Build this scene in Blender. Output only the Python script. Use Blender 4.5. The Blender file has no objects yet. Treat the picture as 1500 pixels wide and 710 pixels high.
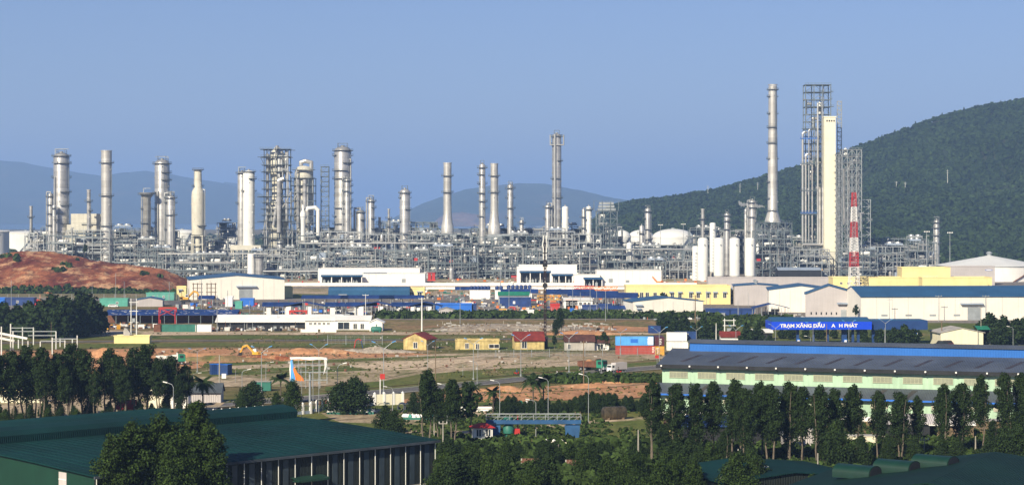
import bpy, math, random
import numpy as np
from mathutils import Vector, Matrix
from math import sin, cos, pi, radians, hypot

# ------------------------------------------------------------------ camera, sky, sun
F = 3000.0; H = 40.0; HY = 318.0          # lens in photo pixels, eye height, eye level row
sc = bpy.context.scene
C = sc.collection
cam = bpy.data.cameras.new('camera'); camo = bpy.data.objects.new('camera', cam); C.objects.link(camo)
camo.location = (0, 0, H); camo.rotation_euler = (pi/2, 0, 0)
cam.sensor_width = 36; cam.lens = 36*F/1500; cam.shift_y = -(355-HY)/1500
cam.clip_start = 1; cam.clip_end = 120000
sc.camera = camo
SUN_EL = radians(30); SUN_LEFT = radians(28)     # behind the camera, to its left
sd = Vector((-sin(SUN_LEFT)*cos(SUN_EL), -cos(SUN_LEFT)*cos(SUN_EL), sin(SUN_EL)))
w = bpy.data.worlds.new('World'); sc.world = w; w.use_nodes = True
nt = w.node_tree; bg = nt.nodes['Background']
sky = nt.nodes.new('ShaderNodeTexSky'); sky.sky_type = 'NISHITA'; sky.sun_disc = False
sky.sun_elevation = SUN_EL; sky.sun_rotation = math.atan2(sd.x, sd.y)
sky.altitude = 50; sky.air_density = 1.0; sky.dust_density = 0.3; sky.ozone_density = 4.0
hs = nt.nodes.new('ShaderNodeMix'); hs.data_type = 'RGBA'; hs.blend_type = 'MULTIPLY'; hs.inputs[0].default_value = 1
hs.inputs[7].default_value = (0.93, 0.90, 1.16, 1)
nt.links.new(sky.outputs[0], hs.inputs[6]); nt.links.new(hs.outputs[2], bg.inputs[0])
bg.inputs[1].default_value = 0.050
sl = bpy.data.lights.new('sun', 'SUN'); so = bpy.data.objects.new('sun', sl); C.objects.link(so)
sl.energy = 5.0; sl.angle = radians(0.5); sl.color = (1, 0.88, 0.68)
so.rotation_euler = sd.to_track_quat('Z', 'Y').to_euler()
sc.view_settings.view_transform = 'Standard'; sc.view_settings.look = 'None'
sc.view_settings.exposure = 0.66; sc.view_settings.gamma = 1.0
try: sc.cycles.volume_bounces = 1
except Exception: pass

# ------------------------------------------------------------------ helpers
R = random.Random(7)
def U(a, b): return R.uniform(a, b)
def gy(py): return F*H/(py-HY)                      # ground distance seen at a photo row
def GX(px, Y): return (px-750)*Y/F
def GZ(py, Y): return H-(py-HY)*Y/F
def G(px, py, z=0.0):
    Y = F*(H-z)/(py-HY); return (GX(px, Y), Y, z)

class MB:
    def __init__(s): s.v = []; s.f = []; s.m = []; s.cur = 0
    def add(s, vs, fs):
        o = len(s.v); s.v.extend(vs)
        for f in fs: s.f.append(tuple(i+o for i in f)); s.m.append(s.cur)
    def bx(s, x0, x1, y0, y1, z0, z1):
        s.add([(x0,y0,z0),(x1,y0,z0),(x1,y1,z0),(x0,y1,z0),(x0,y0,z1),(x1,y0,z1),(x1,y1,z1),(x0,y1,z1)],
              [(3,2,1,0),(4,5,6,7),(0,1,5,4),(1,2,6,5),(2,3,7,6),(3,0,4,7)])
    def box(s, cx, cy, cz, sx, sy, sz, rz=0):
        c, n = cos(rz), sin(rz); vs = []
        for z in (-sz/2, sz/2):
            for x, y in ((-sx/2,-sy/2),(sx/2,-sy/2),(sx/2,sy/2),(-sx/2,sy/2)):
                vs.append((cx+x*c-y*n, cy+x*n+y*c, cz+z))
        s.add(vs, [(3,2,1,0),(4,5,6,7),(0,1,5,4),(1,2,6,5),(2,3,7,6),(3,0,4,7)])
    def beam(s, p, q, w, h=None):
        s.tube(p, q, w*.7071, 4, rot=pi/4) if h is None else s._beam(p, q, w, h)
    def _beam(s, p, q, w, h):
        p = Vector(p); q = Vector(q); d = (q-p).normalized()
        a = d.cross(Vector((0,0,1)));
        if a.length < 1e-4: a = Vector((1,0,0))
        a.normalize(); b = a.cross(d).normalized()
        vs = []
        for o in (p, q):
            for i, j in ((-1,-1),(1,-1),(1,1),(-1,1)): vs.append(tuple(o+a*(i*w/2)+b*(j*h/2)))
        s.add(vs, [(3,2,1,0),(4,5,6,7),(0,1,5,4),(1,2,6,5),(2,3,7,6),(3,0,4,7)])
    def tube(s, p, q, r, n=8, r2=None, rot=0, caps=True):
        p = Vector(p); q = Vector(q); d = q-p
        if d.length < 1e-6: return
        d.normalize(); a = d.cross(Vector((0,0,1)))
        if a.length < 1e-3: a = Vector((1,0,0))
        a.normalize(); b = d.cross(a).normalized()
        if r2 is None: r2 = r
        vs = []
        for o, rr in ((p, r), (q, r2)):
            for k in range(n):
                t = rot+2*pi*k/n; vs.append(tuple(o+a*(rr*cos(t))+b*(rr*sin(t))))
        fs = [(k, (k+1)%n, n+(k+1)%n, n+k) for k in range(n)]
        if caps: fs += [tuple(range(n-1,-1,-1)), tuple(range(n, 2*n))]
        s.add(vs, fs)
    def path(s, pts, r, n=6):
        for i in range(len(pts)-1):
            p = Vector(pts[i]); q = Vector(pts[i+1]); d = (q-p)
            if d.length < 1e-6: continue
            e = d.normalized()*r*.5
            s.tube(p-(e if i else e*0), q+(e if i < len(pts)-2 else e*0), r, n)
    def lathe(s, cx, cy, prof, n=16, caps=True):
        vs = []; fs = []
        for r, z in prof:
            for k in range(n):
                t = 2*pi*k/n; vs.append((cx+r*cos(t), cy+r*sin(t), z))
        for i in range(len(prof)-1):
            for k in range(n):
                fs.append((i*n+k, i*n+(k+1)%n, (i+1)*n+(k+1)%n, (i+1)*n+k))
        if caps:
            fs.append(tuple(range(n-1,-1,-1))); fs.append(tuple(range((len(prof)-1)*n, len(prof)*n)))
        s.add(vs, fs)
    def ring(s, cx, cy, z, r0, r1, h, n=16, a0=0, a1=2*pi):
        full = abs(a1-a0-2*pi) < 1e-3; m = n if full else n+1; vs = []; fs = []
        for k in range(m):
            t = a0+(a1-a0)*k/n
            for r, zz in ((r0,z),(r1,z),(r1,z+h),(r0,z+h)): vs.append((cx+r*cos(t), cy+r*sin(t), zz))
        for k in range(n if full else n):
            a = k*4; b = ((k+1)%m)*4
            if not full and k == n: break
            for i in range(4): fs.append((a+i, a+(i+1)%4, b+(i+1)%4, b+i)[::-1])
        s.add(vs, fs)
    def poly(s, pts): s.add(list(pts), [tuple(range(len(pts)))])
    def prism(s, pts, y0, y1):
        """outline in x,z pushed from y0 to y1"""
        n = len(pts); vs = [(x, y0, z) for x, z in pts]+[(x, y1, z) for x, z in pts]
        s.add(vs, [tuple(range(n-1,-1,-1)), tuple(range(n, 2*n))]+[(k, (k+1)%n, n+(k+1)%n, n+k) for k in range(n)])
    def prismx(s, pts, x0, x1):
        """outline in y,z pushed from x0 to x1"""
        n = len(pts); vs = [(x0, y, z) for y, z in pts]+[(x1, y, z) for y, z in pts]
        s.add(vs, [tuple(range(n-1,-1,-1)), tuple(range(n, 2*n))]+[(k, (k+1)%n, n+(k+1)%n, n+k) for k in range(n)])
    def mesh(s, name, mats, smooth=False):
        me = bpy.data.meshes.new(name); me.from_pydata(s.v, [], s.f)
        if not isinstance(mats, (list, tuple)): mats = [mats]
        for m in mats: me.materials.append(m)
        if len(mats) > 1: me.polygons.foreach_set('material_index', s.m)
        if smooth:
            me.polygons.foreach_set('use_smooth', [True]*len(s.f)); me.update(); me.set_sharp_from_angle(angle=radians(40))
        me.update(); return me
    def build(s, name, mats, parent=None, smooth=False, loc=None, rz=0, kind=None, label=None):
        o = bpy.data.objects.new(name, s.mesh(name, mats, smooth)); C.objects.link(o)
        if parent is not None: o.parent = parent
        if loc is not None: o.location = loc
        if rz: o.rotation_euler.z = rz
        if kind: o['kind'] = kind
        if label: o['label'] = label
        return o

def tag(o, label, cat, group=None):
    o['label'] = label; o['category'] = cat
    if group: o['group'] = group
    return o
def thing(name, label, cat, loc=(0,0,0), rz=0, group=None):
    o = bpy.data.objects.new(name, None); o.empty_display_size = 1; C.objects.link(o)
    o.location = loc; o.rotation_euler.z = rz
    return tag(o, label, cat, group)
def copy_tree(o, parent=None):
    c = o.copy(); C.objects.link(c); c.parent = parent
    for ch in KIDS(o): copy_tree(ch, c)
    return c
def KIDS(o):
    return [x for x in bpy.data.objects if x.parent == o]
_kid = {}
def dup(root, loc, rz=0, label=None, group=None, scale=None):
    if root.name not in _kid:
        ks = KIDS(root); _kid[root.name] = [(k, KIDS(k)) for k in ks]
    r = root.copy(); C.objects.link(r); r.location = loc; r.rotation_euler.z = rz
    if label: r['label'] = label
    if group: r['group'] = group
    if scale is not None: r.scale = scale if isinstance(scale, (tuple, list)) else (scale,)*3
    for k, gs in _kid[root.name]:
        c = k.copy(); C.objects.link(c); c.parent = r
        for g in gs:
            d = g.copy(); C.objects.link(d); d.parent = c
    return r
ORD = ['first','second','third','fourth','fifth','sixth','seventh','eighth','ninth','tenth','eleventh','twelfth','thirteenth',
       'fourteenth','fifteenth','sixteenth','seventeenth','eighteenth','nineteenth','twentieth','twenty-first','twenty-second',
       'twenty-third','twenty-fourth','twenty-fifth','twenty-sixth','twenty-seventh','twenty-eighth','twenty-ninth','thirtieth',
       'thirty-first','thirty-second','thirty-third','thirty-fourth','thirty-fifth','thirty-sixth','thirty-seventh','thirty-eighth','thirty-ninth','fortieth']

# ------------------------------------------------------------------ noise (numpy)
def vnoise(x, y, seed=0):
    xi = np.floor(x).astype(np.int64); yi = np.floor(y).astype(np.int64); xf = x-xi; yf = y-yi
    def h(a, b):
        n = (a*374761393+b*668265263+seed*1442695041) & 0xffffffff
        n = ((n ^ (n >> 13))*1274126177) & 0xffffffff
        return ((n ^ (n >> 16)) & 0xffff)/65535.0
    u = xf*xf*(3-2*xf); v = yf*yf*(3-2*yf)
    return (h(xi,yi)*(1-u)+h(xi+1,yi)*u)*(1-v)+(h(xi,yi+1)*(1-u)+h(xi+1,yi+1)*u)*v
def fbm(x, y, o=5, seed=0, g=.5):
    a = 1; t = 0; s = 0
    for k in range(o):
        t = t+a*vnoise(x*2**k, y*2**k, seed+k); s += a; a *= g
    return t/s*2-1
def interp(x, pts):
    return np.interp(x, [p[0] for p in pts], [p[1] for p in pts])

# ------------------------------------------------------------------ materials
MATS = {}
def mat(name, col, rough=.6, metal=0.0, var=.18, scale=.35, bump=0.0, bscale=2.0, col2=None, streak=0.0, corr=0.0,
        corr_axis='X', spec=.35, island=0.0, c3=None, thr=.5, emit=0, obj=True, alpha=None, seams=0.0):
    if name in MATS: return MATS[name]
    m = bpy.data.materials.new(name); m.use_nodes = True; t = m.node_tree; N = t.nodes; L = t.links
    b = N['Principled BSDF']; b.inputs['Roughness'].default_value = rough; b.inputs['Metallic'].default_value = metal
    b.inputs['Specular IOR Level'].default_value = spec
    tc = N.new('ShaderNodeTexCoord'); src = tc.outputs['Object' if obj else 'Generated']
    if not obj:
        gp = N.new('ShaderNodeNewGeometry'); src = gp.outputs['Position']
    n1 = N.new('ShaderNodeTexNoise'); n1.inputs['Scale'].default_value = scale; n1.inputs['Detail'].default_value = 8
    n1.inputs['Roughness'].default_value = .65; L.new(src, n1.inputs['Vector'])
    cr = N.new('ShaderNodeValToRGB'); c = Vector(col[:3])
    c2 = Vector(col2[:3]) if col2 else c*(1-var*1.6)
    c1 = c*(1+var*.8) if not col2 else c
    e = cr.color_ramp.elements
    e[0].position = max(0, thr-.18); e[1].position = min(1, thr+.18)
    e[0].color = (*c2, 1); e[1].color = (*[min(1, q) for q in c1], 1)
    if c3:
        k = e.new(thr+.24); k.color = (*c3[:3], 1)
    L.new(n1.outputs['Fac'], cr.inputs['Fac']); out = cr.outputs['Color']
    def mul(a, fac_socket, lo, hi):
        mr = N.new('ShaderNodeMapRange'); mr.inputs['To Min'].default_value = lo; mr.inputs['To Max'].default_value = hi
        L.new(fac_socket, mr.inputs['Value'])
        mx = N.new('ShaderNodeMix'); mx.data_type = 'RGBA'; mx.blend_type = 'MULTIPLY'; mx.inputs[0].default_value = 1
        L.new(a, mx.inputs[6]); L.new(mr.outputs[0], mx.inputs[7]); return mx.outputs[2]
    if streak:
        mp = N.new('ShaderNodeMapping'); mp.inputs['Scale'].default_value = (1.6, 1.6, .12); L.new(src, mp.inputs[0])
        n2 = N.new('ShaderNodeTexNoise'); n2.inputs['Scale'].default_value = 1; n2.inputs['Detail'].default_value = 5
        L.new(mp.outputs[0], n2.inputs['Vector']); out = mul(out, n2.outputs['Fac'], 1-streak*1.3, 1+streak*.5)
    if seams:
        sp = N.new('ShaderNodeSeparateXYZ'); L.new(src, sp.inputs[0])
        ma = N.new('ShaderNodeMath'); ma.operation = 'MULTIPLY'; ma.inputs[1].default_value = 1/seams; L.new(sp.outputs['Z'], ma.inputs[0])
        fl = N.new('ShaderNodeMath'); fl.operation = 'FLOOR'; L.new(ma.outputs[0], fl.inputs[0])
        wn = N.new('ShaderNodeTexWhiteNoise'); wn.noise_dimensions = '1D'; L.new(fl.outputs[0], wn.inputs['W'])
        out = mul(out, wn.outputs['Value'], .82, 1.12)
    if island:
        gm = N.new('ShaderNodeNewGeometry'); out = mul(out, gm.outputs['Random Per Island'], 1-island, 1+island)
    L.new(out, b.inputs['Base Color'])
    hgt = None
    if corr:
        wv = N.new('ShaderNodeTexWave'); wv.bands_direction = corr_axis; wv.inputs['Scale'].default_value = corr
        L.new(src, wv.inputs['Vector']); hgt = (wv.outputs['Fac'], .12)
    if bump:
        n3 = N.new('ShaderNodeTexNoise'); n3.inputs['Scale'].default_value = bscale; n3.inputs['Detail'].default_value = 8
        L.new(src, n3.inputs['Vector']); hgt = (n3.outputs['Fac'], bump)
    if hgt:
        bp = N.new('ShaderNodeBump'); bp.inputs['Distance'].default_value = hgt[1]; bp.inputs['Strength'].default_value = .8
        L.new(hgt[0], bp.inputs['Height']); L.new(bp.outputs[0], b.inputs['Normal'])
    MATS[name] = m; return m
M = dict(
 silver=mat('silver_cladding', (.53,.525,.50), .36, .5, .10, .15, streak=.22, seams=3.0),
 stack=mat('stack_steel', (.60,.59,.55), .4, .4, .08, .1, streak=.3, seams=5.0),
 cream=mat('cream_paint', (.62,.60,.50), .6, 0, .1, .2, streak=.2),
 creamtower=mat('cream_tower_paint', (.78,.74,.56), .6, 0, .05, .1, streak=.12),
 steel=mat('grey_steel', (.15,.185,.20), .55, .2, .2, .3),
 deck=mat('platform_steel', (.12,.14,.155), .6, .2, .2, .3),
 dsteel=mat('dark_steel', (.07,.085,.10), .6, .2, .3, .3),
 lsteel=mat('galvanised_steel', (.33,.36,.37), .5, .3, .15, .3),
 pipe=mat('pipe_cladding', (.42,.43,.42), .4, .4, .15, .08),
 white=mat('white_paint', (.80,.79,.75), .55, 0, .06, .15, streak=.10),
 tank=mat('white_tank_paint', (.74,.75,.71), .5, 0, .06, .12, streak=.12),
 offwhite=mat('off_white_panels', (.82,.79,.70), .6, 0, .05, .12, streak=.10, corr=.8),
 greypanel=mat('grey_panels', (.50,.47,.46), .6, 0, .07, .12, streak=.12, corr=.8),
 bluegrey=mat('blue_grey_panels', (.28,.34,.42), .6, 0, .1, .2),
 blueroof=mat('blue_roof_sheet', (.025,.10,.21), .45, .0, .12, .12, streak=.0, corr=.8),
 bluecanopy=mat('blue_canopy_sheet', (.014,.045,.175), .55, 0, .3, .3),
 bluebright=mat('bright_blue_paint', (.02,.14,.55), .5, 0, .1, .2),
 yellow=mat('pale_yellow_plaster', (.78,.66,.30), .7, 0, .08, .15, streak=.1),
 redpaint=mat('red_paint', (.45,.03,.025), .55, 0, .15, .3),
 orange=mat('orange_paint', (.75,.20,.03), .55, 0, .2, .5),
 yelpaint=mat('machine_yellow', (.70,.36,.03), .5, 0, .2, .5),
 glass=mat('window_glass', (.03,.04,.05), .12, 0, .3, .4, spec=.6),
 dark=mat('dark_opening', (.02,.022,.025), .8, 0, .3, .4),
 concrete=mat('concrete', (.42,.40,.36), .8, 0, .15, .3, streak=.15, bump=.02),
 rust=mat('rusty_steel', (.16,.07,.04), .8, 0, .3, .6),
 redroof=mat('red_roof_tiles', (.23,.035,.025), .75, 0, .25, .5, corr=1.2),
 brownroof=mat('weathered_brown_roof_tiles', (.10,.04,.03), .8, 0, .35, .5),
 black=mat('black_rubber', (.015,.015,.016), .7),
 wood=mat('weathered_wood', (.18,.13,.08), .85, 0, .25, 1.0),
 greenpaint=mat('green_paint', (.02,.20,.12), .55, 0, .2, .4),
 turq=mat('turquoise_paint', (.08,.33,.26), .6, 0, .15, .4),
)
# ------------------------------------------------------------------ land, sea, mountains
def grid(name, xs, ys, zf, m, smooth=True, kind='structure'):
    """sheet with z = zf(X, Y) over a grid"""
    Xg, Yg = np.meshgrid(xs, ys); Zg = zf(Xg, Yg)
    nx, ny = len(xs), len(ys); me = bpy.data.meshes.new(name)
    co = np.stack([Xg, Yg, Zg], -1).reshape(-1, 3)
    i = np.arange(nx*ny).reshape(ny, nx)
    q = np.stack([i[:-1,:-1], i[:-1,1:], i[1:,1:], i[1:,:-1]], -1).reshape(-1, 4)
    npmesh(me, co, q); me.materials.append(m)
    if smooth: me.polygons.foreach_set('use_smooth', np.ones(len(q), bool))
    o = bpy.data.objects.new(name, me); C.objects.link(o)
    if kind: o['kind'] = kind
    return o
def npmesh(me, co, q):
    k = q.shape[1]; me.vertices.add(len(co)); me.vertices.foreach_set('co', co.astype(np.float32).ravel())
    me.loops.add(q.size); me.loops.foreach_set('vertex_index', q.astype(np.int32).ravel())
    me.polygons.add(len(q)); me.polygons.foreach_set('loop_start', np.arange(len(q), dtype=np.int32)*k)
    me.polygons.foreach_set('loop_total', np.full(len(q), k, np.int32)); me.update(calc_edges=True)

def ground_mat(name, grass, dry, soil, g=.5, s=.02, fine=.6, bump=.15, st=.60, lo=.55, hi=1.4):
    m = bpy.data.materials.new(name); m.use_nodes = True; t = m.node_tree; N = t.nodes; L = t.links
    b = N['Principled BSDF']; b.inputs['Roughness'].default_value = .95; b.inputs['Specular IOR Level'].default_value = .1
    gp = N.new('ShaderNodeNewGeometry')
    mp = N.new('ShaderNodeMapping'); mp.inputs['Scale'].default_value = (1, .45, 1); L.new(gp.outputs['Position'], mp.inputs[0])
    def noise(sc_, d, v=mp.outputs[0], r=.62):
        n = N.new('ShaderNodeTexNoise'); n.inputs['Scale'].default_value = sc_; n.inputs['Detail'].default_value = d
        n.inputs['Roughness'].default_value = r; L.new(v, n.inputs['Vector']); return n.outputs['Fac']
    def ramp(f, a, c1, c2, wd=.08):
        r = N.new('ShaderNodeValToRGB'); e = r.color_ramp.elements; e[0].position = a-wd; e[1].position = a+wd
        e[0].color = (*c1, 1); e[1].color = (*c2, 1); L.new(f, r.inputs['Fac']); return r.outputs['Color']
    a = ramp(noise(s, 9, r=.7), g, grass, dry, .1)
    k = ramp(noise(s*2.2, 10, r=.72), st, (0,0,0), (1,1,1), .05)
    mx = N.new('ShaderNodeMix'); mx.data_type = 'RGBA'; L.new(k, mx.inputs[0]); L.new(a, mx.inputs[6]); mx.inputs[7].default_value = (*soil, 1)
    f = noise(fine, 8, r=.75)
    mr = N.new('ShaderNodeMapRange'); mr.inputs['From Min'].default_value = .3; mr.inputs['From Max'].default_value = .7
    mr.inputs['To Min'].default_value = lo; mr.inputs['To Max'].default_value = hi; L.new(f, mr.inputs['Value'])
    m2 = N.new('ShaderNodeMix'); m2.data_type = 'RGBA'; m2.blend_type = 'MULTIPLY'; m2.inputs[0].default_value = 1
    L.new(mx.outputs[2], m2.inputs[6]); L.new(mr.outputs[0], m2.inputs[7]); L.new(m2.outputs[2], b.inputs['Base Color'])
    bp = N.new('ShaderNodeBump'); bp.inputs['Distance'].default_value = bump; bp.inputs['Strength'].default_value = 1
    L.new(f, bp.inputs['Height']); L.new(bp.outputs[0], b.inputs['Normal'])
    MATS[name] = m; return m
GM = dict(
 field=ground_mat('field_grass', (.10,.105,.03), (.19,.145,.065), (.30,.21,.12), .47, .02, .5),
 grass=ground_mat('short_grass', (.085,.115,.024), (.135,.135,.038), (.22,.17,.08), .55, .03, .6),
 sand=ground_mat('pale_sand', (.54,.43,.30), (.44,.34,.23), (.18,.17,.07), .5, .03, .7, st=.57, lo=.45, hi=1.5),
 beige=ground_mat('beige_dust', (.44,.35,.24), (.33,.26,.17), (.15,.155,.055), .5, .022, .5, st=.545, lo=.45, hi=1.5),
 orange=ground_mat('orange_earth', (.50,.26,.13), (.40,.21,.11), (.56,.37,.22), .5, .04, .5, .4),
 red=ground_mat('red_earth', (.15,.036,.02), (.36,.13,.055), (.62,.36,.19), .5, .04, .25, 2.0, st=.55, lo=.4, hi=1.6),
 brown=ground_mat('brown_earth', (.27,.16,.09), (.22,.17,.08), (.11,.125,.035), .5, .03, .4, .4, st=.53, lo=.45, hi=1.5),
 rubble=ground_mat('grey_rubble', (.42,.37,.30), (.30,.25,.19), (.16,.12,.08), .5, .08, .8, .5),
 asphalt=ground_mat('worn_asphalt', (.115,.115,.12), (.135,.13,.125), (.16,.145,.12), .5, .05, .8, .01),
 yard=ground_mat('yard_concrete', (.22,.20,.18), (.17,.155,.14), (.26,.21,.15), .5, .04, .5, .02),
 rock=ground_mat('far_rock', (.03,.05,.03), (.05,.065,.035), (.09,.08,.05), .55, .0015, .01, 8),
 quarry=ground_mat('quarry_face', (.20,.13,.10), (.14,.12,.09), (.07,.07,.05), .5, .004, .02, 8),
 forest=ground_mat('forest_floor', (.02,.032,.014), (.028,.04,.017), (.05,.045,.025), .55, .01, .1, 1),
)
xs = np.concatenate([np.linspace(-9000,-900,12), np.linspace(-800,800,81), np.linspace(900,9000,12)])
ys = np.concatenate([np.linspace(-300,150,6), np.linspace(160,1700,155), np.linspace(1800,6600,14)])
def ground_z(X, Y):
    n = fbm(X/60, Y/60, 4, 3)*.04
    return np.where((Y > 200) & (Y < 1700), n-.06, -.06)*1.0
grid('ground', xs, ys, ground_z, GM['field'])
sea = mat('sea_water', (.02,.06,.10), .18, 0, .1, .002, bump=.6, bscale=.03, spec=.5)
b = MB(); b.bx(-60000, 60000, 6580, 90000, -6, -1.2); o = b.build('sea', sea); o['kind'] = 'structure'

# patches laid on the ground, each a thin sheet; outline given in photo pixels on the ground
LZ = [0.0]
def patch(name, m, pts, rag=.5, step=6, z=None, seed=1, raw=False):
    LZ[0] += .003; z = LZ[0] if z is None else z
    P = [G(*p)[:2] for p in pts] if not raw else pts
    out = []; n = len(P)
    for i in range(n):
        a = Vector(P[i]); c = Vector(P[(i+1)%n]); d = c-a; k = max(1, int(d.length/step)) if rag else 1
        nn = Vector((-d.y, d.x)).normalized() if d.length else Vector((0,0))
        for j in range(k):
            t = a+d*(j/k)
            if rag:
                q = float(fbm(np.array(t.x/9.0), np.array(t.y/14.0), 3, seed))
                t = t+Vector((0, 1))*q*rag*4 + Vector((1,0))*q*rag*2
            out.append((t.x, t.y, z))
    from mathutils.geometry import tessellate_polygon
    tr = tessellate_polygon([[Vector(p) for p in out]])
    me = bpy.data.meshes.new(name)
    area = sum(out[i][0]*out[(i+1)%len(out)][1]-out[(i+1)%len(out)][0]*out[i][1] for i in range(len(out)))
    fs = []
    for t in tr:
        a_, b_, c_ = [out[i] for i in t]
        s_ = (b_[0]-a_[0])*(c_[1]-a_[1])-(c_[0]-a_[0])*(b_[1]-a_[1])
        fs.append(tuple(t) if s_ > 0 else tuple(t)[::-1])
    me.from_pydata(out, [], fs); me.materials.append(m)
    o = bpy.data.objects.new(name, me); C.objects.link(o); o['kind'] = 'structure'; return o
def road(name, m, pts, wd, z=None, kerb=False):
    P = [Vector(G(*p)[:2]) for p in pts]
    # smooth
    for _ in range(2):
        Q = [P[0]]
        for i in range(len(P)-1): Q += [P[i]*.75+P[i+1]*.25, P[i]*.25+P[i+1]*.75]
        Q.append(P[-1]); P = Q
    LZ[0] += .003; z = LZ[0] if z is None else z; b = MB(); k = MB()
    prev = None
    for i, p in enumerate(P):
        d = (P[min(i+1, len(P)-1)]-P[max(i-1, 0)]).normalized(); n = Vector((-d.y, d.x))
        cur = (p+n*wd/2, p-n*wd/2, p+n*(wd/2+.3), p-n*(wd/2+.3))
        if prev:
            b.poly([(*prev[0], z), (*prev[1], z), (*cur[1], z), (*cur[0], z)][::1])
            for a, c in ((0, 2), (1, 3)):
                A, B_, C_, D_ = prev[a], prev[c], cur[c], cur[a]
                k.add([(*A, z), (*B_, z), (*C_, z), (*D_, z), (*A, z+.14), (*B_, z+.14), (*C_, z+.14), (*D_, z+.14)],
                      [(0,1,2,3),(7,6,5,4),(0,4,5,1),(1,5,6,2),(2,6,7,3),(3,7,4,0)])
        prev = cur
    o = b.build(name, m); o['kind'] = 'structure'
    if kerb: q = k.build('kerb', M['concrete']); q['kind'] = 'structure'
    return o, P

# far ranges across the bay
def ridge(name, pts, Y, base_w, m, seed, rough=.12):
    x0, x1 = GX(pts[0][0], Y), GX(pts[-1][0], Y)
    xs = np.linspace(x0, x1, 260); ys = np.linspace(Y-base_w, Y+base_w, 60)
    def zf(X_, Y_):
        px = 750+X_*F/Y; top = H-(interp(px, pts)-HY)*Y/F+3
        d = np.abs(Y_-Y)/base_w; prof = np.clip(1-d, 0, 1)**1.15
        n = fbm(X_/base_w*3, Y_/base_w*3, 6, seed)
        sp = 1+n*rough*3*d*(1-d)*4*.6
        return np.maximum(top*prof*sp+fbm(X_/180, Y_/180, 4, seed+9)*10*prof, -4)
    return grid(name, xs, ys, zf, m)
ridge('mountain', [(-260,250),(-120,238),(-40,232),(0,234),(40,239),(80,246),(115,253),(150,258),(180,253),(215,250),(250,254),(290,262),(330,268),(370,281),(420,300),(470,322)], 15000, 2600, GM['rock'], 5)
ridge('mountain', [(250,322),(300,284),(330,266),(352,270),(400,292),(440,314),(470,322)], 17500, 1800, GM['rock'], 6)
ridge('mountain', [(570,323),(600,308),(620,298),(650,287),(680,277),(720,271),(760,268),(800,270),(850,278),(900,290),(960,300),(1060,312),(1150,322)], 12000, 1800, GM['rock'], 8)
# pale quarry cut on the middle mountain
def qz(X_, Y_):
    px = 750+X_*F/Y_; return np.maximum(0, 1-((px-680)/45)**2)**.5*62*np.clip((Y_-9300)/500, 0, 1)**.7*(1+.25*fbm(X_/60, Y_/60, 4, 2))-2
grid('quarry', np.linspace(GX(630,9800), GX(730,9800), 60), np.linspace(9300, 9850, 30), qz, GM['quarry'])

# forested hill on the right
HR = [(860,330),(895,299),(930,291),(980,286),(1040,277),(1100,261),(1170,241),(1240,218),(1300,196),(1350,176),(1400,161),(1450,150),(1500,142),(1600,122),(1750,104),(1900,110),(2100,150),(2300,220),(2500,318)]
YR = 3100.0; YF = 1700.0
def hill_z(X_, Y_):
    px = 750+X_*F/YR; top = H-(interp(px, HR)-HY)*YR/F-5
    d = np.clip((Y_-YF)/(YR-YF), 0, 1.0); back = np.clip(1-(Y_-YR)/900, 0, 1)
    prof = np.where(Y_ <= YR, d**1.5, back**.8)
    q = 1-np.abs(fbm(X_/150, Y_/320, 4, 21))*2; sp = 1+(q*.38-.22+fbm(X_/60, Y_/90, 3, 23)*.12)*np.clip(4*d*(1-d), 0, 1)
    return np.maximum(top, 0)*prof*sp-1.5
hill = grid('hill', np.linspace(GX(860,YR), GX(2500,YR), 220), np.linspace(YF-20, YR+900, 90), hill_z, GM['forest'])
# red earth mound on the left
RM = [(-320,395),(-200,388),(-120,376),(-50,372),(0,370),(30,365),(60,366),(100,373),(150,380),(200,387),(240,393),(262,402),(285,420),(300,436)]
def mound_z(X_, Y_):
    px = 750+X_*F/1190; top = H-(interp(px, RM)-HY)*1190/F
    d = np.clip((Y_-1075)/115, 0, 1); back = np.clip(1-(Y_-1190)/60, 0, 1)
    prof = np.where(Y_ <= 1190, d**.75, back)
    n = fbm(X_/22, Y_/30, 5, 31); n2 = np.abs(fbm(X_/9, Y_/26, 4, 33))
    return np.maximum(top, 0)*prof*(1+.30*n*(1-d*.7))-n2*4.0*prof*(1-.6*d)-.4
grid('earth_mound', np.linspace(GX(-320,1190), GX(302,1190), 260), np.linspace(1072, 1250, 90), mound_z, GM['red'])
# ------------------------------------------------------------------ ground patches, roads
W0, W1 = -60, 1560
patch('yard_ground', GM['yard'], [(W0,470),(150,470),(300,455),(560,468),(1050,468),(1560,478),(1560,402),(900,401),(300,401),(262,437),(W0,436)], rag=.2)
patch('grass_verge', GM['grass'], [(430,425),(485,424),(485,437),(430,437)], rag=.3)
patch('sand_strip', GM['sand'], [(400,412),(1080,411),(1080,419),(400,420)], rag=.3)
patch('sand_strip', GM['beige'], [(400,404),(1040,403),(1040,411),(400,412)], rag=.3)
patch('sand_strip', GM['beige'], [(410,422),(700,421),(920,423),(920,430),(640,432),(410,430)], rag=.4)
patch('field_grass', GM['field'], [(140,447),(262,446),(330,452),(420,456),(560,460),(560,470),(140,470)], rag=.6)
road('asphalt_road', GM['asphalt'], [(255,440),(262,449),(310,456),(420,459),(520,461)], 7)
road('asphalt_road', GM['asphalt'], [(420,461),(700,463),(905,464),(1090,466),(1300,470)], 9)
road('asphalt_road', GM['asphalt'], [(640,440),(730,448),(830,457),(905,462)], 9)
patch('earth_field', GM['brown'], [(560,469),(800,468),(1000,470),(1000,486),(700,486),(555,488)], rag=.8)
patch('green_field', GM['grass'], [(1000,470),(1560,474),(1560,515),(1000,512)], rag=.6)
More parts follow.
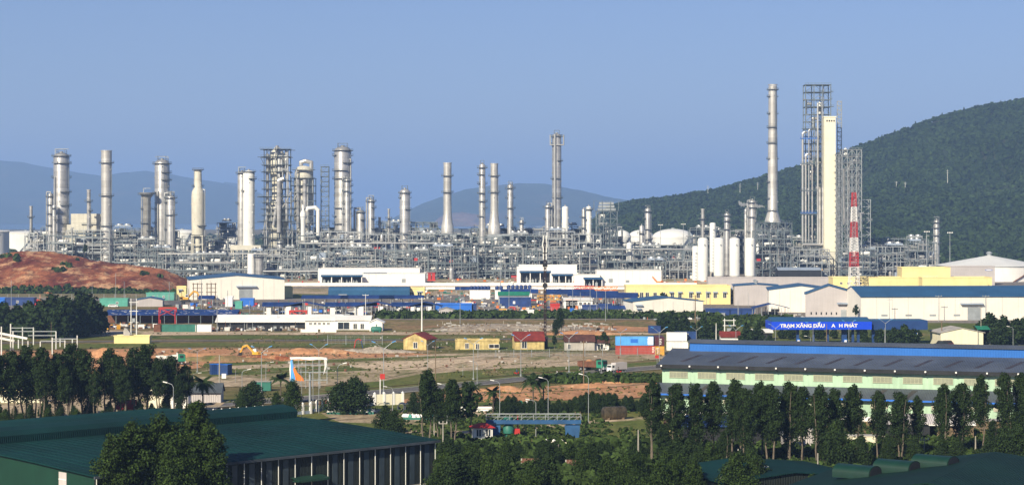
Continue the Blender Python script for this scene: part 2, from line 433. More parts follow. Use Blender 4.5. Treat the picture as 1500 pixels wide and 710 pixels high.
patch('earth_strip', GM['orange'], [(700,478),(860,476),(985,480),(1000,484),(860,486),(720,484)], rag=1.2)
patch('grass_strip', GM['field'], [(560,471),(720,470),(880,472),(1000,474),(900,477),(740,475),(600,477)], rag=1.2)
patch('rubble_bank', GM['rubble'], [(640,478),(700,474),(780,474),(860,479),(900,483),(760,485),(650,486)], rag=1)
patch('sand_track', GM['sand'], [(W0,487),(150,484),(300,485),(560,486),(700,486.5),(1000,487),(1000,490),(700,489.5),(520,490),(300,490),(150,492),(W0,495)], rag=.5)
patch('green_strip', GM['grass'], [(W0,495),(300,491),(620,491),(1000,491),(1000,496),(560,497),(250,496),(W0,500)], rag=.6)
road('asphalt_road', GM['asphalt'], [(W0,503),(200,499),(420,498.5),(700,497),(1000,494)], 6)
patch('green_strip', GM['grass'], [(W0,506),(200,502),(600,502),(1000,500),(1000,510),(800,514),(640,513),(540,509),(300,507),(W0,513)], rag=.6)
patch('earth_field', GM['orange'], [(W0,516),(100,512),(300,510),(470,511),(600,515),(640,519),(560,523),(420,527),(330,533),(250,545),(150,556),(W0,570)], rag=.8)
patch('beige_field', GM['beige'], [(330,534),(440,527),(560,523),(650,518),(800,516),(960,518),(985,524),(900,532),(760,541),(640,549),(560,558),(460,566),(330,566),(270,552)], rag=.9)
patch('green_strip', GM['grass'], [(250,547),(330,541),(470,537),(560,535),(600,538),(520,544),(420,547),(300,551)], rag=.9)
patch('green_strip', GM['grass'], [(300,532),(420,529),(500,526),(640,521),(700,520),(640,524),(520,530),(400,533),(300,537)], rag=.9)
patch('green_strip', GM['grass'], [(610,549),(700,541),(800,537),(900,533),(985,528),(985,533),(900,539),(820,543),(720,552),(640,560),(560,567),(480,572),(480,566),(560,558)], rag=.9)
patch('pale_strip', GM['sand'], [(500,533),(600,528),(720,526),(840,529),(760,536),(640,541),(540,543)], rag=1)
patch('orange_field', GM['orange'], [(140,520),(260,513),(300,530),(240,540),(140,548)], rag=.8)
rd, RP = road('asphalt_road', GM['asphalt'], [(150,606),(280,596),(400,587),(500,580),(600,571),(693,562),(833,549),(970,537.5),(1100,527)], 8.5, kerb=True)
road('asphalt_road', GM['beige'], [(150,562),(330,552),(480,549),(626,545),(760,533),(909,521),(1010,515)], 5)
patch('median_grass', GM['grass'], [(200,598),(330,590),(480,578),(600,568),(700,559),(820,547),(960,535),(960,534),(820,545),(690,556),(560,569),(480,575),(330,585),(200,592)], rag=.2)
patch('earth_field', GM['orange'], [(600,583),(700,572),(800,566),(880,560),(960,555),(985,562),(985,580),(900,584),(760,588),(640,592),(560,592)], rag=.8)
patch('green_strip', GM['grass'], [(300,600),(480,594),(640,590),(985,584),(985,640),(300,650)], rag=.5)
patch('yard_ground', GM['beige'], [(470,605),(560,600),(720,596),(760,600),(690,612),(620,622),(500,618)], rag=.6)
patch('yard_ground', GM['beige'], [(-60,575),(120,568),(260,575),(330,590),(300,608),(-60,625)], rag=.6)
road('concrete_path', GM['beige'], [(560,632),(700,634),(790,626),(860,618),(940,613),(1000,611)], 5, kerb=False)
patch('rough_ground', GM['grass'], [(560,640),(1000,636),(1560,640),(1560,745),(560,745)], rag=.2)
def track(pts):
    for dx in (-.9, .9): road('wheel_track', GM['sand' if R.random() < .5 else 'brown'], [(p+dx*(q-HY)/H, q) for p, q in pts], .45)
for pts in ([(340,560),(420,553),(520,548),(640,544),(760,534),(880,526)],[(420,536),(520,529),(640,526),(780,521),(930,520)],[(560,556),(640,540),(700,528),(760,520),(800,514)],[(380,545),(470,541),(560,541),(620,537)],[(140,530),(220,523),(330,519),(470,517),(590,519)],[(160,545),(240,533),(320,527),(420,523)],[(600,588),(720,577),(840,572),(950,562)],[(620,580),(760,573),(880,563)],[(150,488),(300,487.5),(480,487),(640,488),(900,488.5)],[(500,616),(580,610),(680,604),(750,600)],[(330,556),(420,545),(500,538)]): track(pts)
# heaps of earth
def heap(px, py, wm, dm, h, m, label, seed=0):
    X_, Y_, _ = G(px, py); n = 28
    xs = np.linspace(-wm/2, wm/2, n); ys = np.linspace(-dm/2, dm/2, n)
    def zf(x, y):
        q = 1-np.sqrt((x/(wm/2))**2+(y/(dm/2))**2); return np.clip(q, -.05, 1)**1*h*(1+.5*fbm((x+X_)/3, (y+Y_)/3, 4, seed))+fbm((x+X_)/1.5, y/1.5, 3, 5)*.25*np.clip(q*4, 0, 1)-.02 if False else np.where(q > 0, np.maximum(q, 0)**.8*h*(1+.6*fbm((x+X_)/3, (y+Y_)/3, 4, seed)), -.4)
    o = grid('earth_heap', xs, ys, zf, m, kind=None); o.location = (X_, Y_, 0); tag(o, label, 'earth heap')
heap(282, 523, 26, 9, 1.5, GM['orange'], 'orange earth heap right of the green dump truck', 1)
heap(325, 528, 34, 8, 1.6, GM['brown'], 'brown earth heap behind the blue cabin', 2)
heap(375, 527, 40, 6, 1.6, GM['red'], 'long low dark red earth bank under the excavator', 3)
heap(455, 517, 34, 9, 1.6, GM['orange'], 'orange earth heap right of the excavator', 4)
heap(545, 516, 30, 8, 1.5, GM['rubble'], 'pale rubble heap in the field left of the yellow gabled house', 5)
heap(150, 522, 20, 10, 2.2, GM['orange'], 'orange earth heap peeping between the left trees', 6)
heap(735, 572, 14, 7, 1.3, GM['orange'], 'orange earth heap behind the palms along the main road', 7)
heap(860, 567, 12, 6, 1.1, GM['orange'], 'small orange earth heap left of the pale green hall, nearer one', 8)
heap(895, 560, 16, 6, 1.1, GM['orange'], 'small orange earth heap left of the pale green hall, farther one', 9)
heap(700, 483, 40, 14, 1.4, GM['rubble'], 'long pale rubble bank left of the dark mast', 10)
heap(760, 482, 44, 12, 1.6, GM['rubble'], 'pale rubble bank right behind the dark mast', 11)
heap(850, 489, 34, 12, 1.4, GM['orange'], 'orange earth bank behind the brown-roofed ruin', 12)
heap(505, 590, 12, 5, 1.4, GM['red'], 'red earth heap behind the white fence', 13)
# ------------------------------------------------------------------ vegetation
def leafmat(name, col, col2, isl=.45, sc_=.9):
    m = mat(name, col, .75, 0, .3, sc_, col2=col2, island=isl, spec=.05); return m
LM = dict(dark=leafmat('dark_foliage', (.026,.046,.013), (.013,.024,.009)), mid=leafmat('mid_foliage', (.036,.062,.013), (.014,.027,.008)),
          palm=leafmat('palm_foliage', (.04,.07,.02), (.022,.038,.013)), hill=leafmat('hill_foliage', (.034,.058,.016), (.016,.031,.012), .35, .012),
          hedge=leafmat('hedge_foliage', (.045,.075,.018), (.022,.038,.011)), weeds=leafmat('weed_foliage', (.12,.12,.045), (.08,.09,.03)))
M['bark'] = mat('pale_bark', (.15,.125,.095), .9, 0, .3, 1.5); M['dbark'] = mat('dark_bark', (.10,.08,.06), .9, 0, .3, 1.5)
def leaves(clumps, size, seed, flat=.0):
    """clumps: (x, y, z, rx, rz, count) -> vertices and quads of single leaf sprays"""
    g = np.random.default_rng(seed); V = []
    for (x, y, z, rx, rz, n) in clumps:
        d = g.normal(size=(n, 3)); d /= np.linalg.norm(d, axis=1)[:, None]
        r = (.35+.85*g.random(n)**.8)[:, None]; p = np.array([x, y, z])+d*r*np.array([rx, rx, rz])
        nn = d+g.normal(size=(n, 3))*.7+np.array([0, 0, .35]); nn /= np.linalg.norm(nn, axis=1)[:, None]
        a = np.cross(nn, g.normal(size=(n, 3))); a /= np.linalg.norm(a, axis=1)[:, None]; b_ = np.cross(nn, a)
        s = (size*(.6+.8*g.random(n)))[:, None]
        V.append(np.stack([p-a*s*.5, p+b_*s*.36, p+a*s*.5, p-b_*s*.36], 1))
    V = np.concatenate(V).reshape(-1, 3); return V, np.arange(len(V)).reshape(-1, 4)
def leafmesh(name, V, Q, m):
    me = bpy.data.meshes.new(name); npmesh(me, V, Q); me.materials.append(m); return me
TREE = {}
def make_tree(kind, h, cw, c0, nl, size, seed, m, bark='bark', nc=26, cone=.5, trunks=1, lean=0.):
    """returns (trunk mesh, crown mesh); c0 = height where the crown starts"""
    g = random.Random(seed); b = MB(); cl = []
    for k in range(trunks):
        ox, oy = g.uniform(-.3, .3)*trunks, g.uniform(-.3, .3)*trunks; p = Vector((ox, oy, 0)); r = .012*h+.04; n = 7
        pts = [p.copy()]
        for i in range(1, n+1):
            pts.append(Vector((ox*(1+i*.25)+g.uniform(-.15, .15)+lean*i/n, oy*(1+i*.25)+g.uniform(-.15, .15), h*.93*i/n)))
        for i in range(n): b.tube(pts[i], pts[i+1], r*(1-i/n*.85), 6, r*(1-(i+1)/n*.85), caps=False)
        for i in range(6):   # limbs
            z = c0*.8+(h*.9-c0*.8)*i/9; f = z/h; q = pts[min(n, int(z/(h*.93)*n))]; a = g.uniform(0, 2*pi); L = cw*.42*(1-.5*f)
            b.tube((q.x, q.y, z), (q.x+L*.7*cos(a), q.y+L*.7*sin(a), z+L*.7), r*.22, 4, r*.06, caps=False)
    tot = 0
    for i in range(nc):
        f = (i+.5)/nc; z = c0+(h-c0)*f; prof = (min(1, f*1.5+.30))*(1-f**3)**.5*1.1 if cone < .9 else sin(pi*min(1, f*.85+.15))
        prof = prof*(1-cone*.35*f); a = i*2.4+g.uniform(-.5, .5); rr = cw/2*prof*g.uniform(.35, .8); cr = cw*.5*g.uniform(.28, .5)*(1-.45*f)
        cl.append((rr*cos(a)+lean*f, rr*sin(a), z, cr, cr*g.uniform(.75, 1.25), int(nl/nc*g.uniform(.6, 1.4)*(cr/(cw*.17))*(.35+.85*min(1, f*2.2) if cone < .9 else 1))))
    for i in range(nc//3):   # inner mass
        f = (i+.5)/(nc//3); z = c0+(h-c0)*(.08+.8*f); cr = cw*.25*(1-.5*f); cl.append((lean*f, 0, z, cr*(.5+.5*min(1, f*2)), cr*1.3, int(nl/nc*1.3*min(1, .2+f*1.6))))
    V, Q = leaves(cl, size, seed); V[:, 2] = np.maximum(V[:, 2], .1)
    return b.mesh('trunk', M[bark], True), leafmesh('crown', V, Q, LM[m])
def reg(kind, n, **kw):
    TREE[kind] = [make_tree(kind, seed=100*len(TREE)+i, **{k: (v(i) if callable(v) else v) for k, v in kw.items()}) for i in range(n)]
reg('tall', 6, h=lambda i: 14, cw=lambda i: 5.3+.6*(i%3), c0=lambda i: 5.9-.8*(i%3), nl=7800, size=.34, m='dark', nc=30, trunks=2)
reg('broad', 4, h=lambda i: 12, cw=lambda i: 6.6+.5*(i%2), c0=2.4, nl=9000, size=.30, m='mid', nc=34, cone=.6)
reg('bush', 4, h=lambda i: 6.5, cw=lambda i: 6.0+.6*(i%2), c0=.6, nl=5600, size=.30, m='mid', nc=26, cone=1.0, bark='dbark')
reg('dbush', 3, h=lambda i: 6.5, cw=lambda i: 6.4, c0=.7, nl=4600, size=.34, m='dark', nc=24, cone=1.0, bark='dbark')
reg('far', 3, h=lambda i: 7, cw=lambda i: 6.5, c0=1.0, nl=1500, size=.8, m='dark', nc=16, cone=1.0, bark='dbark')
reg('small', 2, h=lambda i: 5, cw=lambda i: 2.6, c0=2.0, nl=500, size=.45, m='dark', nc=10, cone=.6, bark='bark')
def plant(kind, px, py, hpx=None, h=None, label='', cat='tree', group=None, name=None, wscale=1.0, var=None, Y=None, z=0, tilt=0):
    """stand a tree with its foot at photo row py; hpx = height in photo pixels"""
    vs = TREE[kind]; k = R.randrange(len(vs)) if var is None else var; tm, cm = vs[k]
    Yd = gy(py) if Y is None else Y; base = {'tall':14,'broad':12,'bush':6.5,'dbush':6.5,'far':7,'small':5}[kind]
    hh = h if h else hpx/(F/Yd); s = hh/base
    nm = name or {'tall':'eucalyptus_tree','broad':'broadleaf_tree','bush':'bushy_tree','dbush':'bushy_tree','far':'broadleaf_tree','small':'young_tree'}[kind]
    t = thing(nm, label, cat, (GX(px, Yd), Yd, z), U(0, 6.28), group); t.scale = (s*wscale, s*wscale, s)
    for mesh, n in ((tm, 'trunk'), (cm, 'crown')):
        o = bpy.data.objects.new(n, mesh); C.objects.link(o); o.parent = t
    return t
# palms
def palm_mesh(h, seed):
    g = random.Random(seed); b = MB(); n = 8
    for i in range(n): b.tube((.15*sin(i*.4), 0, h*i/n), (.15*sin((i+1)*.4), 0, h*(i+1)/n), .2-.08*i/n, 7, .2-.08*(i+1)/n, caps=False)
    tk = b.mesh('trunk', M['dbark'], True); fr = MB(); x0 = .15*sin(n*.4)
    for k in range(18):
        a = 2.4*k; el = g.uniform(-.3, 1.1); L = g.uniform(2.9, 3.7); prev = None
        for i in range(9):
            f = i/8; r = L*f*cos(el*.6)*(1-.12*f); z = h+L*f*sin(el)-1.7*f*f*(1.1-el*.3); p = Vector((x0+r*cos(a), r*sin(a), z))
            if prev is not None:
                d = (p-prev).normalized(); sd_ = Vector((-sin(a), cos(a), 0)); fr.tube(prev, p, .03, 3, caps=False)
                for q in (0, .33, .66):
                    o = prev+(p-prev)*q; w_ = .75*sin(pi*min(1, .15+f*.9))+.15
                    for s_ in (-1, 1):
                        tip = o+sd_*s_*w_+d*.35-Vector((0,0,.35*w_)); m_ = o+d*.3; fr.add([tuple(o), tuple(m_), tuple(tip)], [(0,1,2)])
            prev = p
    return tk, fr.mesh('fronds', LM['palm'])
PALM = [palm_mesh(6.2, i) for i in range(3)]
def palm(px, py, hpx, label, group=None):
    Yd = gy(py); t = thing('palm_tree', label, 'palm tree', (GX(px,Yd), Yd, 0), U(0, 6), group); t.scale = (hpx/(F/Yd)/8.0,)*3; tk, fr = PALM[R.randrange(3)]
    for mesh, n in ((tk, 'trunk'), (fr, 'fronds')): o = bpy.data.objects.new(n, mesh); C.objects.link(o); o.parent = t

# hill forest: one mass of many small crowns
def forest(name, pts, size, h, nleaf, m, seed, label, cat='forest'):
    g = np.random.default_rng(seed); n = len(pts); d = g.normal(size=(n, nleaf, 3)); d /= np.linalg.norm(d, axis=2)[:, :, None]; d[:, :, 2] = np.abs(d[:, :, 2])*1.0-.15
    sz = (size*(.6+.9*g.random(n)**1.5))[:, None, None]; hh = (h*(.6+.8*g.random(n)**1.5))[:, None]
    p = pts[:, None, :]+d*sz*np.array([.5,.5,.55])*(.7+.4*g.random((n, nleaf, 1))); p[:, :, 2] += hh*.55
    nn = d+g.normal(size=d.shape)*.45; nn /= np.linalg.norm(nn, axis=2)[:, :, None]
    a = np.cross(nn, g.normal(size=d.shape)); a /= np.linalg.norm(a, axis=2)[:, :, None]; b_ = np.cross(nn, a); s = sz*.36*(.6+.8*g.random((n, nleaf, 1)))
    V = np.stack([p-a*s, p+b_*s*.8, p+a*s, p-b_*s*.8], 2).reshape(-1, 3)
    me = leafmesh(name, V, np.arange(len(V)).reshape(-1, 4), LM[m]); o = bpy.data.objects.new(name, me); C.objects.link(o)
    tag(o, label, cat); o['kind'] = 'stuff'; return o
g = np.random.default_rng(4); n = 40000
px = 870+(1620-870)*g.random(n); Yq = 1750+(3350-1750)*g.random(n)**.8
Xq = GX(px, Yq); Zq = hill_z(Xq, Yq)
keep = (fbm(Xq/45, Yq/45, 3, 55) > -.42) & (Zq > -1.0)
P_ = np.stack([Xq, Yq, Zq], -1)[keep]
forest('forest', P_, 6.0, 3.5, 17, 'hill', 9, 'dense dark green forest covering the hill behind the right half of the refinery')
for px, yt in ((1311,176),(1341,175),(1380,163),(1412,156),(1442,153),(1292,197),(1466,146)):
    Yd = YR-10; X_ = GX(px, Yd); zg = float(hill_z(np.array(X_), np.array(Yd)))
    plant('far', px, 0, h=min(9,  max(7, GZ(yt, Yd)-zg)), Y=Yd, z=zg, label=f'lone tree standing out on the forested hill ridge, {ORD[[1292,1311,1341,1380,1412,1442,1466].index(px)]} from its left', name='ridge_tree', wscale=.6)
for px, yt, yb in ((1388,262,280),(1313,275,282),(1326,275,282),(1135,268,282),(1084,279,291),(1037,280,290),(1110,276,287)):
    Yd = 2700; X_ = GX(px, Yd); zg = float(hill_z(np.array(X_), np.array(Yd)))
    # find distance where the slope shows at row yb
    for Yd in range(1800, 3150, 25):
        zg = float(hill_z(np.array(GX(px, Yd)), np.array(float(Yd))))
        if HY+F*(H-zg)/Yd <= yb: break
    t = thing('power_pylon', f'pale pole standing in the hill forest, {ORD[[1037,1084,1110,1135,1313,1326,1388].index(px)]} from the left', 'pylon', (GX(px,Yd), Yd, zg)); hgt = (yb-yt)*Yd/F+6
    b = MB(); b.tube((0,0,0), (0,0,hgt), .3, 6, .2); b.build('pole', M['white'], t)
    for f in (.8, .92): b = MB(); b.bx(-2, 2, -.15, .15, hgt*f, hgt*f+.3); b.build('crossarm', M['lsteel'], t)
# scrub behind the plant on the flat
n = 1600; px = -20+1000*g.random(n); Yq = 1650+2400*g.random(n); P_ = np.stack([GX(px, Yq), Yq, Yq*0-.3], -1)
forest('scrub', P_, 9, 4, 16, 'hill', 10, 'band of dark scrub behind the refinery on the coastal flat', 'scrub')
# scrub along the foot and top of the red mound
n = 1100; px = -30+330*g.random(n); Yq = 1073+110*g.random(n)**1.6; X_ = GX(px, Yq); k = (fbm(X_/18, Yq/18, 3, 77) > .5) | (Yq < 1085)
P_ = np.stack([X_, Yq, mound_z(X_, Yq)], -1)[k]; forest('mound_scrub', P_, 2.6, 1.0, 16, 'hedge', 11, 'low green scrub along the foot of the red earth mound', 'scrub')
# weeds on the open fields
def weeds(pts_px, n, size, h, seed, label, m='weeds', thr=0.0):
    g = np.random.default_rng(seed); x0, x1, y0, y1 = pts_px; py = y0+(y1-y0)*g.random(n); px = x0+(x1-x0)*g.random(n); Yq = F*H/(py-HY); X_ = GX(px, Yq)
    k = fbm(X_/25, Yq/45, 4, 91) > thr; P_ = np.stack([X_, Yq, X_*0], -1)[k]; forest('weeds', P_, size, h, 10, m, seed, label, 'weeds')
weeds((-20, 1000, 488, 600), 3000, .6, .12, 12, 'tufts of wild grass scattered over the open fields', thr=.02)
weeds((560, 1500, 600, 700), 6000, .8, .35, 13, 'rough grass between the bushes at the bottom of the picture', 'hedge', -.3)
# ------------------------------------------------------------------ refinery: columns, stacks, vessels
def ring_deck(t, r, z, ext=1.5, a0=0, a1=2*pi, m=None, name='platform', rail=True):
    b = MB(); n = 14; b.ring(0, 0, z, r*.98, r+ext, .34, n, a0, a1)
    if rail:
        for zz in (1.1,): b.ring(0, 0, z+zz, r+ext-.12, r+ext, .15, n, a0, a1)
        k = max(4, int(9*(a1-a0)/(2*pi)))
        for i in range(k+1):
            a = a0+(a1-a0)*i/k; x, y = (r+ext-.05)*cos(a), (r+ext-.05)*sin(a); b.bx(x-.05, x+.05, y-.05, y+.05, z, z+1.15)
        for i in range(5):
            a = a0+(a1-a0)*(i+.5)/5; b.beam((r*cos(a), r*sin(a), z-ext*.8), ((r+ext)*cos(a), (r+ext)*sin(a), z), .1)
    return b.build(name, m or M['deck'], t)
def ladder(t, r, z0, z1, a):
    b = MB(); c, s = cos(a), sin(a); nx, ny = -s, c; R1 = r+.35
    for o in (-.25, .25): b.beam((R1*c+nx*o, R1*s+ny*o, z0), (R1*c+nx*o, R1*s+ny*o, z1), .09)
    z = z0
    while z < z1:
        b.beam((R1*c+nx*-.25, R1*s+ny*-.25, z), (R1*c+nx*.25, R1*s+ny*.25, z), .05); z += .9
    z = z0+2
    while z < z1-1:      # safety hoops
        b.ring((R1+.35)*c, (R1+.35)*s, z, .36, .42, .07, 6); z += 1.5
    return b.build('ladder', M['lsteel'], t)
def davit(t, r, z, side=1, h=3.2):
    b = MB(); b.beam((side*r*.8, 0, z), (side*r*.8, 0, z+h), .42); b.beam((side*r*.8, 0, z+h), (-side*r*.9, 0, z+h), .36)
    b.beam((side*r*.8, 0, z+h-1.2), (side*r*.1, 0, z+h), .12); b.beam((-side*r*.9, 0, z+h), (-side*r*.9, 0, z+h-.7), .1)
    return b.build('davit', M['lsteel'], t)

def column(px, wpx, ytop, Y, label, rings=(), name='distillation_column', cat='column', m='silver', head='dome', dav=0,
           prof=None, lad=True, pipe=None, z0=0.0, sector=True, n=20, top_pipe=None, group=None, ext=1.6):
    """px centre, wpx width, ytop photo rows of the top; rings: photo rows of platforms"""
    s = F/Y; r = wpx/2/s; zt = GZ(ytop, Y)
    t = thing(name, label, cat, (GX(px, Y), Y, z0), 0, group)
    P = [(wpx/2/s if w is None else w/2/s, GZ(y, Y)-z0) for w, y in prof] if prof else [(r, 0), (r, zt-z0)]
    if head == 'dome':
        rr, zz = P[-1]; P[-1] = (rr, zz-rr*.55); P += [(rr*.92, zz-rr*.28), (rr*.7, zz-rr*.1), (rr*.35, zz), (.02, zz+.02)]
    b = MB(); b.lathe(0, 0, P, n); b.build('shell', M[m], t, smooth=True)
    def rad(z):
        for i in range(len(P)-1):
            if P[i][1] <= z <= P[i+1][1]:
                f = (z-P[i][1])/max(1e-6, P[i+1][1]-P[i][1]); return P[i][0]+(P[i+1][0]-P[i][0])*f
        return P[-1][0] if z > P[-1][1] else P[0][0]
    zs = [GZ(y, Y)-z0 for y in rings]
    for i, z in enumerate(zs):
        q = rad(z)
        if i == 0 or not sector: ring_deck(t, q, z, ext)
        else:
            a = R.choice([-.6, 2.1, 3.4, .4]); ring_deck(t, q, z, ext, a-1.9, a+1.9)
    if head == 'open':
        b = MB(); b.ring(0, 0, zt-z0-.5, rad(zt-z0-1), rad(zt-z0-1)+.25, .6, n); b.build('rim', M['stack'], t)
    bands = MB(); z = 3.5
    while z < zt-z0-2:
        q = rad(z); bands.ring(0, 0, z, q, q+.07, .16, n); z += 5.2 if r > 1 else 4
    if bands.v: bands.build('band', M[m], t)['kind'] = 'stuff'
    if lad: ladder(t, r, 1, (zs[0]+1 if zs else zt-z0-1), R.choice([-2.6, -.35, -1.2]))
    if dav: davit(t, r, zs[0] if zs else zt-z0, dav, 3.5+r*.3)
    if head == 'dome':
        b = MB(); rr = max(.22, r*.22)
        if top_pipe:
            sx = top_pipe*(r+rr+.3); b.path([(0, 0, zt-z0-.3), (0, 0, zt-z0+rr*2), (sx, -.2, zt-z0+rr*2.2), (sx*1.02, -.4, zt-z0-1), (sx*1.02, -.4, 6)], rr, 8)
            b.build('overhead_pipe', M['pipe'], t, smooth=True)
        else:
            b.tube((0,0,zt-z0-.3), (0,0,zt-z0+1), rr, 8); b.build('top_nozzle', M['pipe'], t, smooth=True)
    if head == 'dome' and wpx > 8 and m != 'tank':
        b = MB(); q = r*.55; zc = zt-z0
        for sx in (-1, 1):
            for sy in (-1, 1): b.bx(sx*q-.12, sx*q+.12, sy*q-.12, sy*q+.12, zc-r*.5, zc+2.4)
        for zz in (zc+.5, zc+2.4):
            for s_ in (-1, 1): b.bx(-q, q, s_*q-.1, s_*q+.1, zz-.15, zz); b.bx(s_*q-.1, s_*q+.1, -q, q, zz-.15, zz)
        b.build('top_cage', M['deck'], t)
    b = MB(); z = 4
    while z < zt-z0-3:      # manways and nozzles
        a = U(-2.8, -.3); q = rad(z); b.tube((q*.9*cos(a), q*.9*sin(a), z), ((q+.6)*cos(a), (q+.6)*sin(a), z), U(.15,.38), 7); z += U(3, 7)
    if b.v: b.build('nozzle', M[m], t)['kind'] = 'stuff'
    if pipe:
        for (a, r_, f) in pipe:
            b = MB(); q = rad(zt*.5)+r_+.25; x, y = q*cos(a), q*sin(a)
            b.path([(x, y, 2), (x, y, (zt-z0)*f), (x*.3, y*.3, (zt-z0)*f+.6)], r_, 8); b.build('riser_pipe', M['pipe'], t, smooth=True)
    return t

Y1 = 1420.0
column(90, 23, 224, Y1, 'widest silver distillation column at the far left of the refinery, with a davit frame on top', (229,239.5,260,281.5,301,313,328,342), dav=-1, top_pipe=None, pipe=[(-2.2,.5,.8)])
column(156, 15.5, 220.5, 1397, 'plain silver smokestack with two ring platforms rising from the cream furnace at the left', (239,287,331), name='smokestack', cat='smokestack', m='stack', head='open', sector=False, prof=[(17,410),(17,330),(15.5,322),(15.5,221)])
column(130, 5.4, 278, 1396, 'thin silver vent stack in front of the cream furnace at the left', (295,309,331,342), name='vent_stack', cat='stack', head='open')
column(74, 8, 283, Y1+5, 'narrow silver column leaning close on the left of the widest left column', (288,300,313,330,345), dav=0, top_pipe=-1)
column(79.5, 6, 300, Y1-10, 'short narrow silver column directly before the widest left column', (305,322,340), dav=0)
column(45.5, 4.4, 302, Y1+20, 'leftmost thin vent stack beside the white storage tanks', (318,336), name='vent_stack', cat='stack', head='open')
column(215, 12, 281, Y1, 'silver column with a flared top left of the round-topped column pair', (285,306,327,338), prof=[(12,410),(12,290),(21,284),(21,282)], head='flat', pipe=[(3.4,.45,.93)], dav=-1)
column(237.5, 22, 234, Y1+10, 'tall silver column with a rounded head and a davit, in the left cluster', (240,253,264,282,306,327), dav=1, pipe=[(-1.9,.5,.72),(-1.2,.35,.55)])
column(250, 13, 286, Y1-10, 'slim silver column with an overhead pipe right of the round-headed left column', (290,297,315,336), dav=1, top_pipe=-1, pipe=[(-1,.3,.8)])
column(290, 11, 247, Y1, 'cream column with a narrow neck and a wide belly standing alone at the left', (249,273,331,346), m='cream', head='flat', prof=[(6,392),(6,372),(9,348),(18,344),(19,330),(19.5,288),(18,281),(11.5,274),(10.5,249)], name='reactor_tower', cat='tower', pipe=[(-.2,.3,.8)])
column(364.5, 17, 250, Y1, 'right and thicker vessel of the pair of cream cylinders on a concrete table', (252,262,280), m='tank', name='pressure_vessel', cat='vessel', z0=GZ(359,Y1), dav=0)
column(354.5, 13, 251.5, Y1+8, 'left and darker vessel of the pair of cream cylinders on a concrete table', (254,298), m='silver', name='pressure_vessel', cat='vessel', z0=GZ(359,Y1), dav=-1)
column(502, 25, 215, Y1+10, 'massive silver column ringed by many platforms right of the lattice stair tower', (221,228,239,250,262,272,283,294,305,317,328,338), dav=0, ext=1.5, top_pipe=None, pipe=[(-.5,.5,.9)])
column(508.5, 9, 262, Y1-8, 'slim silver column hugging the front of the massive many-platform column', (265,280,298,313), top_pipe=-1)
column(528, 13, 308, Y1, 'short fat silver vessel with a looping overhead pipe right of the massive column', (311,322), top_pipe=-1, name='pressure_vessel', cat='vessel')
column(543.5, 9.5, 292, Y1-10, 'slim silver column with a davit, right of the short vessel with looping pipe', (295,304,320,335), dav=1, top_pipe=-1)
column(556, 3.6, 318, Y1, 'thin vent stack between the slim davit column and the lone silver column', (326,), name='vent_stack', cat='stack', head='open')
column(569.5, 3.2, 306, Y1, 'thinnest vent stack, just left of the lone silver column', (320,332), name='vent_stack', cat='stack', head='open')
column(593, 15, 277, Y1-30, 'lone silver column reaching down to the white hall roof at centre left', (283,290,307,325,343,357,371), dav=0, ext=1.1)
for i, (px, yt, wd, lab) in enumerate(((655.5, 238.5, 11.5, 'single silver smokestack with a flared foot left of the pair of centre stacks'), (724, 239.5, 11, 'right-hand smokestack of the centre pair, with a flared foot and plain top'))):
    column(px, wd, yt, Y1, lab, (258,282), name='smokestack', cat='smokestack', m='stack', head='open', sector=False, prof=[(19,345),(18,331),(wd+3,323),(wd+.6,312),(wd,296),(wd,yt)], pipe=None)
column(706.5, 9, 240, Y1, 'slim column with stepped platforms left of the plain centre smokestack', (246,256,269,283,295,305,317), dav=0, sector=True)
column(747.5, 9, 270, Y1, 'silver column with four platforms right of the centre smokestack pair', (276,290,305,319,333), dav=1)
column(764, 6, 322, Y1, 'small column with three platforms right of the four-platform centre column', (327,337,345), dav=1)
column(815.5, 13.5, 196, Y1, 'tallest central silver column with a boxy collar and twin pipes at its head', (200,212,236,262,290,320), dav=0, sector=True, ext=1.2, pipe=[(-1.9,.75,.99)])
column(802.5, 8.5, 300, Y1-5, 'short silver column at the left foot of the tallest central column', (304,320,338), top_pipe=1)
column(828, 9.5, 302, Y1-8, 'plain white cylinder at the right foot of the tallest central column', (), m='tank', name='pressure_vessel', cat='vessel', lad=False)
column(862.5, 7.5, 302, Y1, 'white slim column touching the left side of the open steel frame tower', (307,322,337), m='tank')
column(855, 5.5, 306, Y1+6, 'thin silver riser column left of the white slim column', (318,334), top_pipe=1)
column(949, 9, 305, Y1+30, 'silver column with a davit between the white domed tanks', (310,320,336,350), dav=1)
column(940, 7.5, 330, Y1+10, 'short silver column left of the column between the domed tanks', (342,), name='distillation_column')
column(922, 9, 355, Y1-60, 'white slender vertical drum standing before the pipe racks at centre right', (), m='tank', name='pressure_vessel', cat='vessel')
column(1029.5, 5, 306, Y1, 'thin silver stack with ring decks behind the leftmost white silos', (321,330), name='vent_stack', cat='stack', head='open')
column(1065, 8.5, 312, Y1, 'short silver column with a red topped nozzle behind the white silos', (316,324,336), top_pipe=None)
column(1102, 11, 293, Y1, 'silver vessel with steam drifting off its head left of the tallest smokestack', (297,304,318,340), dav=0, pipe=[(3.3,.55,.99)])
column(1092.5, 5, 306, Y1+6, 'thin pipe column behind the steaming vessel', (), top_pipe=1, lad=False)
column(1132, 13, 124, Y1, 'tallest silver smokestack on the right, nearly twice as high as its neighbours', (132,142,167,187,210,233,267,291,309), name='smokestack', cat='smokestack', m='stack', head='open', sector=True, prof=[(24,325),(23,322),(15,309),(14.5,250),(13,190),(12.5,126)], ext=1.2)
column(1372, 8.5, 322, Y1, 'lone silver column beside the light masts at the right end of the plant', (326,334,345,357), dav=1, pipe=[(-2.6,.3,.9)])

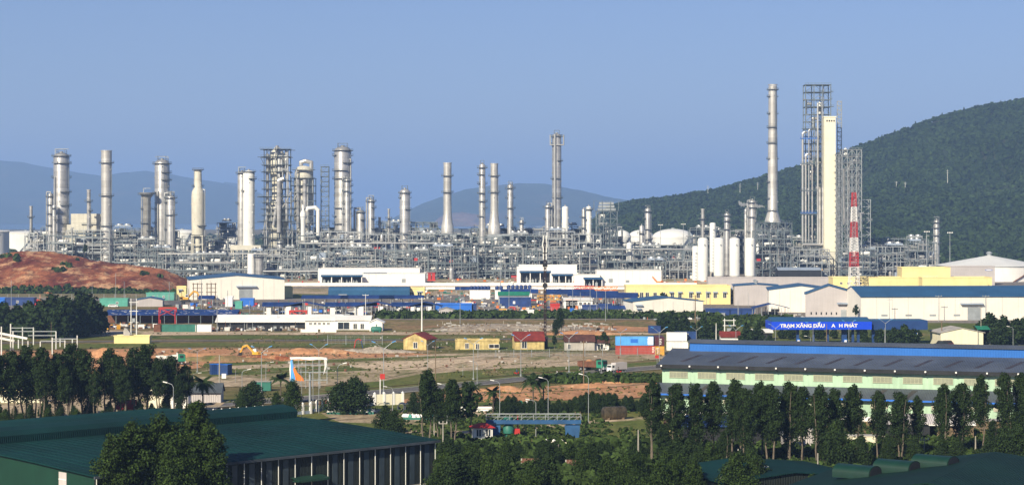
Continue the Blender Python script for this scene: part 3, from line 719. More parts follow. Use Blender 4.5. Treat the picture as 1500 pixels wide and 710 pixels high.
# two tube collars on the tallest central column
t = thing('collar_frame', 'square white pipe collar wrapped around the head of the tallest central column', 'pipe frame', (GX(815.5,Y1), Y1, 0))
b = MB(); s = F/Y1
for px_ in (806, 825.5): b.tube((GX(px_,Y1)-t.location.x, -3.6, GZ(213,Y1)), (GX(px_,Y1)-t.location.x, -3.6, GZ(198,Y1)), .45, 8)
b.tube((GX(806,Y1)-t.location.x, -3.6, GZ(212.5,Y1)), (GX(825.5,Y1)-t.location.x, -3.6, GZ(212.5,Y1)), .45, 8)
b.build('collar_pipe', M['pipe'], t); b = MB(); b.bx(-4.6, 4.6, -4, -3.3, GZ(200,Y1)-.15, GZ(200,Y1)+.1); b.bx(-4.6, 4.6, 3.3, 4, GZ(200,Y1)-.15, GZ(200,Y1)+.1); b.bx(-4.6,-4.3,-4,4,GZ(200,Y1)-.2,GZ(200,Y1)+.15); b.bx(4.3,4.6,-4,4,GZ(200,Y1)-.2,GZ(200,Y1)+.15); b.build('platform', M['steel'], t)

# ---- steel structures filled with pipes and vessels
def lattice(b, x0, x1, y0, y1, zs, nx, ny, cw=.48, brace=.5):
    xs = [x0+(x1-x0)*i/nx for i in range(nx+1)]; ys = [y0+(y1-y0)*i/ny for i in range(ny+1)]
    for x in xs:
        for y in ys: b.bx(x-cw/2, x+cw/2, y-cw/2, y+cw/2, 0, zs[-1])
    for z in zs:
        for y in ys: b.bx(x0, x1, y-.16, y+.16, z-.46, z-.01)
        for x in xs: b.bx(x-.15, x+.15, y0, y1, z-.44, z-.02)
    zz = [0]+list(zs)
    for k in range(len(zz)-1):
        for i in range(nx):
            if R.random() < brace:
                p, q = ((xs[i], zz[k]), (xs[i+1], zz[k+1])) if (i+k) % 2 else ((xs[i+1], zz[k]), (xs[i], zz[k+1]))
                b.beam((p[0], y0-.1, p[1]), (q[0], y0-.1, q[1]), .26)
def handrail(b, x0, x1, y, z):
    b.bx(x0, x1, y-.05, y+.05, z+1.05, z+1.15); b.bx(x0, x1, y-.03, y+.03, z+.55, z+.62)
    n = max(2, int((x1-x0)/2))
    for i in range(n+1):
        x = x0+(x1-x0)*i/n; b.bx(x-.05, x+.05, y-.05, y+.05, z, z+1.1)
def drum(parent, x0, x1, y, z, r, m='pipe', name='drum'):
    b = MB(); L = x1-x0; P = [(.02,0),(r*.6,.12*r),(r*.9,.35*r),(r,.6*r),(r,L-.6*r),(r*.9,L-.35*r),(r*.6,L-.12*r),(.02,L)]
    q = MB(); q.lathe(0, 0, P, 12, caps=False)
    b.add([(x0+v[2], y+v[0], z+v[1]) for v in q.v], q.f)
    for f in (.22, .78): b.bx(x0+L*f-.25, x0+L*f+.25, y-r*.7, y+r*.7, z-r-.5, z-r*.6)
    b.tube((x0+L*.5, y, z+r*.8), (x0+L*.5, y, z+r+.8), r*.2, 6)
    return b.build(name, M[m], parent, smooth=True)
def vdrum(parent, x, y, z0, z1, r, m='silver'):
    b = MB(); b.lathe(x, y, [(r*.9,z0),(r,z0+.4),(r,z1-r*.5),(r*.85,z1-r*.2),(r*.4,z1),(.02,z1)], 14)
    b.tube((x, y, z1-.2), (x, y, z1+.7), r*.2, 6)
    o = b.build('vessel', M[m], parent, smooth=True); return o
def pipe_rack(px0, px1, ytop, Y, label, depth=12, lv=5.2, name='pipe_rack', cat='pipe rack', dens=1.0, coolers=.4, ybot=None, white=.15, kind=None):
    x0, x1 = GX(px0, Y), GX(px1, Y); W = x1-x0; zt = GZ(ytop-(7 if 1360 < Y < 1480 and ytop > 338 else 3), Y); t = thing(name, label, cat, ((x0+x1)/2, Y, 0))
    n = max(2, int(round(zt/lv))); lvz = [zt*(i+1)/n for i in range(n)]; x0, x1 = -W/2, W/2
    nx = max(2, int(W/4.8)); ny = max(1, int(depth/7))
    b = MB(); lattice(b, x0, x1, 0, depth, lvz, nx, ny, brace=.35); b.build('steel_frame', M[R.choice(['steel','steel','steel','lsteel'])], t)
    b = MB()
    for z in lvz:
        xa, xb = sorted((U(x0, x1), U(x0, x1)))
        if xb-xa > 5: handrail(b, xa, xb, -.1, z); b.bx(xa, xb, 0, depth*.6, z, z+.07)
        if R.random() < .5: handrail(b, x0, x1, depth*.5, z)
    if b.v: b.build('walkway', M['lsteel'], t)['kind'] = 'stuff'
    if R.random() < .7:
        for z in R.sample(lvz, max(1, len(lvz)//2)):
            b = MB(); b.bx(x0, x1*U(.2,1), .5, depth, z-.02, z+.08); b.build('deck_plate', M['dsteel'], t)  # floor plates added to shade the levels below
    zz_ = [0]+lvz
    for k in range(len(lvz)):      # dark panels added bay by bay in place of shade between the steel
        for i in range(nx):
            if R.random() < (.62 if k < len(lvz)-1 else .25):
                xa = x0+(x1-x0)*i/nx; xb = x0+(x1-x0)*(i+1)/nx; b = MB(); b.bx(xa+.3, xb-.3, depth*.7, depth*.7+.2, zz_[k]+.3, zz_[k+1]-.5); b.build('shade_panel', M['dsteel' if R.random() < .75 else 'bluegrey'], t)
    for li, z in enumerate([lvz[0]*.5]+lvz[:-1] if n > 1 else lvz):
        b = MB(); k = int(3*dens)+R.randint(0, 3)
        for i in range(k):
            y = U(-.4, depth*.6); r = R.choice([.12,.16,.2,.28,.38,.5]); xa = x0-U(0,2) if R.random() < .7 else U(x0, 0); xb = x1+U(0,2) if R.random() < .7 else U(0, x1)
            zz = z+r+.1 if R.random() < .75 else z+U(1.2, 2.8)
            pts = [(xa, y, zz), (xb, y, zz)]
            if R.random() < .5:
                h = U(1.5, 4)*R.choice([-1, 1, 1]); m_ = U(xa*.5, xb*.5); pts = [(xa, y, zz), (m_, y, zz), (m_, y, max(.6, zz+h)), (xb*U(.6, 1), y, max(.6, zz+h))]
            b.path(pts, r, 6)
        b.build('pipe_run', M[R.choice(['pipe','pipe','silver','lsteel','steel'])], t, smooth=True)['kind'] = 'stuff'
    b = MB()
    for i in range(int(W/2.0*dens)):
        x = U(x0, x1); r = R.choice([.12,.16,.2,.3,.42]); za = R.choice([0]+lvz[:-1]); zb = R.choice(lvz)+U(0, 2.4)
        y = U(-.6, depth*.4)
        if zb < za+2: zb = za+4
        b.path([(x, y, za), (x, y, zb), (x+U(-4, 4), y, zb)], r, 6)
    b.build('riser_pipes', M['pipe'], t, smooth=True)['kind'] = 'stuff'
    for z in [0]+lvz[:-1]:
        hh = zt/n; xcur = x0+U(0, 4)
        while xcur < x1-3:
            q = R.random()
            if q < .32*dens:
                L = U(4, 8); r = U(.6, min(1.3, hh*.3)); drum(t, xcur, min(x1, xcur+L), U(1, depth*.5), z+r+.7, r, R.choice(['silver','pipe','tank','pipe'])); xcur += L+U(1, 5)
            elif q < .46*dens:
                r = U(.7, 1.4); vdrum(t, xcur+r, U(1, depth*.4), z+.2, z+hh*U(.75, 1.3), r, R.choice(['silver','tank','silver'])); xcur += 2*r+U(1, 5)
            elif q < .5*dens:
                b = MB(); wd = U(2, 4.5); h2 = U(1.5, hh*.6); b.bx(xcur, xcur+wd, 1, 4.5, z+.1, z+h2); b.bx(xcur-.1, xcur+wd+.1, .9, 4.6, z+h2, z+h2+.15)
                b.build('equipment_box', M[R.choice(['white','bluegrey','lsteel','redpaint','white'])], t); xcur += wd+U(1, 5)
            else: xcur += U(2, 6)
    # valves, junctions and little pieces that speckle the rack: too small to pick apart
    b = MB()
    for i in range(int(W*zt/9*dens)):
        x, z, y = U(x0, x1), U(.5, zt+.6), U(-.7, depth*.3); q = R.random(); s_ = U(.2, .55)
        if q < .4: b.box(x, y, z, s_, s_, s_*1.2)
        elif q < .7: b.tube((x, y-.4, z), (x, y+.4, z), s_*.6, 6)
        else: b.bx(x-.04, x+.04, y-.04, y+.04, z-U(.5,1.6), z+U(.3,1.2))
    b.build('valves_and_fittings', M[R.choice(['lsteel','pipe','lsteel'])], t)['kind'] = 'stuff'
    if coolers and R.random() < coolers:
        wd = U(.3, .6)*W; xa = U(x0, x1-wd); k = max(2, int(wd/4)); b = MB(); b.bx(xa, xa+wd, .5, depth-.5, zt+1.0, zt+2.2)
        for i in range(k+1):
            x = xa+wd*i/k; b.bx(x-.1, x+.1, .5, .8, zt, zt+1)
        ac = b.build('air_cooler', M[R.choice(['lsteel','bluegrey'])], t)
        for i in range(k):
            q = MB(); q.lathe(xa+wd*(i+.5)/k, depth/2, [(wd/k*.42, zt+2.2), (wd/k*.38, zt+3.1)], 12); q.build('fan_ring', M['pipe'], ac)
    return t

LAND = [(45,'the leftmost thin vent stack'),(90,'the widest left column'),(130,'the thin furnace stack'),(156,'the plain left smokestack'),(215,'the flared-top column'),(237,'the round-headed left column'),(290,'the cream wide-bellied column'),(360,'the pair of cream cylinders'),(405,'the cracking unit'),(445,'the domed regenerator vessel'),(475,'the lattice stair tower'),(502,'the massive many-platform column'),(543,'the slim davit column'),(593,'the lone centre-left column'),(655,'the single centre smokestack'),(715,'the pair of centre stacks'),(748,'the four-platform column'),(815,'the tallest central column'),(889,'the open frame tower with coolers'),(922,'the white slender drum'),(949,'the column between the domed tanks'),(985,'the biggest domed tank'),(1029,'the left white silos'),(1076,'the right white silos'),(1132,'the tallest smokestack'),(1190,'the tall polymer frame tower'),(1220,'the cream slab tower'),(1251,'the red and white mast'),(1300,'the far right process frames'),(1372,'the lone right column')]
def where(px):
    l = min(LAND, key=lambda a: abs(a[0]-px)); d = px-l[0]
    return ('below ' if abs(d) < 8 else 'just left of ' if d < 0 else 'just right of ')+l[1]
racks = [  # x0, x1, top row, depth row index
 (36,64,352,1),(60,82,340,1),(68,106,352,0),(160,205,337,2),(163,212,346,1),(168,236,360,0),(205,262,372,0),(212,258,345,1),(222,262,352,2),
 (256,300,388,0),(258,345,378,-1),(300,345,360,1),(318,345,329,2),(345,392,376,0),(262,322,353,2),
 (385,440,348,1),(388,432,372,0),(436,492,340,1),(436,470,352,0),(470,530,346,0),(492,560,338,1),(528,590,350,0),(556,640,328,2),(560,592,331,1),(600,642,336,1),(598,650,352,0),
 (636,690,350,0),(640,700,338,1),(688,742,354,0),(690,755,337,1),(735,795,352,0),(750,800,341,1),(790,842,346,0),(795,860,339,1),(838,880,350,0),(842,912,342,1),
 (840,876,368,-1),(876,936,369,0),(900,960,362,1),(930,985,370,0),(955,1015,366,1),(980,1022,374,0),(905,975,386,-1),(955,1020,385,-1),(628,700,366,-1),(700,770,368,-1),(765,842,370,-1),
 (1010,1060,343,1),(1050,1110,345,1),(1036,1110,352,2),(1106,1160,345,0),(1150,1200,358,1),(1160,1215,372,0),(1112,1158,331,1),
 (1262,1310,356,1),(1275,1330,368,0),(1305,1360,357,1),(1330,1372,362,0),(1232,1285,372,0),(440,490,372,-1),(488,560,368,-1),(556,604,370,-1),(340,440,386,-1),(600,640,372,-1)]
rows = {-1: 1330, 0: 1375, 1: 1440, 2: 1500}
cnt = {}
for x0, x1, yt, rw in racks:
    c_ = (x0+x1)/2; depth_word = {-1:'front grey pipe rack', 0:'lower grey pipe rack', 1:'taller grey pipe rack', 2:'rearmost grey pipe rack'}[rw]
    lab = f'{depth_word} {where(c_)}'; k = cnt.get(lab, 0); cnt[lab] = k+1
    if k: lab += ', farther right'
    pipe_rack(x0, x1, yt, rows[rw]+U(-6, 6), lab, depth=U(9, 15), dens=1.0)

# long pipe runs on sleepers and bridge spans in front of the racks
def pipeway(px0, px1, py, Y, label):
    t = thing('pipe_bridge', label, 'pipe bridge', (GX((px0+px1)/2, Y), Y, 0)); w_ = (GX(px1, Y)-GX(px0, Y))/2; z = GZ(py, Y)
    b = MB()
    for i in range(int(2*w_/9)+1):
        x = -w_+9*i; b.bx(x-.2, x+.2, -.2, .2, 0, z); b.bx(x-.2, x+.2, 3.8, 4.2, 0, z); b.bx(x-.2, x+.2, -.6, 4.6, z-.3, z)
    b.build('trestle', M['steel'], t)
    for k, (y, r) in enumerate(((.3,.32),(1.4,.22),(2.4,.4),(3.5,.2))):
        b = MB(); b.tube((-w_, y, z+r), (w_, y, z+r), r, 8); b.build('pipe', M[['pipe','lsteel','silver','pipe'][k]], t, smooth=True)
pipeway(232, 392, 372.5, 1345, 'long silver pipe bridge in front of the cream wide-bellied column')
pipeway(440, 640, 357, 1352, 'long pipe bridge crossing behind the white hall at centre left')
pipeway(860, 1020, 366, 1352, 'long pipe bridge below the domed tanks')
pipeway(385, 500, 398, 1290, 'low pipe bridge at the foot of the cracking unit')

# ---- cream furnace at the left
def furnace(px0, px1, ytop, Y, label, steps, m='cream'):
    t = thing('process_furnace', label, 'furnace', (GX((px0+px1)/2, Y), Y, 0)); cx = t.location.x
    for (a, b_, y0, y1) in steps:
        x0, x1, z0, z1 = GX(a, Y)-cx, GX(b_, Y)-cx, GZ(y1, Y), GZ(y0, Y); q = MB(); q.bx(x0, x1, 0, 12, z0, z1)
        box = q.build('casing', M[m], t); r_ = MB(); n = max(2, int((x1-x0)/2.6))
        for i in range(n+1):
            x = x0+(x1-x0)*i/n; r_.bx(x-.08, x+.08, -.14, -.003, z0, z1)
        for zz in np.arange(z0+1.5, z1, 3): r_.bx(x0-.1, x1+.1, -.16, -.003, zz-.07, zz+.07)
        r_.build('stiffener', M[m], box)
        p = MB(); pa, pb = x0+U(-.6, 8), x1-U(-.6, 8); p.bx(pa, pb, -1.0, -.2, z0+.05, z0+.2); handrail(p, pa, pb, -1.0, z0+.2)
        p.build('platform', M['steel'], t)
    return t
furnace(100, 160, 313, 1405, 'cream box furnace with stepped top in the left cluster', [(104,150,313,329),(98,157,329,341),(96,160,341,353),(94,161,353,378)])
furnace(640, 678, 340, 1400, 'pale box furnace under the single centre smokestack', [(645,680,343,352)], m='lsteel')
furnace(712, 752, 340, 1400, 'pale box furnace under the pair of centre stacks', [(714,752,343,352)], m='lsteel')
t = thing('equipment_table', 'concrete table with open bays carrying the pair of cream cylinders', 'platform', (GX(361,Y1), Y1, 0)); b = MB()
x0, x1 = -10.5, 10.5; b.bx(x0, x1, -5, 7, GZ(366,Y1), GZ(359,Y1)); b.build('slab', M['cream'], t)
for i in range(6): q = MB(); q.bx(x0+.2+i*4, x0+1.0+i*4, -4.6, -3.8, 0, GZ(366,Y1)); q.bx(x0+.2+i*4, x0+1.0+i*4, 5.6, 6.4, 0, GZ(366,Y1)); q.build('leg', M['cream'], t)
pipe_rack(98, 160, 344, 1392, 'open steel and pipework standing before the cream box furnace', depth=6, dens=.5, coolers=0)
# leg frame of the wide-bellied column
t = thing('support_frame', 'cream leg frame under the cream wide-bellied column', 'frame', (GX(290,Y1), Y1, 0)); b = MB(); zt = GZ(345,Y1)
for sx in (-1, 1):
    for sy in (-1, 1): b.beam((sx*4.2, sy*4, 0), (sx*3.6, sy*3.6, zt), .7)
for z in (GZ(372,Y1), GZ(358,Y1), zt-.2):
    for s_ in (-1, 1): b.bx(-4.2, 4.2, s_*4-.25, s_*4+.25, z-.3, z+.3); b.bx(s_*4-.25, s_*4+.25, -4.2, 4.2, z-.28, z+.28)
b.build('legs', M['cream'], t)

# ---- tall frame towers
def frame_tower(px0, px1, ytop, Y, label, nx, ny, lv, depth, m='steel', name='frame_tower', cw=.5, dens=1.0, rails=True, decks=None, xb=1.0):
    x0, x1 = GX(px0, Y), GX(px1, Y); cx = (x0+x1)/2; W = x1-x0; zt = GZ(ytop, Y); n = int(round(zt/lv)); zs = [zt*(i+1)/n for i in range(n)]
    t = thing(name, label, 'steel tower', (cx, Y, 0)); b = MB(); lattice(b, -W/2, W/2, 0, depth, zs, nx, ny, cw=cw, brace=xb); b.build('steel_frame', M[m], t)
    for z in zs:
        if R.random() < (.8 if decks is None else decks):
            b = MB(); b.bx(-W/2-.3, W/2+.3, -.5, depth, z, z+.08); handrail(b, -W/2-.3, W/2+.3, -.5, z+.08); b.build('deck', M[m], t)
    if W > 6:
        for i, z in enumerate([0]+zs[:-1]):
            for q in range(2):
                if R.random() < .45*min(1, dens):
                    x = U(-W/2+1.5, W/2-1.5); r = U(.7, 1.5)
                    if R.random() < .6: vdrum(t, x, U(1.5, depth*.5), z+.2, z+lv*U(.8, 1.7), r, R.choice(['silver','tank','silver','lsteel']))
                    else: drum(t, max(-W/2, x-2.5), min(W/2, x+2.5), U(1.5, depth*.5), z+r+.5, min(r, 1.1), R.choice(['silver','pipe','tank']))
            if R.random() < .35:
                b = MB(); e = U(.5, 2.6); sd_ = R.choice([-1, 1]); xa = sd_*W/2; b.bx(min(xa, xa+sd_*e), max(xa, xa+sd_*e), -.6, 3, z-.15, z+.1); handrail(b, min(xa, xa+sd_*e), max(xa, xa+sd_*e), -.6, z+.1); b.build('side_platform', M[m], t)
    for k in range(int(W/1.5*dens)):
        x, y = U(-W/2+.3, W/2-.3), U(-.8, depth*.5); za, zb = sorted((U(0, zt*.9), U(zt*.2, zt))); b = MB()
        if zb-za < 6: zb = za+10
        b.path([(x, y, za), (x, y, min(zb, zt)), (x+U(-3, 3), y, min(zb, zt))], R.choice([.15,.2,.3,.4]), 6); b.build('riser_pipe', M[R.choice(['pipe','silver'])], t, smooth=True)
    return t, W, zt
frame_tower(470, 481, 244, Y1, 'narrow lattice stair tower between the cracking unit and the massive column', 1, 1, 3.4, 6, dens=.3, cw=.35)
ft, W, zt = frame_tower(874, 904, 309, Y1-20, 'open frame tower topped with air coolers, right of the tallest central column', 3, 1, 5, 12, dens=.8)
for i, (ya, yb, a, c_) in enumerate(((296,299.5,878,899),(300.5,304,877,900),(305,308.5,876,902))):
    b = MB(); Y = Y1-20; b.bx(GX(a,Y)-ft.location.x, GX(c_,Y)-ft.location.x, 1, 10, GZ(yb,Y), GZ(ya,Y)); b.build('air_cooler', M['lsteel'], ft)
b = MB()
for i in range(4): b.bx(-9+i*5.6, -8.6+i*5.6, .6, .95, GZ(309,Y1-20), GZ(295,Y1-20))
handrail(b, -9, 9, .7, GZ(296,Y1-20)); b.build('cooler_frame', M['steel'], ft)

# cracking unit
t = thing('cracking_unit', 'dense steel cracking unit with stacked cream vessels and a crown of pipes', 'process unit', (GX(406,Y1), Y1, 0))
fx = lambda p: GX(p, Y1)-t.location.x; fz = lambda y: GZ(y, Y1)
b = MB(); b.lathe(0, 0, [(w_/2/2.11, fz(y)) for w_, y in ((26,410),(26,338),(32,332),(32,318),(24,302),(20,296),(17,292),(17,262),(20,256),(27,250),(27,232),(20,224),(10,218),(4,214))], 24); b.build('reactor_vessel', M['cream'], t, smooth=True)
for y0, px, w_, y1 in ((226,393,5,330),(222,421,5.5,262),(214,407,4.5,226),(230,414,9,252)):
    b = MB(); b.lathe(fx(px), -5, [(w_/4.2, fz(y1)), (w_/4.2, fz(y0)), (.1, fz(y0)+.4)], 12); b.build('cyclone_pipe', M['silver'], t, smooth=True)
b = MB(); b.path([(fx(410), -7, fz(262)), (fx(410), -7, fz(231)), (fx(421), -7, fz(231)), (fx(421), -7, fz(250))], 1.1, 8); b.build('transfer_line', M['tank'], t, smooth=True)
b = MB(); b.path([(fx(403), -9, fz(330)), (fx(412), -9, fz(268)), (fx(412), -9, fz(262))], 1.0, 8); b.build('transfer_line', M['silver'], t, smooth=True)
b = MB(); b.path([(fx(411), -10, fz(340)), (fx(411), -10, fz(265)), (fx(418), -10, fz(262))], 1.5, 8); b.build('transfer_line', M['silver'], t, smooth=True)
zs = [fz(y) for y in (372,360,348,336,324,315,306,297,288,277,265,252,242,230,219)]
b = MB()
for x in (fx(389), fx(398), fx(408), fx(416), fx(424)):
    for y in (-8, 8): b.bx(x-.28, x+.28, y-.28, y+.28, 0, zs[-1])
for z in zs:
    e = U(0, 4)
    for y in (-8, 8): b.bx(fx(387)-e, fx(425)+U(0,3), y-.18, y+.18, z-.5, z-.1)
    for x in (fx(389), fx(408), fx(424)): b.bx(x-.18, x+.18, -8, 8, z-.5, z-.1)
for i in range(len(zs)-1):
    a, c_ = (fx(389), fx(398)) if i % 2 else (fx(416), fx(424)); b.beam((a, -8.1, zs[i]), (c_, -8.1, zs[i+1]), .25)
b.beam((fx(384), -8, zs[-3]+5), (fx(389), -8, zs[-3]), .3)
b.build('steel_frame', M['dsteel'], t)
for z in zs:
    b = MB(); xa, xb = fx(384)-U(-1, 2), fx(427)+U(-1, 2); b.ring(0, 0, z, 8, 10.5, .2, 12); b.bx(xa, xb, -9.4, -7.5, z, z+.12); handrail(b, xa, xb, -9.4, z+.1); b.build('deck', M['steel'], t)
for i in range(22):
    b = MB(); x = U(fx(388), fx(426)); za = R.choice(zs[:-3]); b.path([(x, -8.5, za), (x, -8.5, za+U(6, 22)), (x+U(-4, 4), -8.5, za+U(8, 14))], R.choice([.2,.3,.5]), 6); b.build('riser_pipe', M['pipe'], t, smooth=True)
# second vessel
t = thing('cracking_unit', 'cream domed regenerator vessel caged in steel decks right of the cracking unit crown', 'process unit', (GX(445,Y1), Y1, 0))
fx = lambda p: GX(p, Y1)-t.location.x
b = MB(); b.lathe(0, 0, [(w_/2/2.11, fz(y)) for w_, y in ((20,410),(20,330),(27,322),(27,255),(25,249),(18,244.5),(6,243),(.1,242.8))], 24); b.build('regenerator_vessel', M['cream'], t, smooth=True)
b = MB(); b.path([(fx(441), 0, fz(243)), (fx(441), 0, fz(238)), (fx(447), 0, fz(236)), (fx(456), 0, fz(238)), (fx(456), -1, fz(330))], 1.4, 8); b.build('overhead_duct', M['silver'], t, smooth=True)
for px, y0, y1, r_ in ((438,263,332,1.1),(448,263,305,1.6),(452,270,330,.6)):
    b = MB(); b.tube((fx(px), -7.5, fz(y1)), (fx(px), -7.5, fz(y0)), r_, 10); b.build('standpipe', M['silver'], t, smooth=True)
zs = [fz(y) for y in (372,360,349,338,327,316,305,294,283,272,261,249)]; b = MB()
for x in (fx(429), fx(437), fx(453), fx(461)):
    for y in (-8, 8): b.bx(x-.22, x+.22, y-.22, y+.22, 0, zs[-2])
for z in zs[:-1]:
    for y in (-8, 8): b.bx(fx(428), fx(462), y-.15, y+.15, z-.45, z-.1)
for i in range(len(zs)-2):
    a, c_ = (fx(429), fx(437)) if i % 2 else (fx(453), fx(461)); b.beam((a, -8.1, zs[i]), (c_, -8.1, zs[i+1]), .2)
b.build('steel_frame', M['steel'], t)
for z in zs:
    b = MB(); b.ring(0, 0, z, 6.5, 8.2, .2, 12); xa = fx(427)-U(0,1); xb = fx(440 if R.random() < .5 else 463)
    b.bx(xa, xb, -9.2, -7.8, z, z+.12); handrail(b, xa, xb, -9.2, z+.1); b.build('deck', M['steel'], t)
for i in range(14):
    b = MB(); x = U(fx(428), fx(462)); za = R.choice(zs[:-3]); b.path([(x, -8.6, za), (x, -8.6, za+U(6, 18)), (x+U(-4, 4), -8.6, za+U(8, 14))], R.choice([.2,.3,.4]), 6); b.build('riser_pipe', M['pipe'], t, smooth=True)
# white goose-neck ducts in front
t = thing('gooseneck_duct', 'fat white gooseneck duct bending down in front of the massive column', 'duct', (GX(455,1390), 1390, 0)); Y = 1390; fx = lambda p: GX(p, Y)-t.location.x
b = MB(); b.path([(fx(449), 0, GZ(309,Y)), (fx(451), 0, GZ(305,Y)), (fx(462), 0, GZ(304,Y)), (fx(466), 0, GZ(308,Y)), (fx(466), 0, GZ(385,Y)), (fx(464), 0, GZ(394,Y))], 1.35, 10); b.build('duct', M['tank'], t, smooth=True)
t = thing('gooseneck_duct', 'white vertical duct with a swollen joint left of the gooseneck duct', 'duct', (GX(444,1388), 1388, 0)); Y = 1388
b = MB(); b.lathe(0, 0, [(1.1,0),(1.1,GZ(386,Y)),(1.6,GZ(380,Y)),(1.6,GZ(322,Y)),(2.1,GZ(318,Y)),(2.1,GZ(312,Y)),(.9,GZ(308,Y)),(.9,GZ(300,Y))], 14); b.build('duct', M['tank'], t, smooth=True)
for y in (380, 345, 318): b = MB(); b.ring(0, 0, GZ(y,Y), 1.6, 2.2, .3, 14); b.build('flange', M['lsteel'], t)
column(410, 8.5, 353, 1395, 'silver upright vessel at the foot of the cracking unit', (356,366), name='pressure_vessel', cat='vessel')
column(368, 11, 372, 1320, 'plain white upright drum behind the left white hall', (), m='white', name='pressure_vessel', cat='vessel', head='flat')
column(380, 11, 375, 1318, 'short silver storage drum right of the plain white upright drum', (376,), name='pressure_vessel', cat='vessel', head='flat')
column(686, 11, 373, 1345, 'fat silver drum inside the centre frames, larger of the two', (375,388), name='pressure_vessel', cat='vessel')
column(661, 6.5, 392, 1325, 'small silver drum inside the centre frames, left of the fat silver drum', (), name='pressure_vessel', cat='vessel')
column(707, 7, 374, 1350, 'slim silver drum right of the fat silver drum in the centre frames', (384,), name='pressure_vessel', cat='vessel')

# polymer tower group
Yp = 1400.0
frame_tower(1180, 1217, 124, Yp, 'very tall open steel polymer tower left of the cream slab tower', 3, 1, 5.0, 11, dens=1.6, cw=.55, decks=.6, xb=1.0)
frame_tower(1234, 1262, 219, Yp-14, 'second steel tower standing right of the cream slab tower', 4, 1, 4.6, 9, dens=2.6, m='lsteel', cw=.5, decks=.8)
frame_tower(1224.5, 1233.5, 226, Yp-15, 'narrow steel frame squeezed between the cream slab tower and the second tower', 2, 1, 3.9, 8, dens=2.2, m='lsteel', cw=.5, decks=1.0)
frame_tower(1262, 1275, 292, Yp-6, 'slim leaning-braced steel frame at the right edge of the polymer towers', 1, 1, 4.6, 8, dens=.2, m='lsteel', cw=.5, decks=.2)
frame_tower(1110, 1160, 326, Yp-8, 'tall heater frame with decks under the tallest smokestack', 5, 2, 4.4, 16, dens=1.2)
frame_tower(1128, 1168, 372, Yp-30, 'low blue grey equipment frame in front of the tallest smokestack', 4, 1, 4.4, 12, dens=1)
t = thing('pipe_bundle', 'tall silver pipes with blue decks on the left side of the polymer tower', 'pipes', (GX(1178,Yp-3), Yp-3, 0)); Y = Yp-3; fx = lambda p: GX(p, Y)-t.location.x
for k, (pa, yt, pb, r_) in enumerate(((1175.5,194,1182,.75),(1180,226,1186,.7),(1184.5,190,1188,.4),(1189.5,236,1186,.5),(1197.5,152,1199,.6),(1200.5,275,1196,.85),(1204,150,1204,.3))):
    b = MB(); yb = 360; b.path([(fx(pa), -1, GZ(yb,Y)), (fx(pa), -1, GZ(yt+2,Y)), (fx(pa)*.7+fx(pb)*.3, -1, GZ(yt,Y)), (fx(pb), 0, GZ(yt,Y))], r_, 8); b.build('pipe', M['silver' if k % 2 else 'pipe'], t, smooth=True)
for k, y in enumerate((203,240,279,312,313.5,356)):
    b = MB(); b.bx(fx(1172), fx(1196), -2.2, 0, GZ(y,Y)-.2, GZ(y,Y)+.2); handrail(b, fx(1172), fx(1196), -2.2, GZ(y,Y)+.2); b.build('deck', M['bluebright' if k in (0,3) else 'steel'], t)
b = MB(); b.path([(fx(1175.5), -1.5, GZ(358,Y)), (fx(1205), -1.5, GZ(358,Y)), (fx(1205), -1.5, GZ(270,Y))], .9, 8); b.build('return_pipe', M['silver'], t, smooth=True)
# cream slab tower
t = thing('slab_tower', 'smooth cream slab tower rising between the two steel polymer towers', 'tower', (GX(1216,Yp-10), Yp-10, 0), radians(0)); Y = Yp-10; fx = lambda p: GX(p, Y)-t.location.x
zt = GZ(171,Y); b = MB(); b.bx(fx(1207.5), fx(1224), 0, 9, GZ(368,Y), zt-.6); b.bx(fx(1206.8), fx(1225), -.3, 9.3, zt-.6, zt+.3); b.build('wall', M['creamtower'], t)
for i in range(4): q = MB(); q.bx(fx(1210.5+i*3.4), fx(1212.5+i*3.4), -.1, .15, zt-3.4, zt-2.2); q.build('window', M['dark'], t)
for k in range(1, 12):
    q = MB(); z = zt-k*7.5; q.bx(fx(1207.4), fx(1224.1), -.06, -.003, z, z+.12); q.build('joint_strip', M['creamtower'], t)
q = MB(); q.bx(fx(1202), fx(1224), -1.2, 9, 0, GZ(368.5,Y)); q.build('base_block', M['cream'], t)
frame_tower(1227, 1233, 148, Yp+4, 'thin silver lattice mast right behind the cream slab tower', 1, 1, 3, 2.8, dens=.3, m='lsteel', cw=.3, decks=0, name='lattice_mast')
column(1243, 5, 240, Yp-9, 'slim silver pipe column inside the right polymer tower', (250,290,330), lad=False)

# red and white lattice mast
Ym = 1120.0
t = thing('communication_mast', 'red and white banded lattice mast in front of the polymer towers', 'mast', (GX(1251,Ym), Ym, 0)); zt = GZ(282,Ym); zb = 0
mk = [(282,303,'redpaint'),(303,325,'white'),(325,348,'redpaint'),(348,369,'white'),(369,391,'redpaint'),(391,418,'white')]
hw = lambda z: 1.0+(zt-z)/zt*1.7
for ya, yb, m_ in mk:
    z1, z0 = GZ(ya,Ym), max(0, GZ(yb,Ym)) if ya != 391 else 0; n = 5; b = MB()
    for k in range(n):
        a, c_ = z0+(z1-z0)*k/n, z0+(z1-z0)*(k+1)/n; A, B_ = hw(a), hw(c_); ca = [(-A,-A),(A,-A),(A,A),(-A,A)]; cb = [(-B_,-B_),(B_,-B_),(B_,B_),(-B_,B_)]
        for i in range(4):
            j = (i+1) % 4; b.beam((*ca[i], a), (*cb[i], c_), .26); b.beam((*ca[i], a), (*cb[j], c_), .12); b.beam((*ca[j], a), (*cb[i], c_), .12); b.beam((*cb[i], c_), (*cb[j], c_), .14)
    b.build('mast_section', M[m_], t)
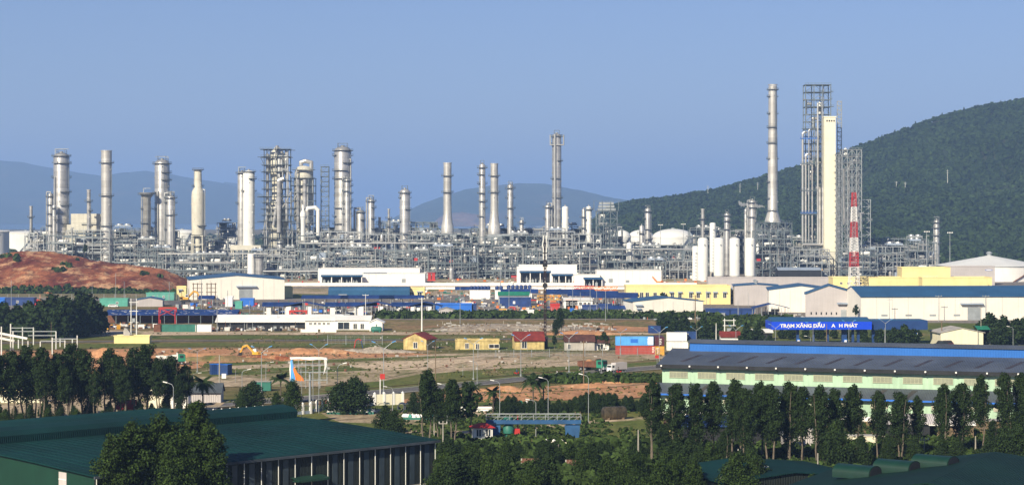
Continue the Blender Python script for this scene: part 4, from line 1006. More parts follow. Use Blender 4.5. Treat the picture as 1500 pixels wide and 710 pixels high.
b = MB(); b.beam((0,0,zt), (0,0,zt+3), .15)
b.build('lightning_rod', M['lsteel'], t)

# white silos
Ys = 1300.0
silos = [(1018.5,9,360,412,'thin white silo at the left end of the silo row'),(1029.5,15,348,412,'fat white silo nearest the left end, standing lowest'),(1053,15,348,404,'second fat white silo from the left'),(1076,15,348,404,'third fat white silo from the left'),(1098.5,15,348,404,'rightmost fat white silo'),(1044,9,326,398,'taller slim white silo rising behind the fat ones')]
for px, w_, yt, yb, lab in silos:
    Y = Ys+(30 if px == 1044 else 0); t = thing('silo', lab, 'silo', (GX(px,Y), Y, 0)); r = w_/2/(F/Y); z0, z1 = max(0, GZ(yb,Y)), GZ(yt,Y)
    b = MB(); b.lathe(0, 0, [(r, z0),(r, z1-r*.45),(r*.93, z1-r*.22),(r*.7, z1-.06*r),(.3*r, z1),(.02, z1)], 24); b.build('shell', M['tank'], t, smooth=True)
    if z0 > 0: b = MB(); b.lathe(0, 0, [(r*.9,0),(r*.9,z0)], 20); b.build('skirt', M['concrete'], t)
    for k in range(1, 5): b = MB(); zz = z0+(z1-z0)*k/5; b.ring(0, 0, zz, r, r+.05, .1, 24); b.build('weld_band', M['tank'], t)
    b = MB(); b.tube((r*.25, -r*.9, z1-4.5), (r*.25, -r-.45, z1-4.5), .45, 10); b.build('manway', M['lsteel'], t)
    if w_ == 9: b = MB(); [b.bx(-.6, .6, -r-.3, -r, z0+1+k*2, z0+1.2+k*2) for k in range(int((z1-z0)/2)-1)]; b.build('rungs', M['lsteel'], t)
# storage tanks
def tank(px, w_, yw, yd, Y, label, m='tank', rail=True, roof='dome'):
    t = thing('storage_tank', label, 'tank', (GX(px,Y), Y, 0)); r = w_/2/(F/Y); zw, zd = GZ(yw,Y), GZ(yd,Y)
    b = MB(); b.lathe(0, 0, [(r,0),(r,zw)], 40); b.build('wall', M[m], t, smooth=True)
    b = MB(); P = [(r*cos(a)*1.0+.15*(a==0), zw+(zd-zw)*sin(a)) for a in np.linspace(0, pi/2*.98, 9)]; b.lathe(0, 0, P, 40); b.build('roof', M[m], t, smooth=True)
    b = MB(); b.ring(0, 0, zw-.3, r, r+.35, .3, 40); b.ring(0, 0, zw+.8, r+.2, r+.3, .1, 40)
    for i in range(40): a = 2*pi*i/40; b.bx((r+.25)*cos(a)-.05, (r+.25)*cos(a)+.05, (r+.25)*sin(a)-.05, (r+.25)*sin(a)+.05, zw, zw+.9)
    b.build('wind_girder', M['white'], t)
    b = MB()
    for k in range(14):
        a0, a1 = -1.9+.07*k, -1.9+.07*(k+1); z0, z1 = zw*k/14, zw*(k+1)/14
        b._beam(((r+.8)*cos(a0),(r+.8)*sin(a0),z0), ((r+.8)*cos(a1),(r+.8)*sin(a1),z1), 1.0, .25)
    b.build('stair', M['lsteel'], t)
    b = MB(); b.lathe(0, 0, [(1.5,zd-.5),(1.5,zd+.8)], 12); b.build('vent', M['lsteel'], t)
    return t
tank(-16, 58, 339, 336.5, 1700, 'large white storage tank cut off by the left picture edge', m='tank')
tank(38, 66, 341, 338, 1980, 'large white flat-roofed tank behind the leftmost vent stack')
tank(218, 36, 379, 374, 1385, 'low white tank just above the red earth mound')
tank(267, 44, 341, 336, 1800, 'white tank half hidden behind the round-headed left column')
tank(340, 34, 345, 336, 1850, 'white domed tank behind the white steel frames at left')
tank(911, 26, 347, 337, 1800, 'small white domed tank left of the three domed tanks')
tank(939, 36, 346, 336.5, 1850, 'middle white domed tank half hidden by silver columns')
tank(986, 62, 348, 335, 1750, 'biggest white domed tank with a railing crown')
tank(705, 60, 343, 341, 2000, 'white tank glimpsed behind the pair of centre stacks')
# light masts inside the plant
def light_mast(px, ytop, Y, label, w_=4):
    t = thing('light_mast', label, 'light mast', (GX(px,Y), Y, 0)); z = GZ(ytop,Y)
    b = MB(); b.tube((0,0,0), (0,0,z), .28, 8, .14); b.build('pole', M['lsteel'], t)
    b = MB(); b.bx(-w_/2, w_/2, -.3, .3, z, z+.25); b.build('crossarm', M['lsteel'], t)
    for i in range(4): q = MB(); x = -w_/2+w_*(i+.5)/4; q.bx(x-.3, x+.3, -.7, -.3, z+.1, z+.7); q.build('floodlight', M['white'], t)
for px, yt, Y, lab in ((967.5,330,1600,'light mast left of the biggest domed tank'),(1001,329,1600,'light mast right of the biggest domed tank'),(1357.5,340,1330,'light mast left of the lone right column'),(1391.5,341.5,1330,'light mast right of the lone right column'),
   (1176,242,1500,'slender pole left of the polymer tower head'),(1228,300,1390,'light mast by the foot of the right polymer tower'),(733,372,1180,'pale light mast in front of the centre frames, left one'),(740,378,1200,'pale light mast in front of the centre frames, right one')): light_mast(px, yt, Y, lab)
# steam
import bmesh
def fixn(me):
    bm = bmesh.new(); bm.from_mesh(me); bmesh.ops.recalc_face_normals(bm, faces=bm.faces); bm.to_mesh(me); bm.free()
def steam(px0, py0, px1, py1, Y, label, r0, r1):
    m = MATS.get('steam') or bpy.data.materials.new('steam'); MATS['steam'] = m; m.use_nodes = True; tt = m.node_tree; tt.nodes.clear()
    o_ = tt.nodes.new('ShaderNodeOutputMaterial'); v = tt.nodes.new('ShaderNodeVolumePrincipled'); v.inputs['Color'].default_value = (.95,.95,.95,1); v.inputs['Density'].default_value = .22; tt.links.new(v.outputs[0], o_.inputs['Volume'])
    b = MB(); n = 12; vs = []
    for i in range(n+1):
        f = i/n; x = GX(px0+(px1-px0)*f, Y); z = GZ(py0+(py1-py0)*f, Y)+sin(f*7)*.5; r = (r0+(r1-r0)*f)*(.15 if i == n else 1)*(1+.25*sin(i*2.3))
        for k in range(10): a = 2*pi*k/10; vs.append((x, Y-6+r*cos(a), z+r*sin(a)*.7))
    b.add(vs, [(i*10+k, i*10+(k+1)%10, (i+1)*10+(k+1)%10, (i+1)*10+k) for i in range(n) for k in range(10)]+[tuple(range(9,-1,-1)), tuple(range(n*10, n*10+10))])
    o = b.build('steam_plume', m); fixn(o.data); tag(o, label, 'steam'); o['kind'] = 'stuff'
steam(1119, 304, 1104, 300, Y1, 'thin white steam drifting left from the vent beside the tallest smokestack', .8, 2.2)
steam(1097, 302, 1080, 297, Y1, 'faint steam wisp left of the steaming vessel', 1.0, 2.6)
# ------------------------------------------------------------------ halls, sheds and yards in the middle distance
def at(px, py, W=None):
    X_, Y_, _ = G(px, py); return X_, Y_
def gable_shed(px, py, W, D, h, rise, label, cat='hall', name='industrial_hall', rz=0, axis='y', wall='offwhite', roof='blueroof', over=.6, doors=(), wins=(), group=None, canopies=(), trim=None, base=None, vents=0, panels=0):
    """front-left corner stands at photo point (px, py); doors/wins: (x, z0, w, h)"""
    X_, Y_ = at(px, py); t = thing(name, label, cat, (X_, Y_, 0), radians(rz), group); b = MB()
    if axis == 'y': b.prism([(0,0),(W,0),(W,h),(W/2,h+rise),(0,h)], 0, D)
    else: b.prismx([(0,0),(D,0),(D,h),(D/2,h+rise),(0,h)], 0, W)
    b.build('wall', M[wall], t); th = .22
    for s_ in (0, 1):
        b = MB()
        if axis == 'y':
            xa = -over if s_ == 0 else W+over; za = h-over*rise/(W/2)
            b.prism([(xa, za+.02), (W/2, h+rise+.02), (W/2, h+rise+th), (xa, za+th)], -over*.5, D+over*.5)
        else:
            ya = -over if s_ == 0 else D+over; za = h-over*rise/(D/2)
            b.prismx([(ya, za+.02), (D/2, h+rise+.02), (D/2, h+rise+th), (ya, za+th)], -over*.5, W+over*.5)
        b.build('roof', M[roof], t)
    fit_front(t, doors, wins, canopies)
    if panels:
        b = MB(); n = int(W/panels)
        for i in range(n+1): x = W*i/n; b.bx(x-.05, x+.05, -.05, -.003, 0, h-.05)
        b.build('panel_joints', M['bluegrey' if wall == 'dark' else 'greypanel'], t)['kind'] = 'stuff'
    for i in range(vents):
        b = MB(); x = W*(i+.5)/vents; zz = h+rise*.98
        y = D/2 if axis == 'x' else D*(i+.5)/vents; x = x if axis == 'x' else W/2
        b.tube((x,y,zz), (x,y,zz+1.1), .5, 8); b.lathe(x, y, [(.8,zz+1.1),(.8,zz+1.5),(.1,zz+1.8)], 8); b.build('roof_vent', M['lsteel'], t)
    return t
def fit_front(t, doors=(), wins=(), canopies=(), y=0, wm='glass', fm='white'):
    for (x, z0, w_, h_) in doors:
        b = MB(); b.bx(x, x+w_, y-.08, y+.1, z0, z0+h_); d = b.build('door', M['lsteel'], t); b = MB()
        for k in range(1, int(h_/.6)): b.bx(x+.05, x+w_-.05, y-.12, y-.08, z0+k*.6, z0+k*.6+.08)
        b.build('slats', M['lsteel'], d)['kind'] = 'stuff'
    for (x, z0, w_, h_) in wins:
        b = MB(); b.bx(x, x+w_, y-.05, y+.1, z0, z0+h_); g_ = b.build('window', M[wm], t); b = MB()
        for (a, c_, e, f) in ((x-.1, x, z0-.1, z0+h_+.1), (x+w_, x+w_+.1, z0-.1, z0+h_+.1), (x, x+w_, z0+h_, z0+h_+.1), (x, x+w_, z0-.1, z0), (x+w_/2-.05, x+w_/2+.05, z0, z0+h_)): b.bx(a, c_, y-.12, y+.05, e, f)
        b.build('frame', M[fm], g_)
    for (x, z, w_, dp) in canopies:
        b = MB(); b.prismx([(y-dp, z-.3), (y, z), (y, z+.25), (y-dp, z-.1)], x, x+w_); b.build('awning', M['bluegrey'], t)
def box_hall(px, py, W, D, h, label, wall='white', rz=0, name='flat_roofed_hall', cat='hall', doors=(), wins=(), canopies=(), par=.5, group=None, roofm='concrete', panels=0, wm='glass'):
    X_, Y_ = at(px, py); t = thing(name, label, cat, (X_, Y_, 0), radians(rz), group)
    b = MB(); b.bx(0, W, 0, D, 0, h); b.build('wall', M[wall], t)
    b = MB(); b.bx(-.15, W+.15, -.15, .15, h, h+par); b.bx(-.15, W+.15, D-.15, D+.15, h, h+par); b.bx(-.15, .15, .15, D-.15, h, h+par); b.bx(W-.15, W+.15, .15, D-.15, h, h+par); b.build('parapet', M[wall], t)
    b = MB(); b.bx(.15, W-.15, .15, D-.15, h, h+.1); b.build('roof', M[roofm], t); fit_front(t, doors, wins, canopies, wm=wm)
    if panels:
        b = MB(); n = int(W/panels)
        for i in range(n+1): x = W*i/n; b.bx(x-.05, x+.05, -.06, -.003, 0, h)
        b.build('panel_joints', M['bluegrey' if wall == 'dark' else 'greypanel'], t)['kind'] = 'stuff'
    return t
sm = lambda py: (py-HY)/H       # photo pixels per metre for a thing standing at this row

# A left white hall
t = gable_shed(277, 439, 46, 50, 9.6, 2.0, 'large white gabled hall with blue roof below the red mound', rz=10, doors=((24,0,6.5,5.2),), canopies=((22.5,6.4,10,1.6),), wins=(), panels=5)
for px_, n_ in ((313,1),(337,2)): pass
box_hall(414, 436, 5, 14, 5, 'small plain yellow annex at the right end of the left white hall', wall='yellow', rz=10)
box_hall(259, 439, 4.5, 10, 6, 'narrow yellow staircase block at the left end of the left white hall', wall='yellow', rz=10, wins=((1,3.5,1.2,1),), canopies=((.6,5,2.2,1),))
for i, px_ in enumerate((290, 310)):
    X_, Y_ = at(px_, 440); t = thing('scaffold', f'pale scaffold tower against the left white hall, {("left","right")[i]} one', 'scaffold', (X_, Y_-2, 0)); b = MB()
    for x in (-2, 0, 2):
        for y in (0, 1.2): b.bx(x-.1, x+.1, y-.1, y+.1, 0, 8.5)
    for z in (2, 4, 6, 8): b.bx(-2.4, 2.4, -.1, .1, z-.1, z+.1); b.bx(-2.4, 2.4, 1.1, 1.3, z-.1, z+.1)
    b.build('frame', M['wood'], t)
    for z in (4, 8): b = MB(); b.bx(-2.5, 2.5, .1, 1.1, z+.1, z+.2); b.build('plank', M['wood'], t)
# B white hall centre-left
s = sm(416)
box_hall(530, 415.5, 38, 24, 6.0, 'long plain white hall right half below the lone centre column', wall='white', wins=(), par=.4, panels=4, doors=((24,0,2.4,3),), canopies=((1,6.8,14,.7),))
box_hall(466, 414, 62, 18, 8.6, 'white hall with a shaded blue bay under the massive column', wall='white', par=.3)
def open_bay(px, py, W, D, h, label, colm='white', roofm='blueroof', n=5, mach=True, name='open_bay', rz=0):
    X_, Y_ = at(px, py); t = thing(name, label, 'shelter', (X_, Y_, 0), radians(rz))
    b = MB(); b.prismx([(-.8,h-.7),(D,h),(D,h+.3),(-.8,h-.4)], -.5, W+.5); b.build('canopy', M[roofm], t)
    for i in range(n): x = W*i/(n-1); b = MB(); b.bx(x-.25, x+.25, 0, .5, 0, h-.7); b.build('post', M[colm], t)
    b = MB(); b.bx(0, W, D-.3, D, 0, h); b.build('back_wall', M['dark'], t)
    if mach:
        b = MB(); x = .8
        while x < W-2:
            w_ = U(.6, 1.6); hh = U(.6, h*.55); b.bx(x, x+w_, 1, 1+w_, .1, hh); b.tube((x+w_/2, 1.3, hh), (x+w_/2, 1.3, hh+U(.3,1.2)), .2, 6); x += w_+U(.4, 1.6)
        b.build('machines', M['lsteel'], t)['kind'] = 'stuff'
    return t
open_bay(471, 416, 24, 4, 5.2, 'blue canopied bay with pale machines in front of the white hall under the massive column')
# D white shelters
box_hall(757, 414.5, 4, 12, 9.2, 'white gable wall at the left end of the blue awning bays', wall='white')
box_hall(760, 412.5, 36, 8, 10, 'white building with two blue awning bays behind the dark mast', wall='white')
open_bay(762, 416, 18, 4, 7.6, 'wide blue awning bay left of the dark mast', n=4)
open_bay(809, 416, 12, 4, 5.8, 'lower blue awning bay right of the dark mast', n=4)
box_hall(874, 418, 38, 20, 8.6, 'long white hall right of the blue awning bays', wall='white', panels=4, doors=((7,0,2.5,4),(17,0,2.2,3.2)), par=.3)
box_hall(841, 419, 15, 14, 6.4, 'low white annex left of the long white hall', wall='white', par=.3)
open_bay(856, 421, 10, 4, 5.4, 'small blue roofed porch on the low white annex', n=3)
# C dark blue-teal shed with curved shoulder
X_, Y_ = at(481, 437); W = 40; t = thing('blue_shed', 'long dark teal blue shed with a rounded shoulder at centre left', 'shed', (X_, Y_, 0))
b = MB(); b.prismx([(0,0),(12,0),(12,4),(9,5.6),(2.2,5.6),(.7,5.2),(0,4)], 0, W); b.build('shell', M['blueroof'], t)
b = MB()
for i in range(21): b.bx(i*2-.06, i*2+.06, -.07, -.003, 0, 3.95)
b.build('seams', M['blueroof'], t)['kind'] = 'stuff'
fit_front(t, doors=((5,0,4.2,2.1),)); 
t = box_hall(582, 436.5, 13.5, 9, 4.7, 'small yellow office with open window bays right of the teal blue shed', wall='yellow', wins=((1.5,.8,2.4,1.6),(6,.4,2.2,2.6),(10,1.4,2,1.4)), canopies=((1,3.3,3.4,.8),(9.6,3.3,3,.8)))
open_bay(566, 434, 6, 5, 4.3, 'narrow blue porch between the teal blue shed and the yellow office', n=3, mach=False)
# low retaining wall and kerbs at the refinery fence
def wall_run(px0, px1, py, h, label, m='concrete', name='low_wall', post=6):
    Y_ = gy(py); x0, x1 = GX(px0, Y_), GX(px1, Y_); t = thing(name, label, 'wall', (x0, Y_, 0)); W = x1-x0; n = max(1, int(W/post))
    for i in range(n):
        b = MB(); b.bx(W*i/n+.15, W*(i+1)/n-.15, 0, .2, 0, h); b.build('panel', M[m], t)
    for i in range(n+1):
        b = MB(); b.bx(W*i/n-.15, W*i/n+.15, -.08, .28, 0, h+.15); b.build('post', M[m], t)
wall_run(410, 1020, 418.5, 1.8, 'long low pale wall along the refinery front, upper one', 'white', post=12)
wall_run(620, 915, 423.5, 1.3, 'long low pale wall along the refinery front, lower one', 'white', post=12)
def mesh_fence(px0, px1, py, h, label, py1=None, post=5, pm='lsteel'):
    P0 = Vector(G(px0, py)[:2]); P1 = Vector(G(px1, py1 or py)[:2]); L = (P1-P0).length; t = thing('wire_fence', label, 'fence', (P0.x, P0.y, 0), math.atan2(P1.y-P0.y, P1.x-P0.x)); n = max(1, int(L/post))
    pm_ = MB(); pm_.bx(-.07, .07, -.07, .07, 0, h); pm_.tube((0,0,h), (0,-.35,h+.4), .05, 4); me = pm_.mesh('post', M[pm])
    for i in range(min(n+1, 290)): o = bpy.data.objects.new('post', me); C.objects.link(o); o.parent = t; o.location = (L*i/n, 0, 0)
    b = MB()
    for k in range(5): b.bx(0, L, -.015, .015, h*(k+1)/5-.03, h*(k+1)/5+.01)
    for i in range(int(L/1.2)): b.bx(i*1.2-.01, i*1.2+.01, -.01, .01, 0, h)
    b.build('wire_mesh', M[pm], t)['kind'] = 'stuff'
mesh_fence(-20, 262, 440, 3, 'wire fence at the foot of the red earth mound')
mesh_fence(430, 1060, 458.5, 2.4, 'long wire fence on top of the green bank')
mesh_fence(480, 560, 505, 3, 'grey wire fence left of the yellow gabled house')
mesh_fence(700, 985, 524, 2.2, 'wire fence in front of the ruin and the container stack', py1=520)
# E yellow office block
t = box_hall(917, 445.5, 48, 14, 8.2, 'long low yellow office block with shaded windows, below the white silos', wall='yellow', wins=(), roofm='orange')
fit_front(t, wins=[(x, 3.0, 1.5, 2.4) for x in (1,3.8,6.4,9,12.6,16.5,20.5,24,29,32.4,36.8,40.2)+(44.6,)])
for x in (20,24,29,32.4,36.8,40.2,44.6): b = MB(); b.prismx([(-1,5.3),(0,5.8),(0,5.9),(-1,5.4)], x-.3, x+1.9); b.build('awning', M['bluegrey'], t)
box_hall(1069, 444, 4, 8, 6.5, 'blue and grey machinery annex at the right end of the yellow office block', wall='bluegrey', wins=((.5,1,2,1),(.5,3,2,1)))
# F small white shed
t = gable_shed(927, 463.5, 29, 20, 6.0, 1.5, 'white gabled shed with blue roof behind the dark round tree', rz=8, roof='blueroof', doors=((2,0,1.6,2.8),), canopies=((1,4.6,3,1),(1.5,3.2,2,.8)), panels=4)
# G halls to the right
gable_shed(1126, 457, 27, 34, 9.3, 1.8, 'white gabled hall with blue roof left of the largest hall', rz=-6, doors=((17,0,3,5),), canopies=((16,6.2,4.5,1.6),), panels=4, vents=0)
gable_shed(1076, 447, 20, 22, 8.8, .7, 'side wing with blue roof, wall greyed as shaded, right of the yellow office block', rz=-4, wall='greypanel', panels=2, vents=4)  # grey wall colour stands for the grazing light on this left face
# big long hall: gable at the left end, long side to the camera
t = gable_shed(1261, 469, 130, 34, 9.2, 3.4, 'largest hall, long cream wall under a dark blue roof at right', rz=0, axis='x', panels=6, doors=((42,0,5,5),), canopies=((39,6.4,9,1.6),))
t.rotation_euler.z = radians(3)
b = MB(); [b.bx(8+i*9.5, 10.5+i*9.5, -.08, -.004, 1.6, 2.3) for i in range(4)]; b.build('vent_strip', M['lsteel'], t)
fit_front(t, canopies=((70,6.3,12,1.5),))
X_, Y_ = at(1180, 464); t2 = thing('hall_gable_wing', 'gabled front of the largest hall, greyed as dimly lit, with a small blue door canopy', 'hall', (X_, Y_, 0), radians(-8)); W = 22
b = MB(); b.prism([(0,0),(W,0),(W,9),(W*.42,12.6),(0,9.2)], .0, 20); b.build('wall', M['greypanel'], t2)  # gable greyed to carry its dimmer, grazing light in the colour
b = MB(); b.prism([(-.5,9.0),(W*.42,12.62),(W*.42,12.9),(-.5,9.3)], -.4, 20); b.build('roof', M['blueroof'], t2); b = MB(); b.prism([(W*.42,12.62),(W+.1,9.02),(W+.1,9.3),(W*.42,12.9)], -.4, 20); b.build('roof', M['blueroof'], t2)
fit_front(t2, doors=((14,0,2.2,3),), canopies=((12.5,5.6,5,1.8),)); b = MB(); [b.bx(2+i*2, 2.5+i*2, -.1, -.003, 1, 2) for i in range(6)]; b.build('wall_vents', M['dark'], t2)['kind'] = 'stuff'
# H long grey wall behind
t = box_hall(1037, 421, 72, 8, 5.4, 'long plain pinkish grey wall building below the white silos', wall='greypanel', panels=6)
# I yellow block
t = box_hall(1220, 424, 88, 16, 6.4, 'long yellow building with dark ribbon windows behind the largest hall', wall='yellow', wins=[(4,3,1.2,1.1),(8,3,1.2,1.1),(11.5,3,1.2,1.1),(14.5,3,1.2,1.1)])
for x0, x1 in ((14,24),(37,47),(49,66)): b = MB(); b.bx(x0, x1, -.06, .1, 1.2, 1.9); b.build('ribbon_window', M['dark'], t)
fit_front(t, canopies=((70,1.6,3,.6),(76,1.6,3,.6),(82,1.6,3,.6)))
t = box_hall(1321, 423, 27, 14, 11.6, 'taller yellow block with a row of small vents on the long yellow building', wall='yellow', wins=[(12+i*1.7,6.2,.9,.8) for i in range(5)])
t.location.y -= .6
box_hall(1351, 425.5, 36, 10, 6.8, 'lower yellow front block right under the small vents', wall='yellow')
# J big white hall at right
def cone_tank(px, w_, ybot, yw, yd, Yt, label):
    t = thing('storage_tank', label, 'tank', (GX(px,Yt), Yt, 0)); r = w_/2/(F/Yt); zw, zd = GZ(yw,Yt), GZ(yd,Yt)
    b = MB(); b.lathe(0, 0, [(r,0),(r,zw)], 56); b.build('wall', M['white'], t, smooth=True); b = MB(); b.lathe(0, 0, [(r+.25,zw-.1),(r+.25,zw+.1),(2,zd),(.1,zd+.1)], 56); b.build('roof', M['tank'], t)
    b = MB(); b.ring(0, 0, zw-.6, r, r+.4, .25, 56); b.build('wind_girder', M['lsteel'], t); b = MB(); b.lathe(0, 0, [(1.5,zd-.2),(1.5,zd+1.4),(2.2,zd+1.6),(1.2,zd+2.6),(.1,zd+2.8)], 12); b.build('roof_vent', M['lsteel'], t)
    for k in range(1, 6): b = MB(); b.ring(0, 0, zw*k/6, r, r+.05, .08, 56); b.build('weld_band', M['tank'], t)
    b = MB()
    for k in range(16): a0, a1 = -1.35+.035*k, -1.35+.035*(k+1); b._beam(((r+.6)*cos(a0),(r+.6)*sin(a0),zw*k/16), ((r+.6)*cos(a1),(r+.6)*sin(a1),zw*(k+1)/16), .8, .5)
    b.build('stair', M['rust'], t)
cone_tank(1449, 152, 417, 388, 374.5, 1300, 'huge low white storage tank with a shallow cone roof at right')
cone_tank(1560, 140, 417, 386, 374, 1380, 'second huge white cone-roofed tank cut off by the right picture edge')
t = box_hall(1385, 417.5, 29, 10, 10.8, 'grey lilac panelled annex with a small oval sign, before the huge low white tank', wall='greypanel', panels=5)
b = MB(); b.lathe(0, 0, [(1,0),(1,.1)], 20); q = MB(); q.add([(25.5+v[0]*2.2, -.14+v[2]*.5, 8.9+v[1]*.42) for v in b.v], b.f); q.build('oval_sign', M['bluebright'], t)
q = MB(); q.add([(25.5+v[0]*1.8, -.2+v[2]*.5, 8.9+v[1]*.26) for v in b.v], b.f); q.build('oval_face', M['white'], t)
# K blue canopies
def blue_canopy(px, py, W, D, h, label, rise=1.0, rz=0, m='bluecanopy', n=5, name='blue_canopy', axis='x', posts='lsteel', walls=0):
    X_, Y_ = at(px, py); t = thing(name, label, 'canopy', (X_, Y_, 0), radians(rz))
    if axis == 'x': segs = [[(-.5,h-.4),(D/2,h+rise),(D/2,h+rise+.15),(-.5,h-.2)], [(D/2,h+rise),(D+.5,h-.4),(D+.5,h-.2),(D/2,h+rise+.15)]]
    for k in range(2):
        b = MB()
        if axis == 'x': b.prismx(segs[k], -.6, W+.6)
        else: b.prism([[(-.6,h-.4),(W/2,h+rise),(W/2,h+rise+.15),(-.6,h-.2)], [(W/2,h+rise),(W+.6,h-.4),(W+.6,h-.2),(W/2,h+rise+.15)]][k], -.5, D+.5)
        b.build('roof', M[m], t)
    for i in range(n):
        for y in (.1, D-.1): b = MB(); x = W*i/(n-1); b.bx(x-.1, x+.1, y-.1, y+.1, 0, h-.2); b.build('post', M[posts], t)
    if walls:
        for i in range(walls): b = MB(); x = W*(i+.15)/walls; b.bx(x, x+2.0, .3, .6, 0, h-.4); b.build('wall_panel', M['white'], t)
    return t
def clutter(px0, px1, py0, py1, n, smin, smax, mats, label, name='stored_material', seed=1, z=0):
    g = random.Random(seed); b = MB()
    for i in range(n):
        px, py = g.uniform(px0, px1), g.uniform(py0, py1); X_, Y_, _ = G(px, py); q = g.random(); w_, d_, h_ = g.uniform(smin, smax), g.uniform(smin, smax), g.uniform(smin*.6, smax*.8); b.cur = g.randrange(len(mats))
        if q < .5: b.box(X_, Y_, z+h_/2, w_, d_, h_, g.uniform(-.5, .5))
        elif q < .75:
            for k in range(3): b.tube((X_-w_, Y_+k*.4, z+.3+.25*(k % 2)), (X_+w_, Y_+k*.4, z+.3+.25*(k % 2)), .18, 6)
        elif q < .9: b.tube((X_, Y_, z), (X_, Y_, z+h_), w_*.3, 8)
        else: b.bx(X_-.06, X_+.06, Y_-.06, Y_+.06, z, z+h_*2.2)
    o = b.build(name, [M[m] for m in mats]); tag(o, label, 'stored goods'); o['kind'] = 'stuff'
for k, (px, W, lab, rz) in enumerate(((386,15,'leftmost low blue canopy of the workshop row',4),(414,17,'second low blue canopy of the workshop row, with a bright blue panel',-3),(478,20,'third low blue canopy of the workshop row',3),(521,16,'fourth low blue canopy of the workshop row',-3),(575,16,'fifth low blue canopy of the workshop row',3),(598,13,'sixth low blue canopy of the workshop row',-3))):
    blue_canopy(px, 461.5, W, 8, 4.0, lab, rise=1.0+.3*(k % 2), rz=rz, n=6, walls=2, axis='y' if k % 2 else 'x')
    clutter(px, px+W*3.5, 456, 461, 14, .6, 2, ['bluebright','lsteel','wood','dark','white'], f'workshop clutter under the {ORD[k]} low blue canopy', 'workshop_goods', k)
for k, (px, W) in enumerate(((446,19),(503,22),(560,18))):
    blue_canopy(px-3, 455, W, 10, 5.6, f'{ORD[k]} of the three taller dark blue canopies behind the workshop row', rise=.8, n=5)
blue_canopy(292, 447.5, 6, 5, 3.4, 'small dark blue canopy before the left white hall', n=3); blue_canopy(668, 430, 12, 6, 2.4, 'thin blue canopy behind the white tank container', n=4)
# blue warehouse tent and office between
t = box_hall(638, 459, 15, 8, 3.6, 'low blue walled cabin with a flat blue roof in the yard', wall='bluebright', roofm='bluecanopy')
t = gable_shed(643, 464.5, 5.6, 6, 3.0, .8, 'small pale gabled hut with one window in front of the blue cabin', wall='greypanel', roof='lsteel', wins=((2,1.4,1.4,.9),), name='hut', cat='hut')
box_hall(676, 455, 5, 5, 3.0, 'small white flat cabin right of the blue walled cabin', wall='white', name='site_cabin', cat='cabin')
box_hall(689, 455, 2.6, 3, 2.6, 'dark blue box cabin beside the small white flat cabin', wall='bluecanopy', name='site_cabin', cat='cabin')
t = box_hall(732, 449, 14, 5, 3.6, 'long bright blue site cabin with a small white window left of the dark mast', wall='bluecanopy', name='site_cabin', cat='cabin', wins=((6,1.4,.8,1),), wm='white')
t = gable_shed(730, 446.5, 14, 7, 4.6, 1.2, 'green roofed shed behind the long bright blue site cabin', axis='x', wall='lsteel', roof='greenpaint', name='shed', cat='shed')
t = box_hall(773, 465, 2.4, 2.4, 2.6, 'white sentry hut with a grey cap left of the dark mast', wall='white', name='sentry_hut', cat='hut', wins=((.6,1.3,1.2,.8),))
# L row of blue barrels on a white tank house
def tank_house(px, py, W, label, n):
    t = box_hall(px, py, W, 5, 4.4, label, wall='white', name='white_tank_house', cat='building', par=.1)
    for i in range(n):
        b = MB(); x = W*(i+.5)/n; b.lathe(x, 2.5, [(.85,4.55),(.95,5.0),(.95,5.9),(.6,6.4),(.1,6.5)], 10); b.build('water_tank', M['bluecanopy'], t, smooth=True)
tank_house(688, 438, 10, 'white building with a row of six blue water tanks on its roof', 6)
tank_house(725, 438, 4, 'small white building with two blue water tanks on its roof', 2)
tank_house(742, 436.5, 12.5, 'white building with blue water tanks behind a blue awning', 6)
blue_canopy(735, 439, 17, 6, 3.6, 'blue awning slanting in front of the water tank buildings', rise=1.4, n=4)
for k, (px, W, py) in enumerate(((800,34,446),(833,34,449),(868,28,452),(890,20,452.5))):
    blue_canopy(px, py, W*.62, 16, 5.2, f'{ORD[k]} bay from the left of the big bright blue yard canopy', rise=1.5, m='bluecanopy', n=5, rz=-6)
clutter(800, 925, 447, 455, 60, .6, 2.4, ['white','lsteel','orange','wood','bluecanopy','dark'], 'machines and crates under the big blue yard canopy', 'yard_goods', 40)
t = gable_shed(826, 452, 12.5, 8, 3.8, .8, 'low grey white vaulted shed with dark arches, under the big blue canopy', wall='tank', roof='tank', axis='x', name='shed', cat='shed'); fit_front(t, wins=[(1+i*1.9, 1.6, 1.1, 1.2) for i in range(6)], wm='dark')
box_hall(853, 458, 6.5, 3.4, 2.8, 'blue container cabin in the yard right of the dark mast, left one', wall='bluecanopy', name='site_container', cat='container'); box_hall(877, 458.5, 5.5, 3.4, 3.4, 'blue container cabin in the yard right of the dark mast, right one', wall='bluecanopy', name='site_container', cat='container')
box_hall(835, 462.5, 1.4, 1.4, 2.6, 'narrow blue portable toilet in the yard', wall='bluebright', name='portable_toilet', cat='toilet')
t = gable_shed(892, 461, 9, 5, 2.6, 1.0, 'small white hut with a dark blue hipped roof behind the grey yard wall', wall='white', roof='bluecanopy', axis='x', name='hut', cat='hut', wins=((4,1,1,1),(6.4,1,1,1)))
wall_run(890, 930, 465, 2.0, 'low grey yard wall left of the white gabled shed', 'concrete')
